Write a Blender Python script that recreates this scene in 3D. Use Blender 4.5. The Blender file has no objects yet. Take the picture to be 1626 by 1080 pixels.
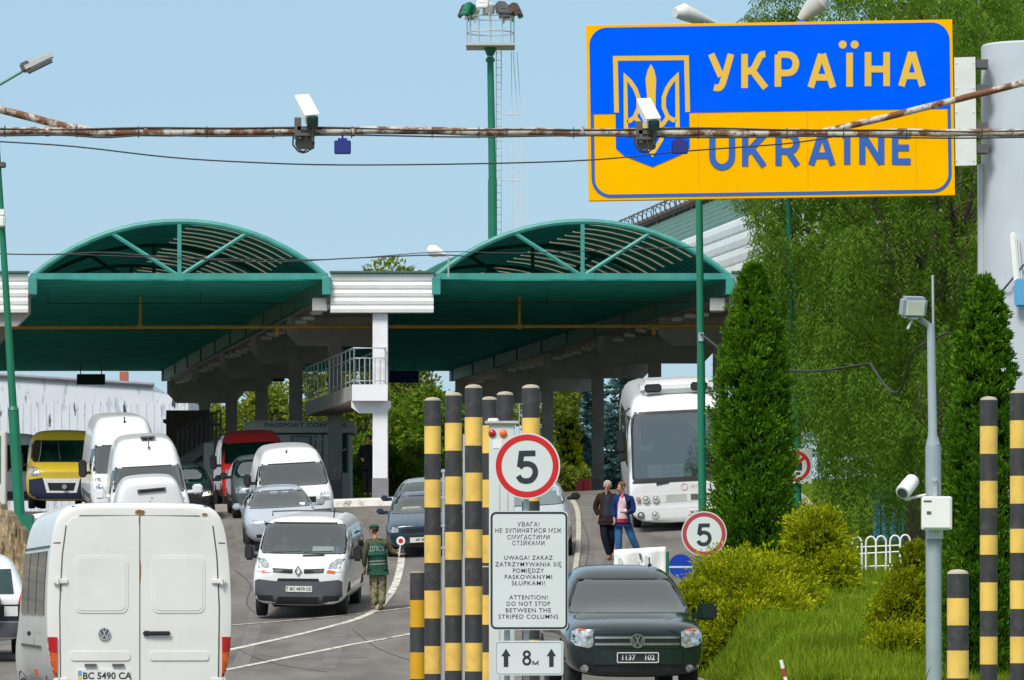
import bpy, bmesh, math, random
import numpy as np
from mathutils import Vector, Matrix, Euler
from mathutils.bvhtree import BVHTree

random.seed(7)
rng = np.random.default_rng(7)
S = bpy.context.scene
C = S.collection
rad = math.radians

# ------------------------------------------------------------------ camera
FPX, CX, HY, EYE = 8000.0, 813.0, 950.0, 1.45      # focal length / horizon of the 1626 px wide photograph, eye height
cam_d = bpy.data.cameras.new('camera')
cam = bpy.data.objects.new('camera', cam_d)
C.objects.link(cam)
cam.location = (0, 0, EYE)
cam.rotation_euler = (rad(90), 0, 0)
cam_d.sensor_width = 36
cam_d.lens = FPX / 1626 * 36
cam_d.shift_y = (HY - 540) / 1626
cam_d.clip_start = 1
cam_d.clip_end = 5000
S.camera = cam

# ------------------------------------------------------------------ light
SUN_EL, SUN_AZ = 50, 207          # azimuth clockwise from +Y: behind the camera, to the left
w = bpy.data.worlds.new('World')
S.world = w
w.use_nodes = True
nt = w.node_tree
bg = nt.nodes['Background']
sky = nt.nodes.new('ShaderNodeTexSky')
sky.sky_type = 'NISHITA'
sky.sun_disc = False
sky.sun_elevation = rad(SUN_EL)
sky.sun_rotation = rad(SUN_AZ)
sky.air_density = 1.3
sky.dust_density = 0.4
sky.ozone_density = 1.6
hz = nt.nodes.new('ShaderNodeMix'); hz.data_type = 'RGBA'      # a thin even overcast over the clear sky
hz.inputs[0].default_value = .82
nt.links.new(sky.outputs[0], hz.inputs[6])
wtc = nt.nodes.new('ShaderNodeTexCoord'); wsp_ = nt.nodes.new('ShaderNodeSeparateXYZ'); wmr = nt.nodes.new('ShaderNodeMapRange')
wmr.inputs[1].default_value = .13; wmr.inputs[2].default_value = .6
nt.links.new(wtc.outputs['Generated'], wsp_.inputs[0]); nt.links.new(wsp_.outputs[2], wmr.inputs[0])
cl = nt.nodes.new('ShaderNodeMix'); cl.data_type = 'RGBA'        # blue haze low down, pale cloud overhead
cl.inputs[6].default_value = (2.6, 4.22, 5.75, 1); cl.inputs[7].default_value = (5.9, 6.2, 6.4, 1)
nt.links.new(wmr.outputs[0], cl.inputs[0]); nt.links.new(cl.outputs[2], hz.inputs[7])
nt.links.new(hz.outputs[2], bg.inputs[0])
bg.inputs[1].default_value = 0.125
sun_d = bpy.data.lights.new('sun', 'SUN')
sun_d.energy = 3.2
sun_d.angle = rad(18)
sun_d.color = (1.0, 0.95, 0.87)
sun = bpy.data.objects.new('sun', sun_d)
C.objects.link(sun)
_d = Vector((math.sin(rad(SUN_AZ)) * math.cos(rad(SUN_EL)), math.cos(rad(SUN_AZ)) * math.cos(rad(SUN_EL)), math.sin(rad(SUN_EL))))
sun.rotation_euler = _d.to_track_quat('Z', 'Y').to_euler()
S.view_settings.view_transform = 'Standard'
S.view_settings.look = 'None'
S.view_settings.exposure = 0.15
S.view_settings.gamma = 1.0
S.cycles.max_bounces = 6
S.cycles.transparent_max_bounces = 12


# ------------------------------------------------------------------ helpers
def P(px, py, d):
    "world point at depth d seen at photograph pixel px, py"
    return Vector(((px - CX) * d / FPX, d, (HY - py) * d / FPX + EYE))


def X_(px, d): return (px - CX) * d / FPX
def Z_(py, d): return (HY - py) * d / FPX + EYE


def lin(r, g, b):
    f = lambda c: (c / 255 / 12.92) if c <= 10 else ((c / 255 + .055) / 1.055) ** 2.4
    return (f(r), f(g), f(b))


def mat(name, col, rough=.6, metal=0., var=.1, scale=3., bump=0., bscale=40., dirt=0., dirtcol=(.16, .12, .08), coat=0., spec=.5, dscale=1.2):
    m = bpy.data.materials.new(name)
    m.use_nodes = True
    n, l = m.node_tree.nodes, m.node_tree.links
    b = n['Principled BSDF']
    b.inputs['Roughness'].default_value = rough
    b.inputs['Metallic'].default_value = metal
    b.inputs['Specular IOR Level'].default_value = spec
    b.inputs['Coat Weight'].default_value = coat
    b.inputs['Coat Roughness'].default_value = .06
    tc = n.new('ShaderNodeTexCoord')
    nz = n.new('ShaderNodeTexNoise')
    nz.inputs['Scale'].default_value = scale
    nz.inputs['Detail'].default_value = 6
    l.new(tc.outputs['Object'], nz.inputs['Vector'])
    mx = n.new('ShaderNodeMix'); mx.data_type = 'RGBA'
    mr = n.new('ShaderNodeMapRange')
    mr.inputs[1].default_value = .3; mr.inputs[2].default_value = .7
    l.new(nz.outputs[0], mr.inputs[0])
    l.new(mr.outputs[0], mx.inputs[0])
    mx.inputs[6].default_value = (*[c * (1 - var) for c in col], 1)
    mx.inputs[7].default_value = (*[min(1, c * (1 + var)) for c in col], 1)
    out = mx.outputs[2]
    if dirt:
        n2 = n.new('ShaderNodeTexNoise'); n2.inputs['Scale'].default_value = dscale; n2.inputs['Detail'].default_value = 9; n2.inputs['Roughness'].default_value = .65
        l.new(tc.outputs['Object'], n2.inputs['Vector'])
        r2 = n.new('ShaderNodeMapRange'); r2.inputs[1].default_value = .5; r2.inputs[2].default_value = .8; r2.inputs[3].default_value = 0; r2.inputs[4].default_value = dirt
        l.new(n2.outputs[0], r2.inputs[0])
        m2 = n.new('ShaderNodeMix'); m2.data_type = 'RGBA'
        l.new(r2.outputs[0], m2.inputs[0]); l.new(out, m2.inputs[6]); m2.inputs[7].default_value = (*dirtcol, 1)
        out = m2.outputs[2]
    l.new(out, b.inputs['Base Color'])
    if bump:
        n3 = n.new('ShaderNodeTexNoise'); n3.inputs['Scale'].default_value = bscale; n3.inputs['Detail'].default_value = 5
        l.new(tc.outputs['Object'], n3.inputs['Vector'])
        bp = n.new('ShaderNodeBump'); bp.inputs['Strength'].default_value = bump; bp.inputs['Distance'].default_value = .02
        l.new(n3.outputs[0], bp.inputs['Height']); l.new(bp.outputs[0], b.inputs['Normal'])
    return m


def leafmat(name, cols, trans=.35, rough=.6):
    m = bpy.data.materials.new(name); m.use_nodes = True
    n, l = m.node_tree.nodes, m.node_tree.links
    b = n['Principled BSDF']
    b.inputs['Roughness'].default_value = rough
    b.inputs['Specular IOR Level'].default_value = .08
    g = n.new('ShaderNodeNewGeometry')
    cr = n.new('ShaderNodeValToRGB')
    e = cr.color_ramp.elements
    e[0].color = (*cols[0], 1); e[0].position = 0
    e[1].color = (*cols[-1], 1); e[1].position = 1
    for i, c in enumerate(cols[1:-1]):
        x = e.new((i + 1) / (len(cols) - 1)); x.color = (*c, 1)
    tc = n.new('ShaderNodeTexCoord')
    nz = n.new('ShaderNodeTexNoise'); nz.inputs['Scale'].default_value = 1.3; nz.inputs['Detail'].default_value = 2
    l.new(tc.outputs['Object'], nz.inputs['Vector'])
    ad = n.new('ShaderNodeMath'); ad.operation = 'MULTIPLY_ADD'; ad.inputs[1].default_value = .55; ad.inputs[2].default_value = -.02
    l.new(g.outputs['Random Per Island'], ad.inputs[0])
    a2 = n.new('ShaderNodeMath'); a2.operation = 'MULTIPLY_ADD'; a2.inputs[1].default_value = .9; 
    sb = n.new('ShaderNodeMath'); sb.operation = 'SUBTRACT'; sb.inputs[1].default_value = .25
    l.new(nz.outputs[0], a2.inputs[0]); l.new(ad.outputs[0], a2.inputs[2]); l.new(a2.outputs[0], sb.inputs[0])
    l.new(sb.outputs[0], cr.inputs[0]); l.new(cr.outputs[0], b.inputs['Base Color'])
    if trans:
        t = n.new('ShaderNodeBsdfTranslucent'); l.new(cr.outputs[0], t.inputs[0])
        mx = n.new('ShaderNodeMixShader'); mx.inputs[0].default_value = trans
        l.new(b.outputs[0], mx.inputs[1]); l.new(t.outputs[0], mx.inputs[2])
        l.new(mx.outputs[0], n['Material Output'].inputs[0])
    return m


def glassmat(name, tint=(.42, .5, .5), refl=.25, ior=1.7, rough=.02):
    m = bpy.data.materials.new(name); m.use_nodes = True
    n, l = m.node_tree.nodes, m.node_tree.links
    n.remove(n['Principled BSDF'])
    t = n.new('ShaderNodeBsdfTransparent'); t.inputs[0].default_value = (*tint, 1)
    g = n.new('ShaderNodeBsdfGlossy'); g.inputs[0].default_value = (.93, .96, .92, 1); g.inputs[1].default_value = rough
    f = n.new('ShaderNodeFresnel'); f.inputs[0].default_value = ior
    a = n.new('ShaderNodeMath'); a.operation = 'ADD'; a.inputs[1].default_value = refl; a.use_clamp = True
    l.new(f.outputs[0], a.inputs[0])
    mx = n.new('ShaderNodeMixShader')
    l.new(a.outputs[0], mx.inputs[0]); l.new(t.outputs[0], mx.inputs[1]); l.new(g.outputs[0], mx.inputs[2])
    l.new(mx.outputs[0], n['Material Output'].inputs[0])
    return m


ORG = {}


def tag(o, label=None, cat=None, group=None, kind=None):
    if label: o['label'] = label
    if cat: o['category'] = cat
    if group: o['group'] = group
    if kind: o['kind'] = kind
    return o


def thing(name, loc, label, cat, group=None, rot=None):
    o = bpy.data.objects.new(name, None)
    C.objects.link(o)
    o.empty_display_size = .2
    o.location = loc
    if rot is not None: o.rotation_euler = rot
    ORG[o.name] = Vector(loc) if rot is None else Vector((0, 0, 0))
    return tag(o, label, cat, group)


class Fr:
    "a flat drawing frame: u right, v up, w towards the viewer"
    def __init__(s, o, u=(1, 0, 0), v=(0, 0, 1), n=(0, -1, 0)):
        s.o, s.u, s.v, s.n = Vector(o), Vector(u), Vector(v), Vector(n)

    def __call__(s, a, b, c=0.): return s.o + s.u * a + s.v * b + s.n * c


class B:
    def __init__(s):
        s.bm = bmesh.new(); s.mi = 0

    def _f(s, vs):
        try:
            f = s.bm.faces.new(vs); f.material_index = s.mi; return f
        except ValueError:
            return None

    def box(s, c, size, rot=None, bevel=0.):
        m = Matrix.Translation(Vector(c))
        if rot is not None: m = m @ Euler(rot).to_matrix().to_4x4()
        m = m @ Matrix.Diagonal((*size, 1))
        r = bmesh.ops.create_cube(s.bm, size=1, matrix=m)
        fs = set(f for v in r['verts'] for f in v.link_faces)
        for f in fs: f.material_index = s.mi
        if bevel:
            es = list(set(e for v in r['verts'] for e in v.link_edges))
            q = bmesh.ops.bevel(s.bm, geom=es, offset=bevel, segments=2, affect='EDGES')
            for f in q['faces']: f.material_index = s.mi
        return s

    def hexa(s, p):
        "8 points: bottom 4 ccw, top 4"
        v = [s.bm.verts.new(q) for q in p]
        for a in ((3, 2, 1, 0), (4, 5, 6, 7), (0, 1, 5, 4), (1, 2, 6, 5), (2, 3, 7, 6), (3, 0, 4, 7)):
            s._f([v[i] for i in a])
        return s

    def cyl(s, p0, p1, r0, r1=None, n=12, caps=True):
        return s.tube([p0, p1], [r0, r0 if r1 is None else r1], n, caps)

    def tube(s, pts, r, n=8, caps=True):
        pts = [Vector(p) for p in pts]
        rr = r if isinstance(r, (list, tuple)) else [r] * len(pts)
        rings = []
        prev = None
        for i, p in enumerate(pts):
            a = pts[max(i - 1, 0)]; b = pts[min(i + 1, len(pts) - 1)]
            t = (b - a)
            t = t.normalized() if t.length > 1e-9 else Vector((0, 0, 1))
            if prev is None:
                q = Vector((0, 0, 1)) if abs(t.z) < .9 else Vector((1, 0, 0))
                prev = t.cross(q).normalized()
            x = (prev - t * prev.dot(t)).normalized()
            prev = x
            y = t.cross(x)
            rings.append([s.bm.verts.new(p + (x * math.cos(k * 2 * math.pi / n) + y * math.sin(k * 2 * math.pi / n)) * rr[i]) for k in range(n)])
        for a, b in zip(rings, rings[1:]):
            for k in range(n): s._f([a[k], a[(k + 1) % n], b[(k + 1) % n], b[k]])
        if caps:
            s._f(rings[0][::-1]); s._f(rings[-1])
        return s

    def lathe(s, prof, o, n=16, ax='z'):
        o = Vector(o); rings = []
        for r, h in prof:
            ring = []
            for k in range(n):
                c, q = r * math.cos(2 * math.pi * k / n), r * math.sin(2 * math.pi * k / n)
                d = (c, q, h) if ax == 'z' else ((h, c, q) if ax == 'x' else (q, h, c))
                ring.append(s.bm.verts.new(o + Vector(d)))
            rings.append(ring)
        for a, b in zip(rings, rings[1:]):
            for k in range(n): s._f([a[k], a[(k + 1) % n], b[(k + 1) % n], b[k]])
        s._f(rings[0][::-1]); s._f(rings[-1])
        return s

    def ball(s, c, r, n=12):
        r = (r, r, r) if not isinstance(r, (tuple, list)) else r
        m = Matrix.Translation(Vector(c)) @ Matrix.Diagonal((*r, 1))
        q = bmesh.ops.create_uvsphere(s.bm, u_segments=n, v_segments=max(6, n * 2 // 3), radius=1, matrix=m)
        for f in set(f for v in q['verts'] for f in v.link_faces): f.material_index = s.mi
        return s

    def poly(s, fr, pts, w0=0., th=.01):
        "flat polygon (u, v) in frame fr, front face at w0 + th"
        a = 0
        for (x0, y0), (x1, y1) in zip(pts, pts[1:] + pts[:1]): a += x0 * y1 - x1 * y0
        if a < 0: pts = pts[::-1]
        top = [s.bm.verts.new(fr(u, v, w0 + th)) for u, v in pts]
        bot = [s.bm.verts.new(fr(u, v, w0)) for u, v in pts]
        s._f(top); s._f(bot[::-1])
        for i in range(len(pts)):
            j = (i + 1) % len(pts)
            s._f([bot[i], bot[j], top[j], top[i]])
        return s

    def stroke(s, fr, pts, wd, w0=0., th=.004, closed=False):
        pts = [Vector(p) for p in pts]
        n = len(pts); L = []; R = []
        for i, p in enumerate(pts):
            a = pts[(i - 1) % n] if (closed or i) else None
            b = pts[(i + 1) % n] if (closed or i < n - 1) else None
            d1 = (p - a).normalized() if a is not None else None
            d2 = (b - p).normalized() if b is not None else None
            d1 = d1 or d2; d2 = d2 or d1
            n1 = Vector((-d1.y, d1.x)); n2 = Vector((-d2.y, d2.x))
            m = n1 + n2
            m = m.normalized() if m.length > 1e-6 else n1
            k = min(1 / max(m.dot(n1), .35), 2.2)
            h = (wd[i] if isinstance(wd, (list, tuple)) else wd) / 2 * k
            L.append(p + m * h); R.append(p - m * h)
        tv = lambda q, z: s.bm.verts.new(fr(q.x, q.y, z))
        Lt, Rt = [tv(q, w0 + th) for q in L], [tv(q, w0 + th) for q in R]
        Lb, Rb = [tv(q, w0) for q in L], [tv(q, w0) for q in R]
        for i in range(n if closed else n - 1):
            j = (i + 1) % n
            s._f([Rt[i], Rt[j], Lt[j], Lt[i]]); s._f([Lb[i], Lb[j], Rb[j], Rb[i]])
            s._f([Lt[i], Lt[j], Lb[j], Lb[i]]); s._f([Rb[i], Rb[j], Rt[j], Rt[i]])
        if not closed:
            s._f([Lt[0], Lb[0], Rb[0], Rt[0]]); s._f([Rt[-1], Rb[-1], Lb[-1], Lt[-1]])
        return s

    def text(s, fr, body, size, u=0., v=0., w0=0., th=.002, align='CENTER', bold=0., sx=1., space=1.):
        cu = bpy.data.curves.new('t', 'FONT')
        cu.body = body; cu.size = 1; cu.align_x = align; cu.align_y = 'CENTER'
        cu.offset = bold; cu.space_character = space; cu.resolution_u = 3; cu.fill_mode = 'FRONT'
        o = bpy.data.objects.new('t', cu); C.objects.link(o)
        dg = bpy.context.evaluated_depsgraph_get()
        me = bpy.data.meshes.new_from_object(o.evaluated_get(dg))
        n0 = len(s.bm.verts); f0 = len(s.bm.faces)
        s.bm.from_mesh(me)
        s.bm.verts.ensure_lookup_table(); s.bm.faces.ensure_lookup_table()
        for q in list(s.bm.verts)[n0:]:
            q.co = fr(u + q.co.x * size * sx, v + q.co.y * size, w0 + th)
        for f in list(s.bm.faces)[f0:]: f.material_index = s.mi
        bpy.data.objects.remove(o); bpy.data.curves.remove(cu); bpy.data.meshes.remove(me)
        return s

    def build(s, name, mats, parent=None, smooth=False, local=False, base=None, bevel=0., recalc=True, bseg=2):
        "parent: world coordinates are made local to it; base: origin of a parentless thing"
        if recalc: bmesh.ops.recalc_face_normals(s.bm, faces=s.bm.faces)
        org = Vector((0, 0, 0))
        if not local:
            if parent is not None: org = ORG[parent.name]
            elif base is not None: org = Vector(base)
        if org.length: bmesh.ops.translate(s.bm, vec=-org, verts=s.bm.verts)
        me = bpy.data.meshes.new(name)
        s.bm.to_mesh(me); s.bm.free()
        return link_mesh(name, me, mats, parent, smooth, org, bevel, bseg)


def link_mesh(name, me, mats, parent=None, smooth=False, org=Vector((0, 0, 0)), bevel=0., bseg=2):
    for m in (mats if isinstance(mats, (list, tuple)) else [mats]): me.materials.append(m)
    if smooth:
        me.polygons.foreach_set('use_smooth', [True] * len(me.polygons))
        if smooth != 'all':
            try: me.set_sharp_from_angle(angle=rad(40))
            except Exception: pass
    o = bpy.data.objects.new(name, me)
    C.objects.link(o)
    if parent is not None: o.parent = parent
    else: o.location = org
    ORG[o.name] = org
    if bevel:
        b = o.modifiers.new('bevel', 'BEVEL'); b.width = bevel; b.segments = bseg; b.limit_method = 'ANGLE'; b.angle_limit = rad(40)
    return o


def rrect(x0, y0, x1, y1, r, n=5, corners=(1, 1, 1, 1)):
    "rounded rectangle, corners bl br tr tl"
    out = []
    for k, (cx, cy, a0) in enumerate(((x0 + r, y0 + r, 180), (x1 - r, y0 + r, 270), (x1 - r, y1 - r, 0), (x0 + r, y1 - r, 90))):
        if not corners[k]:
            out.append(((x0, y0), (x1, y0), (x1, y1), (x0, y1))[k]); continue
        for i in range(n + 1):
            a = rad(a0 + 90 * i / n); out.append((cx + r * math.cos(a), cy + r * math.sin(a)))
    return out


def circ(cx, cy, r, n=24, ry=None): return [(cx + r * math.cos(2 * math.pi * i / n), cy + (ry or r) * math.sin(2 * math.pi * i / n)) for i in range(n)]


def arc(cx, cy, r, a0, a1, n=8, ry=None): return [(cx + r * math.cos(rad(a0 + (a1 - a0) * i / n)), cy + (ry or r) * math.sin(rad(a0 + (a1 - a0) * i / n))) for i in range(n + 1)]


def dup(root, loc=None, label=None, group=None):
    r = root.copy(); C.objects.link(r)
    if loc is not None: r.location = loc
    ORG[r.name] = Vector(r.location)
    if label: r['label'] = label
    if group: r['group'] = group
    for ch in list(root.children):
        c = ch.copy(); C.objects.link(c); c.parent = r
        for g in list(ch.children):
            d = g.copy(); C.objects.link(d); d.parent = c
    return r


# ------------------------------------------------------------------ terrain
_GA = [(-50, -1.45), (62, -1.45), (70, -1.38), (80, -1.14), (90, -.76), (101, -.15), (120, 1.44), (138, 2.82), (150, 3.1), (170, 3.25), (200, 3.4), (260, 3.8), (2000, 8)]
_gx, _gy = [a for a, b in _GA], [b for a, b in _GA]
def sst(x): x = min(1, max(0, x)); return x * x * (3 - 2 * x)
EDY, EDX = [0, 61, 66, 70, 75, 84, 90, 100, 125, 600], [2.35, 2.4, 2.95, 2.9, 2.4, 2.5, 3.3, 4.7, 7.4, 7.4]
def edge(Y): return float(np.interp(Y, EDY, EDX))


def road_z(X, Y):
    a = float(np.interp(Y, _gx, _gy))
    a = (a + float(np.interp(Y - 4, _gx, _gy)) + float(np.interp(Y + 4, _gx, _gy))) / 3
    return EYE + a + .05 * max(-10, min(6, X)) * sst((Y - 84) / 18) * (1 - sst((Y - 175) / 25))


def bank_z(Y): return EYE + float(np.interp(Y, [0, 60, 86, 140, 300, 2000], [-1.3, -.98, .42, 3.3, 5, 8]))


def gz(X, Y):
    z = road_z(X, Y)
    t = sst((X - edge(Y) - .1) / .9)
    return z + (max(bank_z(Y), z + .05) - z) * t


def GP(px, py, up=0.):
    "where the ray through a pixel meets the ground"
    best = None
    for Y in np.arange(40, 230, .25):
        X = X_(px, Y); e = Z_(py, Y) - gz(X, Y) - up
        if best is not None and best[1] > 0 >= e:
            t = best[1] / (best[1] - e); Yh = best[0] + .25 * t
            return Vector((X_(px, Yh), Yh, gz(X_(px, Yh), Yh)))
        best = (Y, e)
    return Vector((X_(px, 150), 150, gz(X_(px, 150), 150)))


def nrm(X, Y, h=1.2):
    return Vector((-(road_z(X + h, Y) - road_z(X - h, Y)) / 2 / h, -(road_z(X, Y + h) - road_z(X, Y - h)) / 2 / h, 1)).normalized()


def ground_rot(X, Y, yaw):
    "rotation that stands a vehicle on the slope; its front (local -Y) points towards the camera turned by yaw"
    n = nrm(X, Y)
    f = Vector((math.sin(yaw), -math.cos(yaw), 0))
    y = -(f - n * f.dot(n)).normalized()
    x = y.cross(n)
    return Matrix((x, y, n)).transposed().to_euler()


def grid_sheet(xs, ys, zf, name, m, kind='structure', keep=None, smooth='all'):
    V = [(x, y, zf(x, y)) for y in ys for x in xs]
    n = len(xs); Fc = []
    for j in range(len(ys) - 1):
        for i in range(n - 1):
            if keep is None or keep(xs[i], xs[i + 1], ys[j], ys[j + 1]): Fc.append((j * n + i, j * n + i + 1, (j + 1) * n + i + 1, (j + 1) * n + i))
    me = bpy.data.meshes.new(name); me.from_pydata(V, [], Fc)
    o = link_mesh(name, me, m, smooth=smooth); o['kind'] = kind
    return o


# ------------------------------------------------------------------ materials
def asphalt():
    m = mat('asphalt', (.175, .160, .146), rough=.95, spec=.2, var=.12, scale=.35, bump=.3, bscale=60)
    n, l = m.node_tree.nodes, m.node_tree.links
    b = n['Principled BSDF']; src = b.inputs['Base Color'].links[0].from_socket
    tc = n.new('ShaderNodeTexCoord')
    # patches, oil and fine aggregate
    v = n.new('ShaderNodeTexNoise'); v.inputs['Scale'].default_value = 90; v.inputs['Detail'].default_value = 3
    l.new(tc.outputs['Object'], v.inputs['Vector'])
    r = n.new('ShaderNodeMapRange'); r.inputs[1].default_value = .3; r.inputs[2].default_value = .7; r.inputs[3].default_value = .82; r.inputs[4].default_value = 1.15
    l.new(v.outputs[0], r.inputs[0])
    s = n.new('ShaderNodeTexNoise'); s.inputs['Scale'].default_value = .9; s.inputs['Detail'].default_value = 7
    mp = n.new('ShaderNodeMapping'); mp.inputs['Scale'].default_value = (1.6, .25, 1)
    l.new(tc.outputs['Object'], mp.inputs[0]); l.new(mp.outputs[0], s.inputs['Vector'])
    r2 = n.new('ShaderNodeMapRange'); r2.inputs[1].default_value = .33; r2.inputs[2].default_value = .68; r2.inputs[3].default_value = .72; r2.inputs[4].default_value = 1.16
    l.new(s.outputs[0], r2.inputs[0])
    mu = n.new('ShaderNodeMath'); mu.operation = 'MULTIPLY'; l.new(r.outputs[0], mu.inputs[0]); l.new(r2.outputs[0], mu.inputs[1])
    mx = n.new('ShaderNodeMix'); mx.data_type = 'RGBA'; mx.blend_type = 'MULTIPLY'; mx.inputs[0].default_value = 1
    l.new(src, mx.inputs[6]); l.new(mu.outputs[0], mx.inputs[7]); l.new(mx.outputs[2], b.inputs['Base Color'])
    return m


def worn(name, col, under, amount=.42, scale=6.):
    "paint worn through to what lies under it"
    m = mat(name, col, rough=.8, var=.08)
    n, l = m.node_tree.nodes, m.node_tree.links
    b = n['Principled BSDF']; src = b.inputs['Base Color'].links[0].from_socket
    tc = n.new('ShaderNodeTexCoord'); z = n.new('ShaderNodeTexNoise'); z.inputs['Scale'].default_value = scale; z.inputs['Detail'].default_value = 9; z.inputs['Roughness'].default_value = .7
    l.new(tc.outputs['Object'], z.inputs['Vector'])
    r = n.new('ShaderNodeMapRange'); r.inputs[1].default_value = amount; r.inputs[2].default_value = amount + .08
    l.new(z.outputs[0], r.inputs[0])
    mx = n.new('ShaderNodeMix'); mx.data_type = 'RGBA'
    l.new(r.outputs[0], mx.inputs[0]); mx.inputs[6].default_value = (*under, 1); l.new(src, mx.inputs[7]); l.new(mx.outputs[2], b.inputs['Base Color'])
    return m


M = {}
M['asphalt'] = asphalt()
M['earth'] = mat('earth', (.12, .13, .05), 1.0, spec=.0, scale=.8, var=.3, bump=.4, bscale=8)
M['turf'] = mat('turf', (.09, .15, .015), 1.0, spec=.0, scale=2, var=.35, bump=.5, bscale=20)
M['line'] = worn('road_paint', (.62, .60, .52), (.13, .12, .115), .40)
M['kerb'] = worn('kerb_white', (.80, .79, .75), (.32, .30, .28), .36, 3)
M['kerbgrey'] = mat('kerb_stone', (.42, .39, .33), .9, var=.2, scale=6)
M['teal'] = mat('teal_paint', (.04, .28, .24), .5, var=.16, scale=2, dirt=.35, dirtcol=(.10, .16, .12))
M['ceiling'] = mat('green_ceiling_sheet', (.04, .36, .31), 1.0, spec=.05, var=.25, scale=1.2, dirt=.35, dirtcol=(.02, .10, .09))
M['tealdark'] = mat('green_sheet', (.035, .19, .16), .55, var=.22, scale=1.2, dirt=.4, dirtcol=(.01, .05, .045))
def sheet(name, col, tr):
    m = mat(name, col, .6, var=.2, scale=1.5, spec=.2)
    n, l = m.node_tree.nodes, m.node_tree.links
    b = n['Principled BSDF']; t = n.new('ShaderNodeBsdfTranslucent'); l.new(b.inputs['Base Color'].links[0].from_socket, t.inputs[0])
    mx = n.new('ShaderNodeMixShader'); mx.inputs[0].default_value = tr
    l.new(b.outputs[0], mx.inputs[1]); l.new(t.outputs[0], mx.inputs[2]); l.new(mx.outputs[0], n['Material Output'].inputs[0])
    return m
M['skylight'] = sheet('yellowed_skylight', (.50, .42, .28), .4)
M['vault'] = sheet('green_roof_sheet', (.016, .125, .10), .16)
M['concrete'] = mat('concrete', (.37, .345, .32), .9, var=.14, scale=1.5, dirt=.45, dirtcol=(.15, .14, .12), bump=.3, bscale=30)
M['whitecol'] = mat('white_wash', (.80, .80, .84), .8, var=.05, scale=2, dirt=.25, dirtcol=(.45, .43, .42))
M['colbase'] = mat('grey_plinth_paint', (.23, .22, .25), .7, var=.1)
M['whitemetal'] = mat('white_sheet_metal', (.80, .81, .80), .45, var=.05, scale=2, dirt=.3, dirtcol=(.5, .48, .44))
M['gasyellow'] = mat('gas_pipe_yellow', (.48, .26, .03), .5, var=.15)
M['dark'] = mat('dark_void', (.02, .022, .024), .7)
M['black'] = mat('black_plastic', (.018, .019, .021), .5, var=.15)
M['rubber'] = mat('tyre_rubber', (.02, .02, .02), .85, var=.2)
M['greenpole'] = mat('green_pole_paint', (.008, .17, .09), .45, var=.12, scale=2, dirt=.25, dirtcol=(.02, .09, .05))
M['greypole'] = mat('grey_pole_paint', (.30, .36, .40), .5, var=.08, scale=4, dirt=.2, dirtcol=(.2, .2, .19))
M['galv'] = mat('galvanised', (.52, .55, .56), .45, metal=.5, var=.1)
M['lampgrey'] = mat('lamp_housing', (.50, .50, .48), .5, var=.1, dirt=.3, dirtcol=(.25, .22, .18))
M['lampdark'] = mat('lamp_dark_metal', (.10, .10, .10), .6, var=.2)
M['white'] = mat('white_enamel', (.82, .82, .81), .35, var=.03)
M['offwhite'] = mat('off_white', (.70, .71, .70), .5, var=.05, dirt=.2, dirtcol=(.45, .42, .38))
M['rust'] = worn('rusty_pipe', (.52, .48, .42), (.17, .07, .03), .46, 6)
M['cable'] = mat('cable_sheath', (.03, .03, .034), .6)
M['signyellow'] = mat('sign_yellow', (.95, .46, .0), .8, var=.04, scale=1.5, spec=.02, dirt=.15, dirtcol=(.72, .36, .03))
M['junction'] = mat('aged_plastic', (.27, .25, .20), .7, var=.15)
M['signblue'] = mat('sign_blue', (.0, .108, .95), .8, var=.05, scale=1.5, spec=.0, dirt=.12, dirtcol=(.05, .14, .6))
M['signgold'] = mat('sign_gold', (.78, .47, .04), .5, var=.03)
M['signblue2'] = mat('sign_blue_faded', (.02, .11, .45), .5, var=.05)
M['signwhite'] = mat('sign_white', (.62, .67, .66), .4, var=.03, scale=2)
M['signred'] = mat('sign_red', (.58, .012, .014), .4, var=.06)
M['signredfade'] = mat('sign_red_faded', (.40, .045, .05), .5, var=.08)
M['signblack'] = mat('sign_black', (.022, .026, .034), .5)
M['bandblack'] = mat('band_black', (.035, .035, .038), .6, var=.2, scale=6, dirt=.55, dirtcol=(.13, .12, .10), dscale=9)
M['bandyellow'] = mat('band_yellow', (.80, .52, .11), .5, var=.09, scale=5, dirt=.5, dirtcol=(.36, .25, .10), dscale=8)
M['bandgold'] = mat('band_gold', (.62, .33, .004), .5, var=.06, scale=5, dirt=.2, dirtcol=(.35, .2, .03), dscale=4)
M['capbeige'] = mat('dusty_cap', (.42, .37, .28), .9, var=.2)
M['roofgreen'] = mat('roof_green_sheet', (.06, .15, .105), .5, var=.1, dirt=.3, dirtcol=(.04, .08, .05))
M['wood'] = mat('weathered_gutter', (.10, .065, .05), .8, var=.3, scale=4)
M['winglass'] = mat('window_dark_glass', (.02, .05, .05), .08, var=.2, spec=.7)
M['tealwin'] = mat('booth_window_frame', (.012, .12, .09), .5)
M['booth'] = mat('booth_panel', (.62, .60, .55), .7, var=.06, dirt=.2)
M['navy'] = mat('navy_board', (.012, .022, .20), .5)
M['greenboard'] = mat('dark_green_board', (.008, .035, .03), .5)
M['bark'] = mat('bark', (.10, .075, .05), .95, var=.3, scale=6, bump=.6, bscale=20)
M['skyblue'] = mat('pale_blue_paint', (.10, .36, .62), .5, var=.1)


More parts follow.
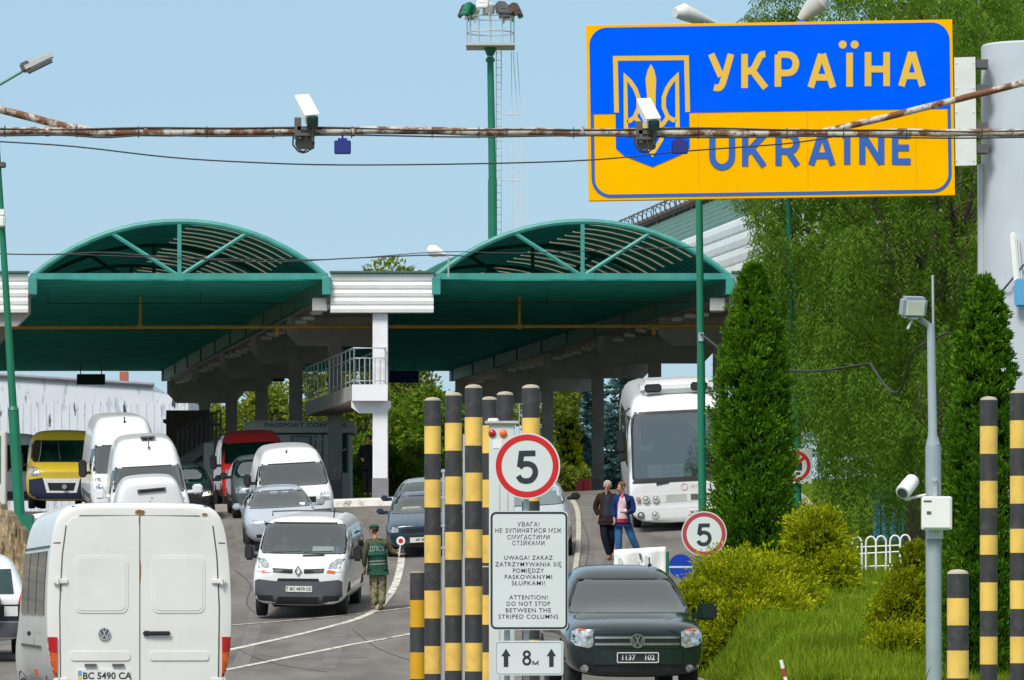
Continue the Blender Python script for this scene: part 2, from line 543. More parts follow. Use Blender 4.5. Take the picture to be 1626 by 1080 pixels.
def peeling():
    m = mat('peeling_white_boards', (.66, .70, .76), .7, var=.06, scale=.6)
    n, l = m.node_tree.nodes, m.node_tree.links
    b = n['Principled BSDF']; src = b.inputs['Base Color'].links[0].from_socket
    tc = n.new('ShaderNodeTexCoord')
    mp = n.new('ShaderNodeMapping'); mp.inputs['Scale'].default_value = (2.2, 2.2, .55)
    l.new(tc.outputs['Object'], mp.inputs[0])
    z = n.new('ShaderNodeTexNoise'); z.inputs['Scale'].default_value = 1.5; z.inputs['Detail'].default_value = 8; z.inputs['Roughness'].default_value = .62
    l.new(mp.outputs[0], z.inputs['Vector'])
    r = n.new('ShaderNodeMapRange'); r.inputs[1].default_value = .555; r.inputs[2].default_value = .60
    l.new(z.outputs[0], r.inputs[0])
    sx = n.new('ShaderNodeSeparateXYZ'); l.new(tc.outputs['Object'], sx.inputs[0])
    wv = n.new('ShaderNodeMath'); wv.operation = 'PINGPONG'; wv.inputs[1].default_value = .5; l.new(sx.outputs[0], wv.inputs[0])
    lt = n.new('ShaderNodeMath'); lt.operation = 'LESS_THAN'; lt.inputs[1].default_value = .09; l.new(wv.outputs[0], lt.inputs[0])
    sc = n.new('ShaderNodeMath'); sc.operation = 'MULTIPLY_ADD'; sc.inputs[1].default_value = .8; sc.inputs[2].default_value = .30; l.new(lt.outputs[0], sc.inputs[0])
    mu = n.new('ShaderNodeMath'); mu.operation = 'MULTIPLY'; mu.use_clamp = True
    l.new(r.outputs[0], mu.inputs[0]); l.new(sc.outputs[0], mu.inputs[1])
    mx = n.new('ShaderNodeMix'); mx.data_type = 'RGBA'
    l.new(mu.outputs[0], mx.inputs[0]); l.new(src, mx.inputs[6]); mx.inputs[7].default_value = (.035, .035, .045, 1)
    l.new(mx.outputs[2], b.inputs['Base Color'])
    return m
M['peel'] = peeling()


def rubble():
    m = mat('rubble_stone', (.36, .27, .15), .95, var=.3, scale=5, bump=.6, bscale=14)
    n, l = m.node_tree.nodes, m.node_tree.links
    b = n['Principled BSDF']; src = b.inputs['Base Color'].links[0].from_socket
    tc = n.new('ShaderNodeTexCoord'); v = n.new('ShaderNodeTexVoronoi'); v.feature = 'DISTANCE_TO_EDGE'; v.inputs['Scale'].default_value = 3.5
    l.new(tc.outputs['Object'], v.inputs['Vector'])
    r = n.new('ShaderNodeMapRange'); r.inputs[1].default_value = .01; r.inputs[2].default_value = .05
    l.new(v.outputs[0], r.inputs[0])
    mx = n.new('ShaderNodeMix'); mx.data_type = 'RGBA'; l.new(r.outputs[0], mx.inputs[0]); mx.inputs[6].default_value = (.20, .18, .14, 1); l.new(src, mx.inputs[7])
    l.new(mx.outputs[2], b.inputs['Base Color'])
    return m
M['rubble'] = rubble()

# ------------------------------------------------------------------ ground, road, markings
xs = sorted(set([-900, -500, -300, -200, -140, -100, -70, -50, -40, -30] + list(np.arange(-24, 26, .8)) + [30, 40, 50, 70, 100, 150, 250, 500, 900]))
ys = sorted(set([-60, -30, 0, 20, 30] + list(np.arange(38, 205, 1.6)) + [215, 230, 250, 280, 330, 400, 550, 800, 1200, 1900]))
grid_sheet(xs, ys, lambda x, y: gz(x, y) - .012 - (.5 if edge(y) - 1.2 < x < edge(y) + 2.2 and 36 < y < 150 else 0), 'ground', M['earth'])
rx = sorted(set(np.linspace(-24, 7, 52)))
ry = list(np.arange(36, 232, 1.5))
def road_xy(ix, Y):
    e = edge(Y) + .02
    return ix if ix < 0 else ix / 7.0 * e
V = []; Fc = []
for Y in ry:
    for x in rx:
        X = road_xy(x, Y); V.append((X, Y, road_z(X, Y) + .004))
n_ = len(rx)
for j in range(len(ry) - 1):
    for i in range(n_ - 1): Fc.append((j * n_ + i, j * n_ + i + 1, (j + 1) * n_ + i + 1, (j + 1) * n_ + i))
me = bpy.data.meshes.new('road'); me.from_pydata(V, [], Fc)
link_mesh('road', me, M['asphalt'], smooth='all')['kind'] = 'structure'
grid_sheet([0, .25, .5, .8, 1.2, 2, 3, 4.5, 6.5, 9, 13, 20, 32], list(np.arange(40, 150, 1.5)), lambda x, y: 0, 'grass_bank', M['turf'])
o = bpy.data.objects['grass_bank']
for v in o.data.vertices:
    x = edge(v.co.y) + .16 + v.co.x
    v.co.x = x; v.co.z = gz(x, v.co.y) + .02


def band(name, pix, wd, m=None, up=.012, th=0.004):
    "a painted line along ground points"
    pts = [GP(*p) for p in pix]
    dense = []
    for a, b in zip(pts, pts[1:]):
        k = max(1, int((b - a).length / .8))
        for i in range(k): dense.append(a.lerp(b, i / k))
    dense.append(pts[-1])
    V, Fc = [], []
    for i, p in enumerate(dense):
        t = (dense[min(i + 1, len(dense) - 1)] - dense[max(i - 1, 0)]); t.z = 0
        s_ = Vector((-t.y, t.x, 0)).normalized() * wd / 2
        for q in (p + s_, p - s_): V.append((q.x, q.y, road_z(q.x, q.y) + up))
    for i in range(len(dense) - 1): Fc.append((2 * i, 2 * i + 1, 2 * i + 3, 2 * i + 2))
    me = bpy.data.meshes.new(name); me.from_pydata(V, [], Fc)
    o = link_mesh(name, me, m or M['line']); o['kind'] = 'structure'
    return o


def smoothpix(p, n=4):
    out = []
    for i in range(len(p) - 1):
        a, b, c, d = p[max(i - 1, 0)], p[i], p[i + 1], p[min(i + 2, len(p) - 1)]
        for k in range(n):
            t = k / n
            out.append(tuple(.5 * (2 * b[q] + (c[q] - a[q]) * t + (2 * a[q] - 5 * b[q] + 4 * c[q] - d[q]) * t * t + (3 * b[q] - a[q] - 3 * c[q] + d[q]) * t ** 3) for q in (0, 1)))
    return out + [p[-1]]


band('road_marking', smoothpix([(628, 800), (634, 850), (637, 893), (622, 940), (585, 976), (500, 1002), (400, 1025), (330, 1040)]), .16)
band('road_marking', [(340, 996), (500, 983), (660, 965)], .13, up=.016)
band('road_marking', [(330, 1070), (470, 1042), (560, 1024), (668, 1004)], .13)


def kerb(name, pix, wd, h, m, label=None):
    pts = [GP(*p) for p in pix]
    b = B()
    for a, c in zip(pts, pts[1:]):
        k = max(1, int((c - a).length / 1.0))
        t = (c - a).normalized(); s_ = Vector((-t.y, t.x, 0)).normalized() * wd / 2
        for i in range(k):
            p, q = a.lerp(c, i / k), a.lerp(c, (i + 1) / k - .012 / max((c - a).length, .1))
            f = lambda v, z: Vector((v.x, v.y, road_z(v.x, v.y) + z))
            b.hexa([f(p - s_, -.1), f(q - s_, -.1), f(q + s_, -.1), f(p + s_, -.1), f(p - s_, h), f(q - s_, h), f(q + s_, h), f(p + s_, h)])
    o = b.build(name, m, bevel=.02); o['kind'] = 'structure'
    return o


kerb('kerb', [(470, 806), (535, 805), (600, 803), (700, 801)], .45, .20, M['kerb'])
kerb('kerb', [(15, 842), (90, 829), (230, 822)], .6, .26, M['kerb'])
kerb('kerb', smoothpix([(908, 794), (917, 812), (919, 840), (918, 870), (914, 905), (906, 940)]), .13, .05, M['kerbgrey'])
# kerb along the grass
b = B()
for Y in np.arange(42, 138, 1.0):
    p, q = Vector((edge(Y) + .1, Y, road_z(edge(Y), Y))), Vector((edge(Y + .985) + .1, Y + .985, road_z(edge(Y + .985), Y + .985)))
    s_ = Vector((.07, 0, 0)); u0, u1 = Vector((0, 0, -.1)), Vector((0, 0, .14))
    b.hexa([p - s_ + u0, p + s_ + u0, q + s_ + u0, q - s_ + u0, p - s_ + u1, p + s_ + u1, q + s_ + u1, q - s_ + u1])
b.build('kerb', M['kerbgrey'])['kind'] = 'structure'
# raised island under the passport booth
b = B()
isl = [(-9.6, 139), (-2.2, 138.6), (-3.9, 152), (-9.8, 196), (-15.5, 196), (-11.2, 152)]
top = [b.bm.verts.new((x, y, road_z(x, y) + .17)) for x, y in isl]; bot = [b.bm.verts.new((x, y, road_z(x, y) - .2)) for x, y in isl]
b._f(top)
for i in range(6): b._f([bot[i], bot[(i + 1) % 6], top[(i + 1) % 6], top[i]])
b.build('pavement', M['concrete'])['kind'] = 'structure'

M['crack'] = mat('tar_seam', (.08, .075, .07), .8, var=.2)
for pix in ([(372, 905), (398, 930), (392, 960), (420, 985)], [(560, 1000), (600, 1030), (660, 1052)], [(590, 840), (604, 872), (598, 900)], [(925, 830), (935, 862), (930, 900)], [(335, 1010), (420, 1050), (520, 1068)]):
    band('tar_seam', smoothpix(pix, 5), .035, M['crack'], up=.009)
M['tyremark'] = worn('tyre_mark', (.125, .115, .108), (.175, .160, .146), .46, 2.2)
for pix in ([(380, 1060), (405, 985), (392, 900), (376, 830)], [(520, 1062), (545, 985), (540, 915)], [(690, 1010), (640, 925), (612, 850), (585, 812)], [(560, 935), (582, 870), (560, 815)], [(938, 900), (930, 850), (935, 800)], [(965, 925), (985, 870), (975, 810)]):
    band('tyre_mark', smoothpix(pix, 5), .26, M['tyremark'], up=.0075)
M['patch'] = mat('asphalt_patch', (.135, .125, .115), .92, var=.15, scale=2, bump=.3, bscale=60)
band('asphalt_patch', [(455, 1035), (520, 1046)], 1.5, M['patch'], up=.007)
band('asphalt_patch', [(585, 868), (610, 871)], 1.3, M['patch'], up=.007)

# ------------------------------------------------------------------ canopies
K, CY, CL = -.15, 140.0, 56.0
def cp(x, dy, z): return Vector((x + K * dy, CY + dy, z))
ZC = Z_(439, 140)          # bottom chord
ZA = Z_(352, 140)          # crown of the arch
ZB = Z_(468, 140)          # underside of the eave beam


def canopy(x0, x1, label):
    t = thing('canopy', cp((x0 + x1) / 2, 0, road_z((x0 + x1) / 2, CY)), label, 'canopy', 'vaulted canopies over the checkpoint lanes')
    N = 20
    rise = ZA - ZC
    hw = (x1 - x0) / 2; R = (hw * hw + rise * rise) / 2 / rise; zc = ZC + rise - R
    def av(u):
        x = -hw + 2 * hw * u
        return (x0 + x1) / 2 + x, zc + math.sqrt(R * R - x * x)
    # vault: ribbed sheet, one rib every 0.7 m; some sheets on the right half are yellowed skylights
    b = B(); sk = []
    ny = 80
    for j in range(ny):
        if j % 2 == 1 and j < 46: sk.append(B())
        a, c = j * CL / ny, (j + 1) * CL / ny
        for i in range(N):
            u0, u1 = i / N, (i + 1) / N
            (xa, za), (xb, zb) = av(u0), av(u1)
            light = (j % 2 == 1) and 11 <= i < 18 and j < 46
            yy = [a, a + (c - a) * .5, a + (c - a) * .55, c - .04, c]; dzz = [.02, .02, .06, .06, .02]
            if light: yy, dzz = [a, a + (c - a) * .62, c], [.02, .02, .02]
            for q in range(len(yy) - 1):
                tgt = sk[-1] if light and q == 1 else b
                tgt._f([tgt.bm.verts.new(cp(xa, yy[q], za + dzz[q])), tgt.bm.verts.new(cp(xb, yy[q], zb + dzz[q])), tgt.bm.verts.new(cp(xb, yy[q + 1], zb + dzz[q + 1])), tgt.bm.verts.new(cp(xa, yy[q + 1], za + dzz[q + 1]))])
    b.build('roof_vault', M['vault'], t, smooth=True, recalc=False)
    for q in sk: q.build('skylight', M['skylight'], t, recalc=False)
    # flat corrugated ceiling at chord level
    b = B(); per = .7
    for j in range(int(CL / per)):
        y0 = .15 + j * per
        prof = [(0, 0), (.30, 0), (.35, .07), (.65, .07), (.7, 0)]
        for (ya, da), (yb, db) in zip(prof, prof[1:]):
            b._f([b.bm.verts.new(cp(x0 + .05, y0 + ya, ZC - .10 + da)), b.bm.verts.new(cp(x1 - .05, y0 + ya, ZC - .10 + da)), b.bm.verts.new(cp(x1 - .05, y0 + yb, ZC - .10 + db)), b.bm.verts.new(cp(x0 + .05, y0 + yb, ZC - .10 + db))])
    b.build('ceiling', M['ceiling'], t)
    # gable trusses
    for k, dy in enumerate((0., 9., 18., 27., 36., 45., 55.9)):
        b = B()
        fr = Fr(cp(0, dy, 0))
        y = .12
        th = .13
        b.box(cp((x0 + x1) / 2, dy, ZC), (x1 - x0 + .1, .16, .17))
        b.tube([cp(av(i / N)[0], dy, av(i / N)[1]) for i in range(N + 1)], .085, 8)
        xm = (x0 + x1) / 2
        b.box(cp(xm, dy, (ZC + ZA) / 2), (.11, .12, ZA - ZC - .15))
        for u in (.27, .73):
            x, z = av(u)
            b.tube([cp(xm + (.08 if u > .5 else -.08), dy, ZC + .05), cp(x, dy, z - .04)], .065, 6)
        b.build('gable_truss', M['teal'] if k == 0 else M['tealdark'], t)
    for x in (x0, x1):
        b = B()
        s_ = .08
        p = [cp(x - s_, .1, ZB), cp(x + s_, .1, ZB), cp(x + s_, CL, ZB), cp(x - s_, CL, ZB)]
        q = [v + Vector((0, 0, ZC - ZB + .02)) for v in p]
        b.hexa(p + q)
        for dy in np.arange(5.5, CL, 5.5): b.box(cp(x, dy, (ZB + ZC) / 2), (.24, .08, ZC - ZB + .02))
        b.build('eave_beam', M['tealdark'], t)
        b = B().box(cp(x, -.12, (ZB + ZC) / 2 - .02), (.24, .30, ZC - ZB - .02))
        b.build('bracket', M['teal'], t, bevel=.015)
    # end wall boards hanging at the far end
    return t


canA = canopy(X_(52, 140), X_(518, 140), 'green vaulted canopy with open truss gable beside the left lamp post, over the white vans')
canB = canopy(X_(692, 140), X_(1158, 140), 'green vaulted canopy with open truss gable behind the green pole, over the white coach')

# yellow gas pipe slung under both ceilings
b = B()
zg = Z_(519, 147)
b.tube([(-17, 147, zg - .02), (-6, 147, zg), (6.8, 147, zg + .03)], .055, 8)
for px in (223, 825):
    x = X_(px, 147); b.tube([(x, 147, zg), (x, 147, ZC - .12)], .045, 6)
    b.box((x, 147, zg), (.16, .13, .13))
for px in (440, 1038, 8): b.box((X_(px, 147), 147, zg - .12), (.10, .10, .26))
tag(b.build('gas_pipe', M['gasyellow'], base=(0, 147, zg)), 'long yellow gas pipe slung below the green canopy ceilings', 'gas pipe')
b = B(); zk = Z_(482, 145.5)
b.tube([(-13.4, 145.5, zk), (6.3, 145.5, zk + .03)], .015, 5)
for x in (-13.4, -9, -5.8, -2.9, 1, 6.2): b.cyl((x, 145.5, zk), (x, 145.5, ZC - .1), .012, n=5)
tag(b.build('cable', M['cable'], base=(0, 145.5, zk)), 'thin dark cable strung straight under the canopy ceilings above the yellow pipe', 'cable')


def strip(xc, half, name_label, n, white_first, fas=True, rows=True, wide=0.):
    "the flat roofed concrete frame between two canopies"
    t = thing('concrete_frame', cp(xc, 0, road_z(xc, CY)), name_label, 'checkpoint building', 'flat roofed concrete frames beside the canopies')
    x0, x1 = xc - half, xc + half
    ztop, zbot = Z_(434, 140), Z_(497, 140)
    p = [cp(x0 + .1, .1, ZB), cp(x1 - .1, .1, ZB), cp(x1 - .1, CL, ZB), cp(x0 + .1, CL, ZB)]
    b = B().hexa(p + [v + Vector((0, 0, ztop - ZB - .05)) for v in p])
    b.build('roof_slab', M['concrete'], t)
    # fascia of five bulging sheet ribs
    b = B(); nr = 5; hh = (ztop - zbot) / nr
    prof = []
    for i in range(nr):
        for u, d in ((.0, .0), (.07, .055), (.5, .075), (.9, .055), (.97, .0)): prof.append((zbot + (i + u) * hh, d))
    prof.append((ztop, 0))
    for (za, da), (zb2, db) in zip(prof, prof[1:]):
        b._f([b.bm.verts.new(cp(x0, -da, za)), b.bm.verts.new(cp(x1, -da, za)), b.bm.verts.new(cp(x1, -db, zb2)), b.bm.verts.new(cp(x0, -db, zb2))])
    b.box(cp(xc, .045, (ztop + zbot) / 2), (x1 - x0, .07, ztop - zbot))
    b.build('fascia', M['whitemetal'], t)
    b = B().box(cp(xc, -.03, ztop + .03), (x1 - x0 + .06, .3, .05))
    b.build('coping', M['roofgreen'], t)
    for k in range(n):
        dy = k * 11.0
        if rows:
            x = xc if k else xc
            zb3 = road_z(x + K * dy, CY + dy)
            b = B(); b.mi = 0
            c = cp(x, dy + .35, 0)
            b.box((c.x, c.y, (zbot + zb3) / 2 + .2), (.42, .42, zbot - zb3 - .4), bevel=.015)
            b.mi = 1; b.box((c.x, c.y, zb3 + .32), (.45, .45, .74))
            b.build('column', [M['whitecol'] if (white_first and k == 0) else M['concrete'], M['colbase']], t)
            if k or not white_first:
                b = B(); hw = half + .05
                fr = Fr(cp(x, dy + .16, 0))
                b.poly(fr, [(-hw, ZB + .01), (hw, ZB + .01), (hw, ZB - .5), (hw - .35, zbot - .36), (-hw + .35, zbot - .36), (-hw, ZB - .5)], -.4, .4)
                b.build('cross_beam', M['concrete'], t)
    return t


frM = strip((X_(525, 140) + X_(688, 140)) / 2, (X_(688, 140) - X_(525, 140)) / 2, 'flat roofed concrete frame with white fascia on a white column between the two canopies', 6, True)
frR = strip(7.95, 1.83, 'flat roofed concrete frame with a row of dark columns behind the white coach', 6, False)
frL = strip(-15.3, 1.85, 'flat roofed frame with white fascia behind the leaning lamp post', 5, False)
# small pale light fittings along the underside of the right edge of each lane
for t, xx in ((frM, X_(528, 140)), (frR, X_(1168, 140))):
    for i in range(26):
        dy = 2 + i * 2.05
        c = cp(xx + .24, dy, ZB - .17 + random.uniform(-.05, .05))
        b = B().box(c, (.34, .5, .10), rot=(0, rad(random.uniform(-12, 12)), 0), bevel=.02)
        b.cyl(c, c + Vector((0, 0, .16)), .02, n=5)
        b.build('light_fitting', M['offwhite'], t)
# white meter cabinets under the fascia ends
for t, px in ((frM, 508), (frR, 1139)):
    p = P(px, 484, 140.6)
    b = B().box(p, (.42, .35, .36), bevel=.015); b.box(p + Vector((.03, -.18, 0)), (.02, .01, .34))
    b.build('cabinet', M['lampgrey'], t)

# walkway on the white column
ww = thing('walkway', cp(-4, 0, Z_(637, 140)), 'raised concrete walkway with steel railing bracketed on the white column', 'walkway')
zt, zb = Z_(612, 140), Z_(636, 140)
wx0, wx1 = X_(560, 140) - .02, X_(613, 140)
p = [cp(wx0, -.15, zb), cp(wx1, -.15, zb), cp(wx1, 12, zb), cp(wx0, 12, zb)]
B().hexa(p + [v + Vector((0, 0, zt - zb)) for v in p]).build('deck', [M['concrete']], ww, bevel=.02)
B().box(cp((wx0 + wx1) / 2, -.19, (zt + zb) / 2), (wx1 - wx0 + .04, .06, zt - zb + .03)).build('front_edge', M['whitecol'], ww)
b = B(); fr = Fr(cp(-3.82, .2, 0))
b.poly(fr, [(-.62, zb - .003), (.48, zb - .003), (.48, zb - .18), (.33, zb - .34), (-.42, zb - .34), (-.62, zb - .18)], -.3, .34)
b.build('bracket', M['whitecol'], ww)
b = B()
hr = Z_(553, 140) - zt
for dz in (hr, hr * .73, hr * .12): b.tube([cp(wx0 + .05, 12, zt + dz), cp(wx0 + .05, -.1, zt + dz), cp(wx1 - .03, -.1, zt + dz), cp(wx1 - .03, 12, zt + dz)], .022 if dz < hr else .03, 6)
for i in range(13): b.cyl(cp(wx0 + .05, -.1 + i * 1.0, zt), cp(wx0 + .05, -.1 + i * 1.0, zt + hr), .025 if i % 3 == 0 else .014, n=6)
for i in range(7): b.cyl(cp(wx0 + .05 + (wx1 - wx0 - .08) * i / 6, -.1, zt), cp(wx0 + .05 + (wx1 - wx0 - .08) * i / 6, -.1, zt + (hr if i in (0, 6) else hr * .73)), .025 if i in (0, 6) else .014, n=6)
for i in range(5): b.cyl(cp(wx1 - .03, 2 + i * 2.4, zt), cp(wx1 - .03, 2 + i * 2.4, zt + hr), .02, n=6)
b.build('railing', M['galv'], ww)
# far stair ramp with light box pillar at the end of the left lane
sr = thing('stair_ramp', P(330, 800, 170), 'grey concrete stair ramp with dark railing beside the red van', 'stair')
b = B(); d = 170
fr = Fr((0, d, 0))
q = [(X_(352, d), Z_(800, d)), (X_(352, d), Z_(693, d)), (X_(322, d), Z_(703, d)), (X_(285, d), Z_(727, d)), (X_(285, d), Z_(745, d)), (X_(322, d), Z_(722, d)), (X_(322, d), Z_(800, d))]
b.poly(fr, q, -3, 3); b.build('ramp', M['concrete'], sr)
b = B()
for i in range(10):
    px = 283 + i * 7.5; y1 = 727 - max(0, (px - 285)) * .62 * (1 if px < 323 else .9)
    b.cyl(P(px, max(y1, 697), d - .1), P(px, max(y1, 697) - 42, d - .1), .035, n=5)
for o_ in (42, 22): b.tube([P(283, 728 - o_, d - .1), P(322, 703 - o_, d - .1), P(352, 694 - o_, d - .1)], .035, 5)
b.build('railing', M['lampdark'], sr)
b = B().box(P(332, 735, d - .12), (.34, .2, 1.35), bevel=.02); b.build('light_box', M['white'], sr)
tag(B().box(P(302, 690, 178), (1.5, 3, 1.6)).box(P(302, 671, 178), (1.7, 3.2, .12)).build('control_cabin', M['wood'], base=P(302, 730, 178)), 'small brown cabin panel behind the stair ramp railing', 'cabin')

# passport booth
d = 154.0
bt = thing('passport_booth', (X_(474, d), d, gz(X_(474, d), d)), 'grey passport control booth with green lettering behind the white van', 'booth')
bx0, bx1 = X_(398, d), X_(556, d); zb_, zt_ = road_z(-6.5, d) + .17, Z_(690, d)
b = B().box(((bx0 + bx1) / 2, d + 1.2, (zb_ + zt_) / 2), (bx1 - bx0, 2.4, zt_ - zb_)); b.build('wall', M['booth'], bt, bevel=.02)
b = B().box(((bx0 + bx1) / 2 - .04, d + 1.2, Z_(679.5, d)), (bx1 - bx0 + .34, 2.9, Z_(671, d) - Z_(688, d)))
b.box(((bx0 + bx1) / 2, d + 1.2, Z_(669.5, d)), (bx1 - bx0 + .1, 2.6, .06)); b.build('roof', M['booth'], bt, bevel=.03)
fr = Fr((0, d - .26, 0))
b = B().text(fr, 'PASSPORT', .17, u=X_(452, d), v=Z_(676, d), w0=.004, bold=.012, sx=1.55)
b.text(fr, 'CONTROL', .17, u=X_(520, d), v=Z_(676, d), w0=.004, bold=.012, sx=1.55)
b.build('lettering', M['tealwin'], bt)
for x0, y0, x1, y1 in ((462, 692, 494, 722), (500, 688, 513, 770), (537, 687, 552, 751)):
    b = B(); fr = Fr((0, d, 0)); b.poly(fr, [(X_(x0, d), Z_(y1, d)), (X_(x1, d), Z_(y1, d)), (X_(x1, d), Z_(y0, d)), (X_(x0, d), Z_(y0, d))], .003, .03)
    f = b.build('window', M['tealwin'], bt)
    b = B(); b.poly(fr, [(X_(x0 + 2, d), Z_(y1 - 2, d)), (X_(x1 - 2, d), Z_(y1 - 2, d)), (X_(x1 - 2, d), Z_(y0 + 2, d)), (X_(x0 + 2, d), Z_(y0 + 2, d))], .034, .006)
    b.build('pane', M['winglass'], f)
b = B()
for i in range(5): b.box((X_(506, d), d - .05, Z_(698 + i * 16, d)), (.26, .03, .03))
b.box((X_(544, d), d - .06, Z_(716, d)), (.26, .02, .03), rot=(0, rad(-28), 0))
b.build('notice_rack', M['offwhite'], bt)

# hanging boards at the far ends
for px0, px1, y0, y1, dd, m, lab in ((122, 167, 594, 611, 192, 'greenboard', 'small dark green board hung at the far end of the left canopy'), (618, 665, 589, 608, 192, 'navy', 'dark blue board hung at the far end of the right canopy'), (432, 452, 584, 606, 186, 'greenboard', 'dark green board hung under the concrete frame behind its columns')):
    b = B().box(P((px0 + px1) / 2, (y0 + y1) / 2, dd), ((px1 - px0) * dd / FPX, .12, (y1 - y0) * dd / FPX), bevel=.02)
    for px in (px0 + 6, px1 - 6): b.cyl(P(px, y0 + 2, dd), Vector((X_(px, dd), dd, ZC)), .02, n=5)
    tag(b.build('hanging_board', M[m], base=P((px0 + px1) / 2, y1, dd)), lab, 'board', 'boards hung under the canopies')

# ------------------------------------------------------------------ white boarded shed
d = 206.0
sh = thing('metal_shed', (X_(120, d), d, road_z(-17, d)), 'long white boarded shed with black peeling patches beyond the left canopy', 'shed')
b = B(); zg = road_z(-17, d)
prev = None
prof = [(-260, 585), (0, 597), (243, 612)]
x = X_(-260, d)
fr = Fr((0, d, 0))
b.poly(fr, [(X_(-260, d), zg - .5), (X_(243, d), zg - .5), (X_(243, d), Z_(612, d)), (X_(0, d), Z_(597, d)), (X_(-260, d), Z_(583, d))], -14, 14)
b.poly(fr, [(X_(243, d) + .01, zg - .5), (X_(299, d), zg - .5), (X_(299, d), Z_(634, d)), (X_(243, d) + .01, Z_(622, d))], -13, 13)
for i in range(46):
    xx = X_(-258, d) + i * .315 * 1.0
    if xx < X_(298, d): b.box((xx, d - .012, (zg + Z_(640, d)) / 2), (.05, .03, Z_(640, d) - zg))
b.build('wall', M['peel'], sh)
b = B(); b.tube([P(-260, 582, d - .1), P(0, 596, d - .1), P(245, 611, d - .1)], .09, 6); b.build('roof_edge', M['colbase'], sh)
b = B().box(P(197, 601, d + 3), (.34, .5, .55)); b.build('chimney', mat('brick', (.30, .10, .06), .9), sh)

# ------------------------------------------------------------------ terminal building on the right, running along the lane
tb = thing('terminal_building', (7, 150, road_z(7, 150)), 'white sheet clad terminal building with green roof behind the willow', 'building')
zt, zb = Z_(0, 1) , 0
ZT = 10.72 + EYE
b = B()
prof = []
nr = 4; hh = .42
def tbp(x, dy, z): return cp(6.75 + x, dy, z)
y0, y1 = -28, 30
for i in range(nr):
    for u, dpt in ((0, 0), (.1, .05), (.5, .07), (.9, .05), (.98, 0)): prof.append((ZT - (i + 1) * hh + u * hh, dpt))
prof.append((ZT, 0))
for (za, da), (zb2, db) in zip(prof, prof[1:]):
    b._f([b.bm.verts.new(tbp(-da, y0, za)), b.bm.verts.new(tbp(-da, y1, za)), b.bm.verts.new(tbp(-db, y1, zb2)), b.bm.verts.new(tbp(-db, y0, zb2))])
b.hexa([tbp(.02, y0, ZT - nr * hh), tbp(9, y0, ZT - nr * hh), tbp(9, y1, ZT - nr * hh), tbp(.02, y1, ZT - nr * hh), tbp(.02, y0, ZT - .01), tbp(9, y0, ZT - .01), tbp(9, y1, ZT - .01), tbp(.02, y1, ZT - .01)])
b.build('cladding', M['whitemetal'], tb)
b = B()
b.hexa([tbp(2.2, y0 + .2, 5.5), tbp(9, y0 + .2, 5.5), tbp(9, 2, 5.5), tbp(2.2, 2, 5.5), tbp(2.2, y0 + .2, ZT - nr * hh - .01), tbp(9, y0 + .2, ZT - nr * hh - .01), tbp(9, 2, ZT - nr * hh - .01), tbp(2.2, 2, ZT - nr * hh - .01)])
b.build('wall', M['concrete'], tb)
b = B()
nrib = 7
for i in range(nrib):
    a, c = i / nrib, (i + 1) / nrib
    p0, p1 = (.12 + a * 1.0, ZT + .02 + a * 1.35), (.12 + c * 1.0, ZT + .02 + c * 1.35)
    b._f([b.bm.verts.new(tbp(p0[0], y0, p0[1])), b.bm.verts.new(tbp(p0[0], y1, p0[1])), b.bm.verts.new(tbp(p1[0] - .03, y1, p1[1] - .09)), b.bm.verts.new(tbp(p1[0] - .03, y0, p1[1] - .09))])
    b._f([b.bm.verts.new(tbp(p1[0] - .03, y0, p1[1] - .09)), b.bm.verts.new(tbp(p1[0] - .03, y1, p1[1] - .09)), b.bm.verts.new(tbp(p1[0], y1, p1[1])), b.bm.verts.new(tbp(p1[0], y0, p1[1]))])
b.hexa([tbp(1.2, y0, ZT), tbp(9, y0, ZT), tbp(9, y1, ZT), tbp(1.2, y1, ZT), tbp(1.2, y0, ZT + 1.36), tbp(9, y0, ZT + 1.36), tbp(9, y1, ZT + 1.36), tbp(1.2, y1, ZT + 1.36)])
b.build('roof', M['roofgreen'], tb)
b = B().tube([tbp(1.12, y0, ZT + 1.45), tbp(1.12, y1, ZT + 1.45)], .16, 8)
for dy in np.arange(y0 + 1, y1, 3): b.cyl(tbp(1.05, dy, ZT + .9), tbp(1.05, dy, ZT + 1.4), .05, n=6)
b.build('gutter', M['wood'], tb)
b = B().box(tbp(-.2, y0 + 22, ZT - 1.05 * 0 - .1), (.35, .5, .45), bevel=.03); b.build('lamp', M['white'], tb)
# razor wire on its edge
rw = B()
turns = 70; pts = []
for i in range(turns * 10):
    a = 2 * math.pi * i / 10; dy = y0 + (y1 - y0) * i / (turns * 10)
    pts.append(tbp(1.1 + .21 * math.cos(a), dy, ZT + 1.66 + .23 * math.sin(a)))
rw.tube(pts, .018, 4)
rw.tube([tbp(1.1, y0, ZT + 1.86), tbp(1.1, y1, ZT + 1.86)], .012, 4)
for dy in np.arange(y0, y1, 2.0): rw.cyl(tbp(1.1, dy, ZT + 1.55), tbp(1.1, dy, ZT + 1.9), .02, n=5)
tag(rw.build('razor_wire', M['lampdark'], base=tbp(1.1, y0, ZT + 1.6)), 'coil of razor wire along the green roof edge', 'razor wire')

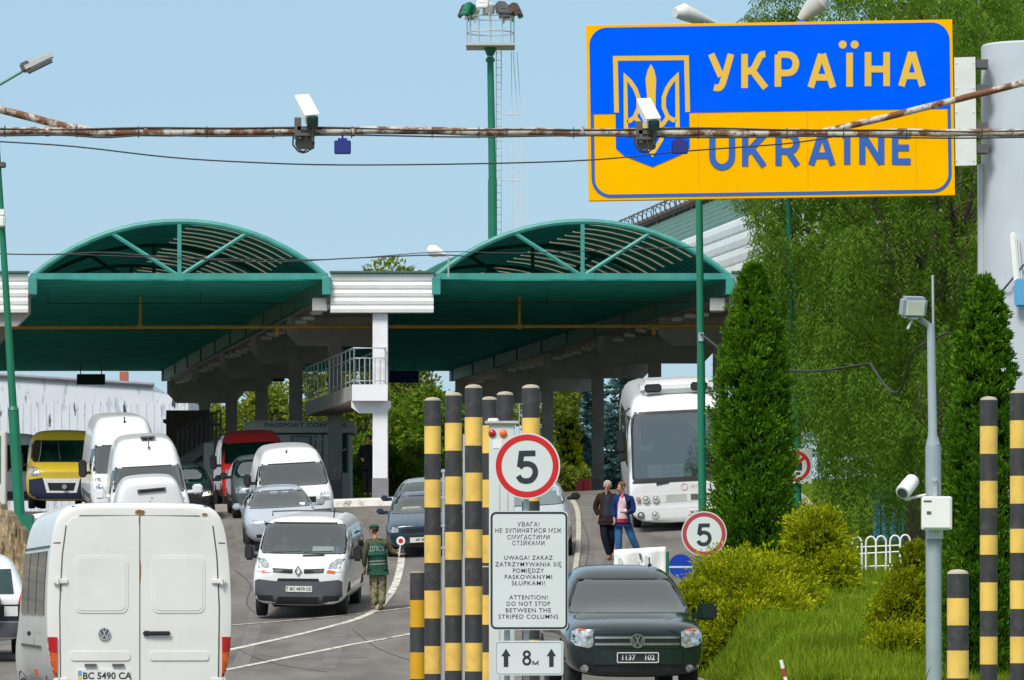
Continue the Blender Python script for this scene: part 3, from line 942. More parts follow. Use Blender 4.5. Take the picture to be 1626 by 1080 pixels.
# ------------------------------------------------------------------ rubble retaining wall on the left
rwall = B()
d0 = 96.
pr = [(-70, 770), (-30, 790), (0, 806), (18, 824), (34, 850), (45, 884), (50, 960)]
nU, nV = 40, 18
V, Fc = [], []
zg0 = road_z(-9, d0) - .3
def topz(px): return float(np.interp(px, [a for a, c in pr], [c for a, c in pr]))
rr_ = random.Random(3)
for j in range(nV + 1):
    for i in range(nU + 1):
        px = -70 + 118 * i / nU
        X = X_(px, d0); zt = Z_(topz(px), d0); z = zg0 + (zt - zg0) * j / nV
        V.append((X, d0 + .12 * (z - zg0) + rr_.uniform(-.07, .07), z + (rr_.uniform(-.05, .05) if j == nV else 0)))
for j in range(nV):
    for i in range(nU): Fc.append((j * (nU + 1) + i, j * (nU + 1) + i + 1, (j + 1) * (nU + 1) + i + 1, (j + 1) * (nU + 1) + i))
n0 = len(V)
for i in range(nU + 1):
    v = V[nV * (nU + 1) + i]; V.append((v[0], v[1] + 1.2 + rr_.uniform(-.1, .1), v[2] + .04))
for i in range(nU): Fc.append((nV * (nU + 1) + i, nV * (nU + 1) + i + 1, n0 + i + 1, n0 + i))
n1 = len(V)
for i in range(nU + 1): V.append((V[n0 + i][0], V[n0 + i][1], zg0))
for i in range(nU): Fc.append((n0 + i, n0 + i + 1, n1 + i + 1, n1 + i))
me = bpy.data.meshes.new('rubble_wall'); me.from_pydata([(x, y - d0, z - zg0) for x, y, z in V], [], Fc)
o = link_mesh('rubble_wall', me, M['rubble'], smooth=True, org=Vector((0, d0, zg0)))
tag(o, 'tapering rubble stone wall beside the left lamp post', 'stone wall')
# ------------------------------------------------------------------ gantry of rusty pipe with cameras
d = 38.0
gt = thing('pipe_gantry', (0, d, road_z(0, d)), 'rusty white pipe gantry spanning the whole road with slanted braces', 'gantry')
rp = random.Random(5)
b = B()
pp = []
for i in range(41):
    px = -260 + i * 53.0
    pp.append(P(px, 208 + (px / 1626) * 4 + rp.uniform(-1.4, 1.4) + 1.5 * math.sin(px / 140.), d))
b.tube(pp, .030, 10)
b.tube([P(-320, 78, d + .02), P(0, 174, d + .02), P(100, 200, d + .02), P(145, 208, d + .02)], .030, 10)
b.tube([P(1300, 211, d + .02), P(1400, 188, d + .02), P(1640, 128, d + .02), P(1900, 60, d + .02)], .026, 10)
for px in (75, 232, 560, 925): b.cyl(P(px - 3, 209, d), P(px + 3, 209, d), .038, n=10)
b.build('pipe', M['rust'], gt, smooth=True)
for px in (-250, 1850):
    x = X_(px, d); b = B().cyl((x, d, road_z(x, d)), (x, d, Z_(60, d)), .06, n=12)
    b.build('upright', M['rust'], gt, smooth=True)
b = B()
pts = []
for i in range(90):
    px = -60 + i * 19.5
    pts.append(P(px, 203.5 + (px / 1626) * 4 + 1.0 * math.sin(px / 47.) + 1.6 * math.sin(px / 113. + 1), d - .025))
b.tube(pts, .008, 5)
pts = []
for i in range(90):
    px = -60 + i * 19.5
    pts.append(P(px, 214.5 + (px / 1626) * 4 + 1.3 * math.sin(px / 61. + 2) + (5 * math.exp(-((px - 165) / 45) ** 2)), d - .033))
b.tube(pts, .0065, 5)
for i in range(15):
    px = 20 + i * 110 + rp.uniform(-30, 30); c = P(px, 209 + px / 1626 * 4, d)
    b.tube([c + Vector((.036 * 0, -.040 * math.cos(a), .044 * math.sin(a))) for a in np.linspace(0, 2 * math.pi, 10)], .003, 4)
b.build('cable_bundle', M['cable'], gt)


def gantry_cam(px, py, label, boxpx):
    t = thing('security_camera', P(px, 226, d), label, 'camera', 'cameras on the pipe gantry')
    # housing pointing towards the lower right and the camera
    a, c = P(px - 4, py - 20, d + .14), P(px + 11, py + 9, d - .20)
    t_ = (c - a).normalized(); sx = Vector((1, 0, 0)); up = sx.cross(t_).normalized(); up = -up if up.z < 0 else up
    sx = t_.cross(up)
    R = Matrix((sx, t_, up)).transposed().to_euler()
    L = (c - a).length
    mid = (a + c) / 2
    B().box(mid, (.098, L, .092), rot=R, bevel=.02).build('housing', M['white'], t, smooth=True)
    B().box(mid + up * .052 - t_ * .02, (.112, L + .04, .010), rot=R, bevel=.004).build('sun_shield', M['white'], t)
    B().box(c + t_ * .004, (.084, .02, .078), rot=R, bevel=.004).cyl(c, c + t_ * .03, .035, n=12).build('lens_window', M['winglass'], t)
    B().box(P(px - 12, py + 20, d - .02), (.05, .06, .16)).box(P(px, py + 30, d - .02), (.15, .08, .02)).box(P(px + 12, py + 28, d - .06), (.02, .05, .12)).box(P(px - 2, py + 20, d - .03), (.10, .04, .03)).build('bracket', M['lampdark'], t)
    tag(B().box(P(px, 222, d + .075), (.135, .08, .14), bevel=.008).build('junction_box', M['junction'], t))
    b = B()
    for k, (x0, x1, yy) in enumerate(((-14, 6, 241), (-19, 12, 243), (2, 14, 238))):
        b.tube([P(px + x0, 214, d - .05), P(px + x0 - 1, 230, d - .06)] + [P(px + x0 + (x1 - x0) * u, yy - 8 + 8 * math.sin(u * math.pi), d - .07) for u in (.25, .5, .75)] + [P(px + x1, 226, d - .06)], .007, 5)
    b.tube([P(px + 14, py + 12, d - .05), P(px + 15, 212, d - .06)], .006, 5)
    b.build('cable_loop', M['cable'], t)
    tag(B().box(P(boxpx, 234, d - .02), (.125, .07, .10), bevel=.006).box(P(boxpx, 223, d - .02), (.07, .05, .03)).cyl(P(boxpx, 224, d), P(boxpx, 212, d), .008, n=6).build('sensor_box', M['navy'], base=P(boxpx, 234, d)),
        'small navy blue box hung under the pipe beside the ' + ('left camera against the sky' if px < 700 else 'camera in front of the emblem'), 'sensor box', 'navy boxes under the gantry')


gantry_cam(485, 184, 'white security camera on the pipe gantry against open sky', 544)
gantry_cam(1027, 190, 'white security camera on the pipe gantry in front of the trident emblem', 1079)
b = B(); b.tube([P(*p, d + .4) for p in smoothpix([(-60, 222), (0, 225), (120, 233), (270, 250), (400, 258), (540, 262), (760, 260), (940, 254), (1090, 240), (1250, 228), (1330, 216)])], .006, 5)
tag(b.build('overhead_cable', M['cable'], base=P(540, 262, d + .4)), 'sagging overhead cable just below the pipe gantry', 'cable')
b = B(); b.tube([P(*p, 136) for p in smoothpix([(-60, 396), (0, 403), (90, 404), (170, 401), (260, 408), (420, 416), (560, 410), (690, 405), (740, 407)])], .018, 5)
b.tube([P(*p, 136) for p in smoothpix([(90, 403), (300, 410), (520, 412), (700, 400), (820, 402), (1000, 396), (1110, 392)])], .012, 5)
tag(b.build('overhead_cable', M['cable'], base=P(300, 405, 136)), 'thin overhead cables crossing in front of the canopy arches', 'cable')

# ------------------------------------------------------------------ left leaning lamp post
d = 107.0
bs = GP(38, 853)
bz = gz(X_(38, d), d)
t = thing('lamp_post', (X_(40, d), d, bz), 'green lamp post leaning left beside the rubble wall', 'lamp post')
a0 = Vector((X_(40, d), d, bz)); a1 = P(21, 650, d); a2 = P(-10, 140, d)
B().tube([a0, a1 - (a1 - a0) * .002], .115, 14).build('base_tube', M['greenpole'], t, smooth=True)
B().tube([a1, a2], [.085, .05], 12).cyl(a1 - Vector((0, 0, .02)), a1 + Vector((0, 0, .06)), .125, .09, n=14).build('pole', M['greenpole'], t, smooth=True)
B().tube([a2, P(40, 111, d)], .028, 8).build('arm', M['greenpole'], t)
c0, c1 = P(38, 112, d), P(83, 90, d)
ax = (c1 - c0).normalized()
R = Euler((0, -math.atan2(ax.z, ax.x), 0))
b = B().box((c0 + c1) / 2 + Vector((0, 0, .03)), ((c1 - c0).length, .32, .17), rot=R, bevel=.04); h = b.build('lamp_head', M['lampgrey'], t)
B().box((c0 + c1) / 2 + Vector((.04, 0, -.075)), ((c1 - c0).length * .85, .27, .03), rot=R).build('lens', M['lampdark'], h)
B().box(P(41, 106, d) + Vector((0, 0, .0)), (.22, .3, .2), rot=R, bevel=.03).build('gear_box', M['lampdark'], t)
B().box(P(3, 352, d - .1), (.14, .3, .24), bevel=.03).box(P(1, 337, d - .1), (.16, .16, .12)).build('floodlight', M['white'], t)
B().box(P(1, 262, d - .02), (.22, .2, .12), bevel=.02).build('clamp', M['lampdark'], t)
tag(B().box(P(42, 838, 106.5), (.32, .32, .55), bevel=.02).build('bin', M['greenpole'], base=P(42, 855, 106.5)), 'small dark green bin at the foot of the leaning lamp post', 'bin')

# ------------------------------------------------------------------ floodlight mast
d = 205.0
mz = gz(X_(783, d), d)
t = thing('floodlight_mast', (X_(781, d), d, mz), 'tall green floodlight mast with caged platform behind the right canopy', 'mast')
b = B().tube([(X_(783, d), d, mz), P(782, 285, d)], .19, 14); b.tube([P(782, 285, d), P(778.5, 90, d)], [.165, .135], 14)
b.cyl(P(778.5, 98, d), P(778.5, 93, d), .19, n=14); b.lathe([(.13, -.3), (.27, 0)], P(778.5, 77, d), 14)
b.build('pole', M['greenpole'], t, smooth=True)
r_ = .95; c = P(779, 74, d)
b = B().box(c, (1.98, 1.98, .10)); b.build('platform', M['lampgrey'], t)
b = B()
hh = 1.18
for i in range(12):
    a = i * math.pi / 6; q = c + Vector((r_ * math.cos(a), r_ * math.sin(a), .05)); b.cyl(q, q + Vector((0, 0, hh)), .028, n=5)
for z in (.55, hh): b.tube([c + Vector((r_ * math.cos(i * math.pi / 9), r_ * math.sin(i * math.pi / 9), z)) for i in range(19)], .025, 5)
b.build('cage', M['galv'], t)
cols = ['greenpole', 'lampdark', 'lampgrey', 'lampgrey', 'wood', 'greenpole', 'lampgrey', 'lampdark', 'wood']
for i in range(9):
    a = 2 * math.pi * i / 9 + .25; q = c + Vector((1.02 * math.cos(a), 1.02 * math.sin(a), hh + .30 + (.22 if i in (2, 6) else 0)))
    b = B().box(q, (.36, .42, .40), rot=(rad(-25), 0, a + math.pi / 2), bevel=.04)
    b.box(q + Vector((.17 * math.cos(a), .17 * math.sin(a), -.06)), (.5, .12, .5), rot=(rad(-25), 0, a + math.pi / 2), bevel=.03)
    b.box(q - Vector((.1 * math.cos(a), .1 * math.sin(a), .28)), (.06, .06, .35))
    b.build('floodlight', M[cols[i]], t)
b = B()
for px in (788, 796): b.cyl((X_(px, d), d + .4, mz), P(px, 76, d) + Vector((0, .4, 0)), .018, n=4)
for i in range(70): b.cyl(Vector((X_(788, d), d + .4, mz + 2 + i * .3)), Vector((X_(796, d), d + .4, mz + 2 + i * .3)), .012, n=4)
for px in (813, 823, 829): b.tube([(X_(px + 2, d), d + .5, mz), P(px, 200, d) + Vector((0, .5, 0)), P(px - 8 if px > 815 else 812, 80, d) + Vector((0, .5, 0))], .014, 4)
for py in (180, 285, 380): b.tube([P(796, py, d) + Vector((0, .4, 0)), P(829, py, d) + Vector((0, .5, 0))], .016, 4)
b.build('ladder', M['offwhite'], t)

# small white lamp head above the fascia
d = 137.0
t = thing('street_lamp', P(712, 430, d), 'white street lamp head on a thin arm above the white fascia', 'street lamp')
B().tube([P(712, 440, d), P(712, 408, d), P(700, 404, d)], .025, 6).build('arm', M['galv'], t)
B().tube([P(706, 405, d), P(700, 402, d), P(690, 399, d), P(682, 398, d), P(678, 398, d)], [.05, .10, .17, .15, .06], 12).build('lamp_head', M['white'], t, smooth=True)

# ------------------------------------------------------------------ green pole with lamp in front of the coach
d = 92.0
z0 = gz(X_(1116, d), d)
t = thing('lamp_post', (X_(1117, d), d, z0), 'straight green lamp post standing in front of the white coach', 'lamp post')
B().tube([(X_(1117, d), d, z0), P(1113, 560, d)], .075, 14).tube([P(1113, 560, d), P(1107, 60, d), P(1107, 34, d)], [.07, .055, .05], 12).build('pole', M['greenpole'], t, smooth=True)
B().box(P(1113, 535, d - .06), (.09, .06, .16)).build('cable_clamp', M['galv'], t)
b = B().tube([P(1107, 40, d), P(1120, 37, d)], .03, 6); b.build('arm', M['lampdark'], t)
b = B().tube([P(1072, 20, d - .3), P(1085, 19, d - .2), P(1106, 28, d), P(1135, 37, d + .2)], [.09, .16, .13, .04], 12); b.build('lamp_head', M['offwhite'], t, smooth=True)
b = B(); b.tube([P(*p, d - .1 - i * .8) for i, p in enumerate(smoothpix([(1113, 530), (1150, 558), (1190, 575), (1225, 583), (1290, 590), (1382, 577)], 3))], .02, 5)
b.tube([P(*p, 77 - i * .3) for i, p in enumerate(smoothpix([(1382, 577), (1400, 605), (1416, 622), (1432, 615), (1450, 560), (1480, 540), (1506, 528)], 3))], .018, 5)
tag(b.build('overhead_cable', M['cable'], base=P(1150, 558, d)), 'drooping dark cable from the green lamp post into the willow', 'cable')

# ------------------------------------------------------------------ green sign post with the no photography sign
d = 90.5
z0 = gz(X_(1266, d), d)
t = thing('lamp_post', (X_(1266, d), d, z0), 'green lamp post half hidden by willow leaves carrying the square camera ban sign', 'lamp post')
B().tube([(X_(1266, d), d, z0), P(1263, 655, d)], .09, 12).tube([P(1263, 655, d), P(1255, 480, d), P(1248, 180, d)], [.06, .055, .04], 10).build('pole', M['greenpole'], t, smooth=True)
s = tag(bpy.data.objects.new('prohibition_sign', None), 'square white camera ban sign with red ring half hidden behind the tall thuja', 'sign'); C.objects.link(s)
s.location = P(1262, 740, d - .14); ORG[s.name] = Vector(s.location)
fr = Fr(P(1262, 740, d - .14), u=(1, 0, -.02), v=(.02, 0, 1))
hs = 27.5 * d / FPX
B().poly(fr, rrect(-hs, -hs, hs, hs, .02), 0, .012).build('plate', M['signwhite'], s)
b = B().stroke(fr, circ(0, 0, hs * .80, 30), hs * .2, .013, .003, closed=True)
b.build('red_ring', M['signred'], s)
b = B().poly(fr, [(-.13, -.08), (.13, -.08), (.13, .06), (.05, .06), (.03, .10), (-.03, .10), (-.05, .06), (-.13, .06)], .0125, .003)
b.poly(fr, [(.02, -.16), (.10, -.16), (.10, -.11), (.02, -.11)], .0125, .003)
b.build('camera_symbol', M['signblack'], s)
B().stroke(fr, [(-hs * .57, -hs * .57), (hs * .57, hs * .57)], hs * .17, .017, .003).build('red_bar', M['signred'], s)

# ------------------------------------------------------------------ country sign
d = 61.0
sc = d / FPX
th = rad(.9)
u_, v_ = Vector((math.cos(th), 0, math.sin(th))), Vector((-math.sin(th), 0, math.cos(th)))
o0 = P(1223.5, 175, d)
fr = Fr(o0, u_, v_)
def S2(px, py):
    "photograph pixel on the sign -> sign coordinates"
    w_ = P(px, py, d) - o0
    return (w_.dot(u_), w_.dot(v_))
t = thing('country_sign', o0 + Vector((0, .1, -1.1)), 'large blue and yellow country sign with trident shield', 'sign')
W2, H2 = 290.8 * sc, 139.5 * sc
b = B().poly(fr, [(-W2, -H2), (W2, -H2), (W2, H2), (-W2, H2)], -.12, .12)
for i in range(1, 6):
    pass
b.build('board', M['signyellow'], t, bevel=.004)
ix, iy = 286.0 * sc, 135.2 * sc
ym = S2(1223, 177)[1]
r0 = 28 * sc
B().poly(fr, rrect(-ix, ym, ix, iy, r0, 8, (0, 0, 1, 1)), .002, .004).build('blue_field', M['signblue'], t)
b = B(); k = 2.6 * sc
pts = [(-ix + k, ym)] + arc(-ix + k + r0, -iy + k + r0, r0, 180, 270, 8) + arc(ix - k - r0, -iy + k + r0, r0, 270, 360, 8) + [(ix - k, ym)]
b.stroke(fr, pts, 5.2 * sc, .002, .004); b.build('blue_border', M['signblue2'], t)
b = B()
for px in (1108, 1281, 1453): 
    uu = S2(px, 177)[0]; b.poly(fr, [(uu - .0015, -iy + .1), (uu + .0015, -iy + .1), (uu + .0015, ym), (uu - .0015, ym)], .0065, .0006)
b.build('panel_seam', mat('seam', (.72, .36, .02), .7), t)
# letters drawn as strokes: each letter is a list of polylines on a 0..1 x 0..1 cell
LET = {
    'У': [[(0, 1), (.5, .34)], [(1, 1), (.62, .22), (.5, .06), (.36, .0), (.14, .02)]],
    'К': [[(0, 0), (0, 1)], [(0, .44), (.2, .5), (.42, .56), (.62, .8), (.78, .97), (.98, 1)], [(.34, .53), (1, 0)]],
    'Р': [[(0, 0), (0, 1)], [(0, 1), (.55, 1), (.82, .93), (.95, .8), (.95, .66), (.82, .5), (.55, .43), (0, .43)]],
    'А': [[(0, 0), (.47, 1)], [(1, 0), (.53, 1)], [(.2, .3), (.8, .3)]],
    'І': [[(.5, 0), (.5, 1)]],
    'Н': [[(0, 0), (0, 1)], [(1, 0), (1, 1)], [(0, .5), (1, .5)]],
    'U': [[(0, 1), (0, .32), (.08, .14), (.25, .02), (.5, -.03), (.75, .02), (.92, .14), (1, .32), (1, 1)]],
    'K': [[(0, 0), (0, 1)], [(1, 1), (.05, .40)], [(.32, .58), (1, 0)]],
    'R': [[(0, 0), (0, 1)], [(0, 1), (.55, 1), (.82, .93), (.95, .8), (.95, .68), (.82, .54), (.55, .47), (0, .47)], [(.5, .47), (1, 0)]],
    'A': [[(0, 0), (.47, 1)], [(1, 0), (.53, 1)], [(.2, .3), (.8, .3)]],
    'I': [[(.5, 0), (.5, 1)]],
    'N': [[(0, 0), (0, 1)], [(0, .98), (1, .02)], [(1, 0), (1, 1)]],
    'E': [[(0, 0), (0, 1)], [(0, .91), (.95, .91)], [(0, .09), (.95, .09)], [(0, .52), (.85, .52)]],
}
def letters(b, rows, wd):
    for ch, x0, x1, yt, yb in rows:
        for i, pl in enumerate(LET[ch]):
            if len(pl) > 4: pl = smoothpix(pl, 3)
            b.stroke(fr, [S2(x0 + wd / 2 + (x1 - x0 - wd) * a, yb - (wd / 2 if ch in 'EРPКK' and 0 else 0) - (yb - yt) * c) for a, c in pl], wd * sc, .0065 + .0006 * i, .003)
b = B()
letters(b, [('У', 1124, 1166, 86, 140), ('К', 1177, 1221, 86, 140), ('Р', 1230, 1270, 87, 138), ('А', 1282, 1328, 86, 139), ('І', 1343, 1355, 84, 138), ('Н', 1373, 1413, 83, 137), ('А', 1426, 1470, 83, 137)], 10.5)
for px in (1338, 1357): b.poly(fr, [S2(px + 6.5 * math.cos(a), 71 + 6.5 * math.sin(a)) for a in np.linspace(0, 2 * math.pi, 14)[:-1]], .0065, .003)
b.build('gold_lettering', M['signgold'], t)
b = B()
letters(b, [('U', 1126, 1167, 216, 264), ('K', 1178, 1218, 214, 264), ('R', 1231, 1271, 214, 263), ('A', 1283, 1327, 212, 262), ('I', 1340, 1350, 211, 261), ('N', 1364, 1404, 211, 261), ('E', 1416, 1452, 210, 261)], 10.0)
b.build('blue_lettering', M['signblue2'], t)
# shield and trident
b = B().poly(fr, [S2(*p) for p in ((976, 92), (1093, 90), (1095, 235), (1080, 246), (1036, 265), (992, 248), (978, 236))], .0065, .003)
b.build('shield', M['signblue'], t)
b = B()
b.stroke(fr, [S2(*p) for p in ((979, 179), (977, 93), (1090, 92), (1092, 178))], 7.6 * sc, .010, .002)
b.build('shield_border', M['signgold'], t)
b = B(); z_ = .010
b.stroke(fr, [S2(*p) for p in ((994, 208), (993, 122), (1001, 130), (1009, 142), (1014, 156), (1014, 172), (1008, 186), (1000, 192), (996, 191))], 6.8 * sc, z_, .002)
b.stroke(fr, [S2(*p) for p in ((1076, 206), (1075, 121), (1067, 129), (1059, 141), (1054, 155), (1054, 171), (1060, 185), (1069, 191), (1073, 190))], 6.8 * sc, z_, .002)
b.poly(fr, [S2(*p) for p in ((1033.5, 102), (1039, 112), (1042, 126), (1041, 150), (1041, 170), (1045, 186), (1052, 197), (1018, 198), (1025, 187), (1028, 170), (1027, 150), (1025, 126), (1028, 112))], z_ + .001, .002)
b.stroke(fr, [S2(*p) for p in ((1010, 188), (1018, 199), (1035, 204), (1052, 198), (1060, 187))], 6.8 * sc, z_ + .002, .002)
b.stroke(fr, [S2(*p) for p in ((992, 207), (1022, 207), (1022, 222), (1036, 244), (1050, 222), (1050, 206), (1078, 206))], 6.8 * sc, z_ + .003, .002)
b.stroke(fr, [S2(*p) for p in ((1036, 204), (1036, 243))], 6.8 * sc, z_ + .004, .002)
b.build('trident', M['signgold'], t)
b = B().poly(fr, [S2(*p) for p in ((1515.5, 91), (1549, 90), (1551, 262), (1517.5, 263))], -.09, .06)
for py in (100, 140, 178, 215, 255):
    for px in (1519, 1546): b.ball(fr(*S2(px, py), -.03), .012, 6)
b.build('mounting_plate', M['greypole'] if False else M['offwhite'], t)
b = B()
for py in (100, 140, 200, 235): B().box(fr(*S2(1557, py), -.2), (.20, .28, .10)).build('clamp', M['lampdark'], t)
b.bm.free()
B().cyl(fr(*S2(1273, 37), -.06), fr(*S2(1273, 31), -.06), .06, .03, n=10).build('cable_gland', M['signblue'], t)

# sign mast with lamps
d2 = 61.6
x0 = X_(1634, d2); z0 = gz(x0, d2)
t = thing('sign_mast', (x0, d2, z0), 'thick pale grey steel mast carrying the country sign', 'mast')
b = B().lathe([(.585, 0), (.585, Z_(72, d2) - z0 - .02), (.565, Z_(72, d2) - z0)], (x0, d2, z0), 48); b.build('tube', mat('mast_paint', (.50, .55, .62), .5, var=.05, scale=2, dirt=.25, dirtcol=(.42, .36, .32)), t, smooth=True)
b = B().box((x0 - .60, d2 - .06, (z0 + Z_(262, d2)) / 2), (.06, .16, Z_(262, d2) - z0)); b.build('flange', M['galv'], t)
b = B().box(P(1612, 415, d2 - .66), (.075, .06, .70), rot=(0, rad(-5), 0), bevel=.02).cyl(P(1616, 380, d2 - .6), P(1622, 450, d2 - .6), .02, n=8); b.build('antenna', M['white'], t)
b = B().box(P(1620, 465, d2 - .68), (.14, .1, .34), bevel=.02); b.build('junction_box', M['skyblue'], t)
b = B().tube([P(1626, 420, d2 - .62), P(1600, 452, d2 - .6), P(1585, 470, d2 - .4)], .012, 5); b.build('cable', M['cable'], t)
d3 = 63.0
s = thing('street_lamp', P(1285, 40, d3), 'grey lamp head tilted up just above the top edge of the country sign', 'street lamp')
B().tube([P(1276, 60, d3), P(1277, 32, d3), P(1284, 22, d3)], .035, 8).build('arm', M['lampdark'], s)
B().tube([P(1270, 32, d3), P(1284, 18, d3), P(1300, 4, d3), P(1312, -8, d3)], [.05, .10, .14, .06], 12).build('lamp_head', M['lampgrey'], s, smooth=True)

# ------------------------------------------------------------------ grey pole with floodlight, camera and box
d = 58.0
x0 = X_(1483, d); z0 = gz(x0, d)
t = thing('camera_pole', (x0, d, z0), 'grey steel pole with floodlight standing in front of the right thuja', 'pole')
B().cyl((x0, d, z0), P(1482, 708, d), .092, n=16).build('lower_tube', M['greypole'], t, smooth=True)
B().tube([P(1482, 708, d), P(1481.5, 703, d), P(1481, 690, d), P(1478, 515, d)], [.085, .08, .052, .046], 14).build('upper_tube', M['greypole'], t, smooth=True)
B().tube([P(1482, 540, d), P(1481, 437, d)], .014, 8).build('rod', M['galv'], t)
B().tube([P(1479, 520, d), P(1468, 512, d), P(1460, 506, d)], .035, 8).build('arm', M['greypole'], t)
f = thing('floodlight', P(1450, 506, d - .1), 'grey floodlight with pale lens on top of the grey pole', 'floodlight')
R = Euler((rad(12), 0, rad(24)))
B().box(P(1450, 488, d - .12), (.31, .16, .245), rot=R, bevel=.035).build('housing', M['greypole'], f)
mR = R.to_matrix()
B().box(P(1450, 488, d - .12) + mR @ Vector((-.01, -.083, 0)), (.225, .02, .165), rot=R, bevel=.004).build('lens', mat('lamp_lens', (.62, .64, .56), .25), f)
B().box(P(1450, 506, d - .1), (.1, .1, .02)).tube([P(1448, 508, d - .1), P(1441, 523, d - .15)], .016, 6).build('bracket', M['galv'], f)
c = thing('security_camera', P(1443, 790, d), 'white bullet camera bracketed on the grey pole above its white box', 'camera')
a, e = P(1450, 762, d + .06), P(1433, 783, d - .16)
B().tube([a, a.lerp(e, .06), a.lerp(e, .5), a.lerp(e, .97), e], [.07, .085, .088, .088, .08], 16).build('housing', M['white'], c, smooth=True)
tn = (e - a).normalized()
B().tube([e - tn * .01, e + tn * .012], .062, 14).build('lens_window', M['winglass'], c)
B().tube([P(1442, 780, d - .02), P(1443, 792, d), P(1470, 786, d)], .018, 8).box(P(1441, 792, d - .02), (.06, .05, .04)).build('bracket', M['offwhite'], c)
c = thing('control_box', P(1487, 842, d), 'white steel control box strapped to the grey pole', 'box')
B().box(P(1487, 815, d - .17), (.345, .15, .385), bevel=.012).build('cabinet', M['white'], c)
B().box(P(1487, 814, d - .252), (.32, .012, .35), bevel=.004).build('door', M['white'], c)
B().box(P(1475, 814, d - .262), (.05, .012, .03)).box(P(1473, 796, d - .26), (.09, .004, .02)).build('latch', M['lampdark'], c)
B().box(P(1484, 774, d - .11), (.05, .05, .20)).cyl(P(1484, 770, d - .11), P(1484, 762, d - .13), .03, n=10).cyl(P(1484, 842, d - .02), P(1484, 856, d - .02), .10, n=14).build('strap', M['galv'], c)

# ------------------------------------------------------------------ striped posts
def post(px, ytop, d, label, bands, gold=False, cap=True, r=.0925, grp='tall black and yellow striped posts'):
    x = X_(px, d); zt = Z_(ytop, d); z0 = gz(x, d) if px > 1300 else road_z(x, d)
    t = thing('striped_post', (x, d, z0), label, 'post', grp)
    zs = [zt] + [Z_(y, d) for y in bands]
    st = zs[-2] - zs[-1] if len(zs) > 2 else .288
    while zs[-1] - st > z0 + .05: zs.append(zs[-1] - st)
    zs.append(z0)
    b = B().cyl((x, d, z0), (x, d, zt - .03), r - .004, n=24)
    b.build('core', M['bandblack'], t, smooth=True)
    if cap:
        B().lathe([(r, -.014), (r * .93, .004), (r * .6, .020), (.01, .027)], (x, d, zt - .01), 24).build('cap', M['capbeige'], t, smooth=True)
        zs[0] = zt - .026
    else:
        B().lathe([(r, -.012), (r * .97, 0), (.01, .002)], (x, d, zt), 24).build('cap', M['capbeige'], t, smooth=True)
        zs[0] = zt - .013
    for i, (a, c) in enumerate(zip(zs, zs[1:])):
        B().cyl((x, d, c), (x, d, a), r if i % 2 == 0 else r + .0015, n=28).build('band', M['bandblack'] if i % 2 == 0 else M['bandgold' if gold else 'bandyellow'], t, smooth=True)
    return t


post(752, 613, 53.0, 'tall striped post nearest the portal cabinet, third and tallest of the left row', (663, 708, 751, 796))
post(720, 625, 55.0, 'tall striped post in the middle of the left row of three', (672, 716, 757, 801))
post(687, 633, 57.0, 'tall striped post at the left end of the left row, beside the short gold post', (677, 721, 762, 806))
post(777, 632, 57.6, 'tall striped post almost hidden behind the portal cabinet', (676, 720, 762, 806))
post(802, 624, 55.2, 'tall striped post directly behind the red and orange lamps of the cabinet', (671, 715, 757, 801))
post(843, 613, 52.3, 'tall striped post rising behind the large round speed limit sign', (664, 708, 752, 796))
post(663, 908, 61.0, 'short post striped black and deep gold left of the tall posts', (953, 996, 1036, 1078), gold=True, cap=False, grp='short striped posts')
post(771, 899, 54.5, 'short striped post peeping out at the left edge of the text sign', (945, 992, 1036, 1080), cap=False, grp='short striped posts')
post(1570, 632, 53.5, 'tall striped post just right of the grey camera pole, before the thuja', (677, 721, 764, 807, 850, 881, 925, 970, 1011, 1055))
post(1618, 621, 52.5, 'tall striped post at the right edge of the picture', (668, 712, 756, 800, 840, 878, 922, 967, 1011, 1053))
post(1521, 907, 44.5, 'short striped post at the foot of the grey camera pole', (950, 993, 1033, 1077), r=.095, grp='short striped posts')

# grey channel frames between the posts and the radiation portal cabinet
d = 54.2
x0 = X_(800, d); z0 = road_z(x0, d)
t = thing('portal_cabinet', (x0, d, z0), 'pale grey radiation portal cabinet with red and orange lamps between the striped posts', 'cabinet')
B().box(P(800, 920, d).xyz * 0 + Vector((X_(797, d), d + .1, (z0 + Z_(672, d)) / 2)), ((812 - 771) * d / FPX, .28, Z_(672, d) - z0), bevel=.01).build('body', M['signwhite'], t)
b = B().box(Vector((X_(797, d), d + .09, Z_(671, d))), ((822 - 768) * d / FPX, .34, .03), bevel=.005); b.build('lid', M['lampgrey'], t)
for px, m in ((781.5, 'lampred'), (799, 'lamporange')):
    if m not in M: M[m] = mat(m, (.42, .012, .02) if m == 'lampred' else (.85, .16, .01), .25, coat=.5)
    B().lathe([(.045, 0), (.045, .02), (.036, .04), (.018, .052), (.004, .056)], P(px, 688, d - .045), 16, ax='y').build('lamp', M[m], t, smooth=True) if 0 else B().ball(P(px, 688, d - .045), (.043, .03, .043), 14).build('lamp', M[m], t, smooth=True)
B().box(P(783, 668, d), (.115, .1, .05), bevel=.01).box(P(779, 669, d - .055), (.02, .012, .025)).box(P(787, 669, d - .055), (.02, .012, .025)).build('sensor', M['white'], t)
b = B()
for px in (793, 806): b.box(Vector((X_(px, d), d - .043, (z0 + Z_(716, d)) / 2)), (.012, .006, Z_(716, d) - z0))
b.build('door_seam', M['lampgrey'], t)
b = B(); fr = Fr((0, d - .04, 0)); b.poly(fr, [(X_(783, d), Z_(698, d)), (X_(797, d), Z_(698, d)), (X_(797, d), Z_(712, d)), (X_(783, d), Z_(712, d))], .001, .004); b.build('notice', M['white'], t)
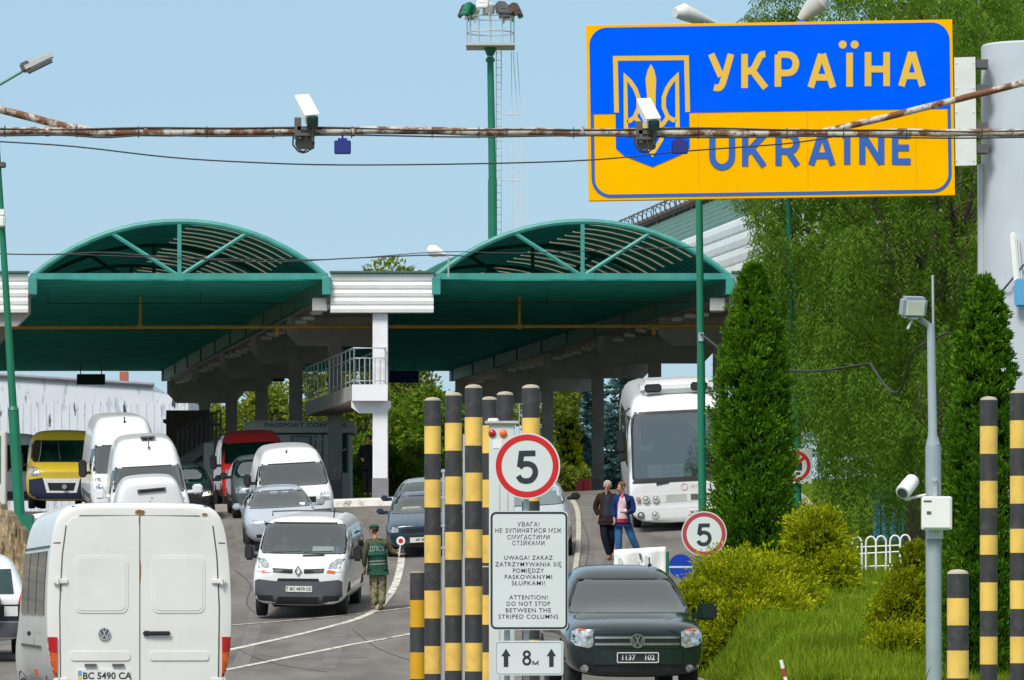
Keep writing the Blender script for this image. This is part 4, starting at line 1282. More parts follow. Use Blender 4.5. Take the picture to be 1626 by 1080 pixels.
for px, dd in ((737, 54.6), ):
    x = X_(px, dd); z0 = road_z(x, dd)
    tag(B().box(Vector((x, dd, (z0 + Z_(690, dd)) / 2)), (.028, .05, Z_(690, dd) - z0)).build('rail_post', M['galv'], base=(x, dd, z0)), 'thin pale rail post between two tall striped posts', 'post')
for px, dd in ((704, 56.5), ):
    x = X_(px, dd); z0 = road_z(x, dd)
    b = B().box(Vector((x, dd, (z0 + Z_(745, dd)) / 2)), (.022, .04, Z_(745, dd) - z0)); 
    for py in (748, 790, 835, 870): b.box(P(px, py, dd), (.05, .05, .03))
    tag(b.build('rail_post', M['galv'], base=(x, dd, z0)), 'thin notched rail post between the leftmost pair of tall striped posts', 'post')

# ------------------------------------------------------------------ sign post: round 5, text board, 8 m plate
d = 50.0
x0 = X_(826, d); z0 = road_z(x0, d)
tag(B().cyl((x0 + .06, d + .06, z0), (x0 + .06, d + .06, Z_(720, d)), .03, n=12).cyl((x0 - .13, d + .06, z0), (x0 - .13, d + .06, Z_(830, d)), .03, n=12).build('sign_post', M['galv'], smooth=True, base=(x0, d, z0)), 'twin galvanised tubes holding the signs in front of the striped posts', 'sign post')
def round5(px, py, dd, rpx, label, faded=False):
    c = P(px, py, dd); r = rpx * dd / FPX
    s = thing('speed_limit_sign', c, label, 'sign')
    fr = Fr(c)
    B().poly(fr, circ(0, 0, r, 48), 0, .012).build('plate', M['signwhite'], s)
    B().stroke(fr, circ(0, 0, r * .865, 48), r * .175, .0125, .003, closed=True).build('red_ring', M['signredfade' if faded else 'signred'], s)
    b = B(); k = r
    b.stroke(fr, [(k * .25, k * .385), (-k * .17, k * .375), (-k * .225, -k * .03)], k * .17, .0125, .003)
    b.stroke(fr, smoothpix([(-k * .235, -k * .045), (-k * .12, k * .05), (k * .03, k * .065), (k * .18, 0), (k * .245, -k * .14), (k * .225, -k * .29), (k * .12, -k * .42), (-k * .03, -k * .455), (-k * .18, -k * .42), (-k * .27, -k * .30)], 3), k * .165, .0131, .003)
    b.build('numeral', M['signblack'], s)
    return s
round5(837, 740, 49.95, 52.5, 'large round speed limit 5 sign with bright red ring above the text board')
round5(1118, 848, 78.5, 36, 'small round speed limit 5 sign with faded red ring behind the yellow shrub', True)
z0 = gz(X_(1118, 78.6), 78.6)
tag(B().cyl((X_(1118, 78.6), 78.6, z0), P(1118, 880, 78.6), .03, n=10).build('sign_post', M['galv'], base=(X_(1118, 78.6), 78.6, z0)), 'thin post of the faded speed limit sign, sunk in the shrub', 'sign post')
c = P(840, 906, 49.95)
s = thing('text_sign', c, 'tall white board with black warning text in three languages', 'sign')
fr = Fr(c); k = 49.95 / FPX
B().poly(fr, rrect(-62 * k, -94.5 * k, 62 * k, 94.5 * k, .05), 0, .014).build('plate', M['signwhite'], s)
B().stroke(fr, rrect(-59.5 * k, -91.5 * k, 59.5 * k, 91.5 * k, .045), 3.2 * k, .0145, .002, closed=True).build('border', M['signblack'], s)
b = B()
TX = [(833, 'УВАГА!', 832), (843, 'НЕ ЗУПИНЯТИСЯ МІЖ', 0), (853.5, 'СМУГАСТИМИ', 0), (863, 'СТІЙКАМИ', 0), (886, 'UWAGA! ZAKAZ', 0), (896.5, 'ZATRZYMYWANIA SIĘ', 0), (906.5, 'POMIĘDZY', 0), (916.5, 'PASKOWANYMI', 0), (926.5, 'SŁUPKAMI!', 0), (949, 'ATTENTION!', 0), (959, 'DO NOT STOP', 0), (969.5, 'BETWEEN THE', 0), (979.5, 'STRIPED COLUMNS', 0)]
WD = {0: 35, 1: 105, 2: 67, 3: 51, 4: 77, 5: 105, 6: 49, 7: 75, 8: 53, 9: 61, 10: 69, 11: 72, 12: 95}
for i, (yy, tx, _) in enumerate(TX):
    n0 = len(b.bm.verts)
    b.text(fr, tx, 9.6 * k, u=-1 * k, v=(906 - yy) * k, w0=.0145, bold=.002, space=1.12)
    b.bm.verts.ensure_lookup_table(); vs = list(b.bm.verts)[n0:]
    xs_ = [v.co.x for v in vs]; cxm = (min(xs_) + max(xs_)) / 2; f_ = WD[i] * k / (max(xs_) - min(xs_))
    for v in vs: v.co.x = c.x - 1 * k + (v.co.x - cxm) * f_
b.build('lettering', M['signblack'], s, recalc=False)
c = P(840, 1045, 49.95)
s = thing('distance_plate', c, 'small white plate reading 8 m between two upward arrows', 'sign')
fr = Fr(c)
B().poly(fr, rrect(-54.5 * k, -27.5 * k, 54.5 * k, 27.5 * k, .03), 0, .014).build('plate', M['signwhite'], s)
B().stroke(fr, rrect(-52 * k, -25 * k, 52 * k, 25 * k, .028), 1.2 * k, .0145, .002, closed=True).build('border', M['greypole'], s)
b = B()
for uu in (-36.5, 35.5): b.poly(fr, [((uu + a) * k, e * k) for a, e in ((-3.6, -14), (3.6, -14), (3.6, 3), (7.5, 3), (0, 15), (-7.5, 3), (-3.6, 3))], .0145, .002)
b.stroke(fr, circ(-3.5 * k, 6.2 * k, 4.6 * k, 18, 4.4 * k), 3.6 * k, .0145, .002, closed=True)
b.stroke(fr, circ(-3.5 * k, -4.6 * k, 5.4 * k, 18, 5.4 * k), 3.6 * k, .0149, .002, closed=True)
b.stroke(fr, [((6 + a) * k, e * k) for a, e in ((.2, -11), (.2, -5), (4.2, -10), (8.2, -5), (8.2, -11))], 1.8 * k, .0145, .002)
b.build('symbols', M['signblack'], s)

# white board on green frame, blue round sign, red boards, marker pole
d = 85.0
x0 = X_(1016, d); z0 = road_z(x0, d)
t = thing('notice_board', (x0, d, z0), 'white sheet board with faint figures standing behind the dark pickup roof', 'board')
rw_ = random.Random(2)
b = B(); nx, nz = 16, 14; V = []
for j in range(nz + 1):
    for i in range(nx + 1):
        px = 975 + 82 * i / nx; py = (873 - 5 * i / nx) + 130 * j / nz
        V.append(b.bm.verts.new(P(px, py, d) + Vector((0, .025 * math.sin(i * .9 + j * .5) + rw_.uniform(-.008, .008), 0))))
for j in range(nz):
    for i in range(nx): b._f([V[j * (nx + 1) + i], V[(j + 1) * (nx + 1) + i], V[(j + 1) * (nx + 1) + i + 1], V[j * (nx + 1) + i + 1]])
o = b.build('sheet', M['white'], t, smooth='all'); m_ = o.modifiers.new('s', 'SOLIDIFY'); m_.thickness = .01
b = B(); fr = Fr(P(0, 0, d) * 0 + Vector((0, d - .045, 0)))
for px, py in ((984, 888), (1009, 886), (1026, 885)): b.poly(fr, [(X_(px - 3, d), Z_(py + 26, d)), (X_(px + 5, d), Z_(py + 26, d)), (X_(px + 4, d), Z_(py, d)), (X_(px, d), Z_(py - 3, d)), (X_(px - 3, d), Z_(py, d))], 0, .002)
b.build('faint_figure', mat('faint_print', (.60, .61, .61), .7), t)
b = B(); b.poly(fr, [(X_(1016, d), Z_(890, d)), (X_(1020, d), Z_(886, d)), (X_(1018, d), Z_(880, d)), (X_(1014, d), Z_(878, d))], .003, .002); b.poly(fr, [(X_(1046, d), Z_(916, d)), (X_(1050, d), Z_(916, d)), (X_(1050, d), Z_(906, d)), (X_(1047, d), Z_(904, d))], .003, .002); b.build('mark', M['lampdark'], t)
b = B()
for px in (978, 1060): b.cyl((X_(px, d), d + .06, road_z(X_(px, d), d)), P(px, 876, d + .06), .025, n=8)
b.build('frame', M['greenpole'], t)
d = 83.5
c = P(1081, 899, d)
s = thing('round_blue_sign', c, 'round blue sign with white bar half hidden by the yellow shrub', 'sign')
fr = Fr(c); r = 19 * d / FPX
B().poly(fr, circ(0, 0, r, 32), 0, .012).build('plate', mat('blue_sign', (.004, .045, .42), .4), s)
B().poly(fr, [(-r * .97, -.09 * 0 - .03), (r * .97, -.03), (r * .97, -.0), (-r * .97, -.0)], .0125, .002).build('bar', M['signwhite'], s)
z0 = gz(c.x, d + .05)
tag(B().cyl((c.x, d + .05, z0), (c.x, d + .05, c.z + .1), .025, n=8).build('sign_post', M['galv'], base=(c.x, d + .05, z0)), 'thin post of the round blue sign behind the shrub', 'sign post')
d = 146.0
for i, (px, lab) in enumerate(((920, 'red folding board leaning left at the foot of the column'), (930, 'red folding board right of its twin at the foot of the column'))):
    z0 = Z_(791, d); x = X_(px, d)
    b = B()
    b.hexa([(x - .16, d - .25, z0), (x + .16, d - .25, z0), (x + .16, d - .22, z0), (x - .16, d - .22, z0), (x - .06, d - .02, z0 + .55), (x + .13, d - .02, z0 + .55), (x + .13, d + .01, z0 + .55), (x - .06, d + .01, z0 + .55)])
    b.hexa([(x - .16, d + .22, z0), (x + .16, d + .22, z0), (x + .16, d + .25, z0), (x - .16, d + .25, z0), (x - .06, d + .015, z0 + .55), (x + .13, d + .015, z0 + .55), (x + .13, d + .045, z0 + .55), (x - .06, d + .045, z0 + .55)])
    tag(b.build('folding_board', M['signredfade' if i == 0 else 'signred'], base=(x, d, z0)), lab, 'folding board', 'red folding boards')
d = 57.4
x0 = X_(1250, d); z0 = gz(x0, d)
t = thing('marker_stake', (x0, d, z0), 'thin red and white marker stake leaning in the grass', 'stake')
p0, p1 = Vector((x0 + .02, d, z0)), P(1240, 1048, d)
for i in range(4):
    B().cyl(p0.lerp(p1, i / 4), p0.lerp(p1, (i + 1) / 4), .022, n=10).build('band', [M['signredfade'], M['white']][i % 2], t)
# hooped white fence
d = 86.0
hf = B()
def hoopz(px): return Z_(907, d)
for i in range(8):
    px = 1300 + i * 19.2 - (3 if i % 2 else 0) + 6; xx = X_(px, d); r = .085; zt = Z_(866 - i * .9, d); z0 = gz(xx, d) - .05
    hf.tube([(xx - r, d, z0)] + [(xx + r * math.cos(a), d, zt + r * 1.3 * math.sin(a)) for a in np.linspace(math.pi, 0, 9)] + [(xx + r, d, z0)], .016, 6)
for dz0, dz1 in ((872, 866), (883, 876), (902, 898)): hf.tube([P(1296, dz0, d + .02), P(1428, dz1, d + .02)], .014, 6)
tag(hf.build('hoop_fence', M['white'], base=(X_(1370, d), d, gz(X_(1370, d), d))), 'low white hooped garden fence on the grass', 'fence')
# pale blue panel fence glimpsed under the willow
d = 99.0
bf = B()
for i in range(8):
    x = X_(1392 + i * 13, d); zz = gz(x, d); bf.box((x, d, zz + .62), (.13, .04, 1.25), bevel=.01)
bf.box((X_(1440, d), d + .04, gz(X_(1440, d), d) + .9), (1.5, .04, .08))
tag(bf.build('board_fence', M['skyblue'], base=(X_(1440, d), d, gz(X_(1440, d), d))), 'sky blue board fence glimpsed beneath the willow', 'fence')
# ------------------------------------------------------------------ vehicles
def paint(name, col, rough=.32, dirt=.18): return mat(name, col, rough, var=.03, scale=1.5, dirt=dirt, dirtcol=(.26, .23, .19), coat=.5)
M['glass'] = glassmat('windscreen_glass', (.55, .63, .63), .13, 1.7)
M['glassbright'] = glassmat('bright_windscreen_glass', (.60, .68, .68), .17, 1.6)
M['glassdark'] = glassmat('dark_side_glass', (.06, .08, .09), .06, 1.6)
M['headglass'] = mat('headlamp_glass', (.42, .45, .47), .12, metal=.45, var=.7, scale=17, coat=.6)
M['chrome'] = mat('chrome', (.75, .76, .78), .15, metal=1, var=.05)
M['grille'] = mat('grille_black', (.012, .013, .015), .45, var=.3, scale=30)
M['bumpergrey'] = mat('bumper_grey', (.075, .082, .095), .65, var=.12, dirt=.3, dirtcol=(.13, .12, .11))
M['plate'] = mat('number_plate', (.70, .71, .68), .4, var=.05)
M['tailred'] = mat('tail_lamp_red', (.42, .008, .012), .2, var=.15, scale=8, coat=.6)
M['tailorange'] = mat('tail_lamp_orange', (.62, .10, .01), .2, var=.1, coat=.6)
M['interior'] = mat('car_interior', (.045, .047, .05), .9, var=.3)
M['seat'] = mat('seat_fabric', (.09, .09, .10), .9, var=.2)
M['plateblue'] = mat('plate_blue', (.02, .07, .40), .4)
M['seam'] = mat('panel_gap', (.10, .10, .095), .8)
M['arch'] = mat('wheel_arch_liner', (.012, .012, .012), .95)

W_WHITE = paint('white_paint', (.80, .81, .82))
W_CREAM = paint('cream_paint', (.73, .725, .685), .40, .16)
W_DULL = paint('dusty_white_paint', (.74, .75, .75), .4, .3)
W_SILVER = mat('silver_paint', (.55, .60, .66), .3, metal=.45, var=.03, coat=.5, dirt=.2, dirtcol=(.3, .28, .25))
W_RED = paint('red_paint', (.68, .018, .025))
W_YEL = paint('ochre_paint', (.58, .42, .022), .4)
W_BLUE = mat('dark_blue_paint', (.025, .055, .095), .25, metal=.3, var=.05, coat=.7, dirt=.2, dirtcol=(.14, .14, .14))
W_GREEN = mat('dark_green_paint', (.006, .018, .019), .2, metal=.0, var=.05, coat=.9, dirt=.15, dirtcol=(.08, .085, .08))
W_GREY = mat('grey_green_paint', (.12, .15, .15), .3, metal=.4, var=.05, coat=.5, dirt=.25, dirtcol=(.14, .13, .12))
W_BLACK = mat('black_paint', (.012, .013, .016), .25, coat=.7, dirt=.15, dirtcol=(.07, .07, .07))


def van_st(W, H, L, zb=.25, bump=.5, hz=1.0, wz=1.27, tz=1.84, hl=.85, tl=1.6, rl=2.1, tum=.84, nose=.78, tail=.95):
    w = W / 2
    st = [
        (0, zb + .08, .76 * w, bump, .84 * w, hz * .80, .84 * w, hz * .93, .72 * w, hz * .96),
        (.10, zb, .88 * w, bump, .95 * w, hz * .86, .95 * w, hz * 1.0, .84 * w, hz * 1.03),
        (hl * .55, zb, .90 * w, bump, .99 * w, .95, .99 * w, (hz + wz) / 2, .91 * w, (hz + wz) / 2 + .03),
        (hl, zb, .90 * w, bump, w, 1.0, w, wz - .02, .93 * w, wz + .01),
        ((hl + tl) / 2, zb, .9 * w, bump, w, 1.05, w, (wz + tz) / 2 - .02, (.93 + tum) / 2 * w, (wz + tz) / 2 + .02),
        (tl, zb, .9 * w, bump, w, 1.05, w, tz - .03, (tum + .015) * w, tz + .03),
        ((tl + rl) / 2, zb, .9 * w, bump, w, 1.05, w, (tz + H) / 2 - .05, (tum + .005) * w, (tz + H) / 2 + .05),
        (rl, zb, .9 * w, bump, w, 1.05, w, H - .12, tum * w, H - .01),
        (rl + .5, zb, .9 * w, bump, w, 1.05, w, H - .10, tum * w, H),
        (L - .5, zb, .9 * w, bump, w, 1.05, w, H - .10, tum * w, H),
        (L - .10, zb, .9 * w, bump, w, 1.05, w, H - .11, tum * w, H - .01),
        (L, zb + .05, .86 * w, bump, tail * w, 1.05, tail * w, H - .17, (tum - .05) * w, H - .07)]
    return st


def car_st(W, H, L, zb=.20, bump=.48, hz=.74, wz=.98, tz=1.36, hl=1.0, tl=1.72, rl=None, tum=.68, bz=.95, tailz=.95):
    w = W / 2; rl = rl or L - 1.15
    return [
        (0, zb + .10, .62 * w, bump, .74 * w, hz * .84, .74 * w, hz * .93, .62 * w, hz * .95),
        (.12, zb, .80 * w, bump, .91 * w, hz * .92, .90 * w, hz * 1.0, .78 * w, hz * 1.03),
        (hl * .5, zb, .86 * w, bump, .98 * w, .80, .98 * w, (hz + wz) / 2, .84 * w, (hz + wz) / 2 + .04),
        (hl, zb, .88 * w, bump, w, .86, w, wz - .02, .87 * w, wz + .02),
        ((hl + tl) / 2, zb, .88 * w, bump, w, bz - .03, .99 * w, (wz + tz) / 2 - .02, (.87 + tum) / 2 * w, (wz + tz) / 2 + .02),
        (tl, zb, .88 * w, bump, w, bz, .99 * w, tz - .02, (tum + .02) * w, tz + .03),
        (tl + .45, zb, .88 * w, bump, w, bz, .99 * w, H - .07, tum * w, H),
        (rl, zb, .88 * w, bump, w, bz + .02, .99 * w, H - .08, (tum - .01) * w, H - .02),
        (L - .45, zb, .88 * w, bump, .99 * w, bz + .02, .98 * w, tailz + .05, .80 * w, tailz + .09),
        (L - .12, zb, .85 * w, bump, .96 * w, bz - .1, .95 * w, tailz - .05, .76 * w, tailz - .02),
        (L, zb + .1, .75 * w, bump, .85 * w, bz - .2, .84 * w, tailz - .15, .66 * w, tailz - .12)]


def loft(stations, name, m, parent, sub=2, hole=None, xhole=None):
    bm = bmesh.new(); loops = []
    for (y, zb, wb, z1, w1, z2, w2, z3, w3, z4) in stations:
        half = [(0, zb), (wb, zb), (w1, z1), (w2, z2), (w3, z3), (w3 * .6, z3 + (z4 - z3) * .8), (0, z4)]
        full = half + [(-x, z) for x, z in half[-2:0:-1]]
        loops.append([bm.verts.new((x, y, z)) for x, z in full])
    n = 12
    for a, b in zip(loops, loops[1:]):
        for i in range(n): bm.faces.new((a[i], a[(i + 1) % n], b[(i + 1) % n], b[i]))
    for L, fl in ((loops[0], False), (loops[-1], True)):
        for q in ((11, 0, 1, 2, 10), (10, 2, 3, 9), (9, 3, 4, 8), (8, 4, 5, 6, 7)):
            vs = [L[i] for i in q]
            bm.faces.new(vs[::-1] if fl else vs)
    bmesh.ops.recalc_face_normals(bm, faces=bm.faces)
    me = bpy.data.meshes.new(name); bm.to_mesh(me); bm.free()
    o = bpy.data.objects.new(name, me); C.objects.link(o)
    md = o.modifiers.new('s', 'SUBSURF'); md.levels = sub; md.render_levels = sub
    dg = bpy.context.evaluated_depsgraph_get()
    me2 = bpy.data.meshes.new_from_object(o.evaluated_get(dg))
    bpy.data.objects.remove(o); bpy.data.meshes.remove(me)
    bm = bmesh.new(); bm.from_mesh(me2)
    bvh = BVHTree.FromBMesh(bm)
    for poly, ymax in (hole or []):
        a = sum(p[0] * q[1] - q[0] * p[1] for p, q in zip(poly, poly[1:] + poly[:1]))
        if a < 0: poly = poly[::-1]
        for (x0, z0), (x1, z1) in zip(poly, poly[1:] + poly[:1]):
            fs = [f for f in bm.faces if f.normal.y < -.05 and f.calc_center_median().y < ymax]
            ge = list(set(e for f in fs for e in f.edges)); gv = list(set(v for f in fs for v in f.verts))
            bmesh.ops.bisect_plane(bm, geom=fs + ge + gv, plane_co=(x0, 0, z0), plane_no=(z1 - z0, 0, x0 - x1), dist=1e-5)
        def inside(x, z):
            return all((x1 - x0) * (z - z0) - (z1 - z0) * (x - x0) > 0 for (x0, z0), (x1, z1) in zip(poly, poly[1:] + poly[:1]))
        dl = [f for f in bm.faces if f.normal.y < -.05 and f.calc_center_median().y < ymax and inside(f.calc_center_median().x, f.calc_center_median().z)]
        bmesh.ops.delete(bm, geom=dl, context='FACES')
    bm.to_mesh(me2); bm.free(); me2.name = name
    o = link_mesh(name, me2, m, parent, smooth=True)
    return o, bvh


def patch(bvh, poly, name, m, parent, view='front', off=.006, step=.09, depth=.02, ymax=None):
    "a panel that follows the body, drawn as an outline seen from the front, the left (-x), or the right"
    bm = bmesh.new()
    polys = poly if isinstance(poly[0][0], (tuple, list)) else [poly]
    for pl in polys:
        a = sum(p[0] * q[1] - q[0] * p[1] for p, q in zip(pl, pl[1:] + pl[:1]))
        if a < 0: pl = pl[::-1]
        bm.faces.new([bm.verts.new((x, z, 0)) for x, z in pl])
    poly = [p for pl in polys for p in pl]
    x0, x1 = min(p[0] for p in poly), max(p[0] for p in poly); z0, z1 = min(p[1] for p in poly), max(p[1] for p in poly)
    for lo, hi, no in ((x0, x1, (1, 0, 0)), (z0, z1, (0, 1, 0))):
        k = int((hi - lo) / step)
        for i in range(1, k + 1):
            c = lo + (hi - lo) * i / (k + 1)
            bmesh.ops.bisect_plane(bm, geom=bm.faces[:] + bm.edges[:] + bm.verts[:], plane_co=(c, c, 0), plane_no=no, dist=1e-6)
    front = view == 'front'
    dirv = Vector((0, 1, 0)) if front else Vector((1, 0, 0)) if view == 'left' else Vector((-1, 0, 0))
    miss = []; good = []
    for v in bm.verts:
        u, z = v.co.x, v.co.y
        o_ = Vector((u, -20, z)) if front else Vector((-20 if view == 'left' else 20, u, z))
        h = bvh.ray_cast(o_, dirv)
        bad = lambda q: q[0] is None or (ymax is not None and q[0].y > ymax)
        if bad(h):
            k = 1.0
            while k > .6 and bad(h):
                k -= .01; h = bvh.ray_cast(Vector((u * k, -20, z)) if front else Vector((o_.x, u, 1 + (z - 1) * k)), dirv)
            if h[0] is None: h = bvh.find_nearest(Vector((u, 1, z)) if front else Vector((-1 if view == 'left' else 1, u, z)))
            v.co = h[0]
        else:
            v.co = h[0]
        v.co = v.co - dirv * off
    bd = [e for e in bm.edges if e.is_boundary]
    r = bmesh.ops.extrude_edge_only(bm, edges=bd)
    for v in r['geom']:
        if isinstance(v, bmesh.types.BMVert): v.co += dirv * depth
    bmesh.ops.recalc_face_normals(bm, faces=bm.faces)
    # make sure the panel faces outwards
    s = sum(f.normal.dot(dirv) * f.calc_area() for f in bm.faces)
    if s > 0:
        for f in bm.faces: f.normal_flip()
    me = bpy.data.meshes.new(name); bm.to_mesh(me); bm.free()
    return link_mesh(name, me, m, parent, smooth=True)


def sym(p): return [(-x, z) for x, z in p]
def band_poly(xw0, z0, xw1, z1): return [(-xw0, z0), (xw0, z0), (xw1, z1), (-xw1, z1)]


def wheel(parent, x, y, r=.32, w=.2):
    b = B().lathe([(r * .62, -w / 2), (r * .93, -w / 2), (r, -w * .36), (r, w * .36), (r * .93, w / 2), (r * .62, w / 2)], (x, y, r), 24, ax='x')
    o = b.build('wheel', M['rubber'], parent, smooth=True, local=True)
    s = -1 if x < 0 else 1
    b = B().lathe([(r * .62, s * w * .40), (r * .55, s * w * .30), (r * .2, s * w * .36), (r * .16, s * w * .44), (.01, s * w * .44)], (x, y, r), 20, ax='x')
    b.build('rim', M['galv'], o, smooth=True, local=True)


def mirrors(parent, W, y, z, m, size=(.20, .14, .26), out=.16, both=True):
    for s in ((-1, 1) if both else (both,)):
        b = B().box((s * (W / 2 + out), y, z), size, rot=(0, 0, s * .15), bevel=.04)
        b.box((s * (W / 2 + out / 2 - .03), y + .02, z - size[2] * .25), (out + .06, .06, .08), bevel=.015)
        o = b.build('wing_mirror', m, parent, smooth=True, local=True)
        B().box((s * (W / 2 + out), y + size[1] / 2 + .005, z + .01), (size[0] * .8, .01, size[2] * .8)).build('mirror_glass', M['chrome'], o, local=True)


def cabin(parent, W, wz, hl, tl, tz, L=2.2, person=()):
    w = W / 2
    b = B().box((0, hl + .1, wz - .14), (W * .86, .5, .22), bevel=.05)
    b.box((0, tl + L * .5, .5), (W * .86, L, .06)).box((0, tl + L, (.5 + tz - .08) / 2), (W * .66, .06, tz - .58))
    b.build('dashboard', M['interior'], parent, local=True)
    for x in (-.46 * w, .46 * w):
        b = B().box((x, tl + .35, wz - .22), (.50, .14, .75), rot=(rad(-12), 0, 0), bevel=.06).box((x, tl + .42, wz + .24), (.27, .12, .2), bevel=.05).box((x, tl + .1, wz - .5), (.5, .5, .14), bevel=.05)
        b.build('seat', M['seat'], parent, local=True)
    b = B(); b.tube([(.46 * w + .18 * math.cos(a), hl + .42 + .05 * math.sin(a), wz + .02 + .17 * math.sin(a)) for a in np.linspace(0, 2 * math.pi, 17)], .015, 6)
    b.build('steering_wheel', M['black'], parent, local=True)


def vehicle(name, label, cat, px, d, yaw, st, m, ws, hl, tl, patches, W, wheels=(), mirror=None, group=None, glass='glass', roll=0., cab=True, X=None, zoff=0., side=True):
    X = X_(px, d) if X is None else X
    z = road_z(X, d) + zoff
    t = thing(name, (X, d, z), label, cat, group, rot=ground_rot(X, d, rad(yaw)))
    if roll: t.rotation_euler = (t.rotation_euler.to_matrix() @ Euler((0, rad(roll), 0)).to_matrix()).to_euler()
    hole = [([(x * .965, z_ * 1.0 + (.02 if z_ < sum(q[1] for q in ws) / len(ws) else -.02)) for x, z_ in ws], tl + .5)] if (ws and cab) else None
    body, bvh = loft(st, 'body', m, t, hole=hole)
    if ws:
        patch(bvh, ws, 'windscreen', M[glass], t, off=.008, step=.10, depth=.006, ymax=tl + .25)
        z0, z1 = min(q[1] for q in ws), max(q[1] for q in ws)
        n_ = len(ws)
        cxy = (0, (z0 + z1) / 2)
        ring_o = [(x * 1.012, cxy[1] + (z_ - cxy[1]) * 1.03) for x, z_ in ws]
        ring_i = [(x * .968, cxy[1] + (z_ - cxy[1]) * .94) for x, z_ in ws]
        # rubber seal, four strips
        patch(bvh, [[ring_o[i], ring_o[(i + 1) % n_], ring_i[(i + 1) % n_], ring_i[i]] for i in range(n_)], 'seal', M['black'], t, off=.011, step=.15, depth=.004, ymax=tl + .25)
        if cab: cabin(t, W, z0, hl, tl, z1)
    for p in patches:
        nm, poly, mm = p[0], p[1], p[2]
        kw = dict(p[3]) if len(p) > 3 else {}
        both = kw.pop('both', False)
        mm = M[mm] if isinstance(mm, str) else mm
        patch(bvh, poly, nm, mm, t, **kw)
        if both: patch(bvh, sym(poly), nm, mm, t, **kw)
    for (x, y, r) in wheels:
        for s in (-1, 1):
            wheel(t, s * x, y, r)
            arch = [(y + (r + .07) * math.cos(a), max(.24, r + (r + .07) * math.sin(a))) for a in np.linspace(0, math.pi, 14)]
            patch(bvh, [(q[0], q[1]) for q in arch], 'wheel_arch', M['arch'], t, view='left' if s < 0 else 'right', off=.004, step=.2)
    if mirror: mirrors(t, W, *mirror)
    return t, bvh


def plate(parent, bvh, x, z, w_, text=None, m='plate', tm='signblack', h=.115, flag=None, tilt=0., size=.085, off=.02):
    h0 = bvh.ray_cast(Vector((x, -20, z)), Vector((0, 1, 0)))
    y = (h0[0].y if h0[0] else 0) - off
    fr = Fr((x, y, z))
    o = B().poly(fr, rrect(-w_ / 2, -h / 2, w_ / 2, h / 2, .012, 3), -off - .01, .012 + off).build('number_plate', M[m], parent, local=True)
    if text:
        b = B()
        for s_, u in text: b.text(fr, s_, size, u=u, v=-.002, w0=.0025, bold=.02, th=.002)
        b.build('plate_text', M[tm], o, local=True, recalc=False)
    if flag:
        b = B(); b.poly(fr, [(-w_ / 2 + .008, .0), (-w_ / 2 + .045, .0), (-w_ / 2 + .045, h / 2 - .01), (-w_ / 2 + .008, h / 2 - .01)], .0025, .001); b.build('plate_flag', M['skyblue'], o, local=True)
        b = B(); b.poly(fr, [(-w_ / 2 + .008, -h / 2 + .01), (-w_ / 2 + .045, -h / 2 + .01), (-w_ / 2 + .045, .0), (-w_ / 2 + .008, .0)], .0025, .001); b.build('plate_flag', M['bandyellow'], o, local=True)
    return o


def vw(parent, fr, r, m='chrome', dark='signblack', th=.012):
    o = B().poly(fr, circ(0, 0, r, 28), 0, th * .4).build('badge', M[dark], parent, local=True)
    b = B().stroke(fr, circ(0, 0, r * .93, 28), r * .14, th * .4, th * .6, closed=True)
    b.stroke(fr, [(-r * .36, r * .80), (0, r * .12), (r * .36, r * .80)], r * .17, th * .4, th * .5)
    b.stroke(fr, [(-r * .78, r * .42), (-r * .36, -r * .72), (0, r * .02), (r * .36, -r * .72), (r * .78, r * .42)], r * .17, th * .4, th * .55)
    b.build('badge_emblem', M[m], o, local=True)


wsp = lambda a, z0, b_, z1, r=.05: [(-a + r, z0), (a - r, z0), (a, z0 + r), (b_ + .0, z1 - r), (b_ - r, z1), (-b_ + r, z1), (-b_, z1 - r), (-a, z0 + r)]

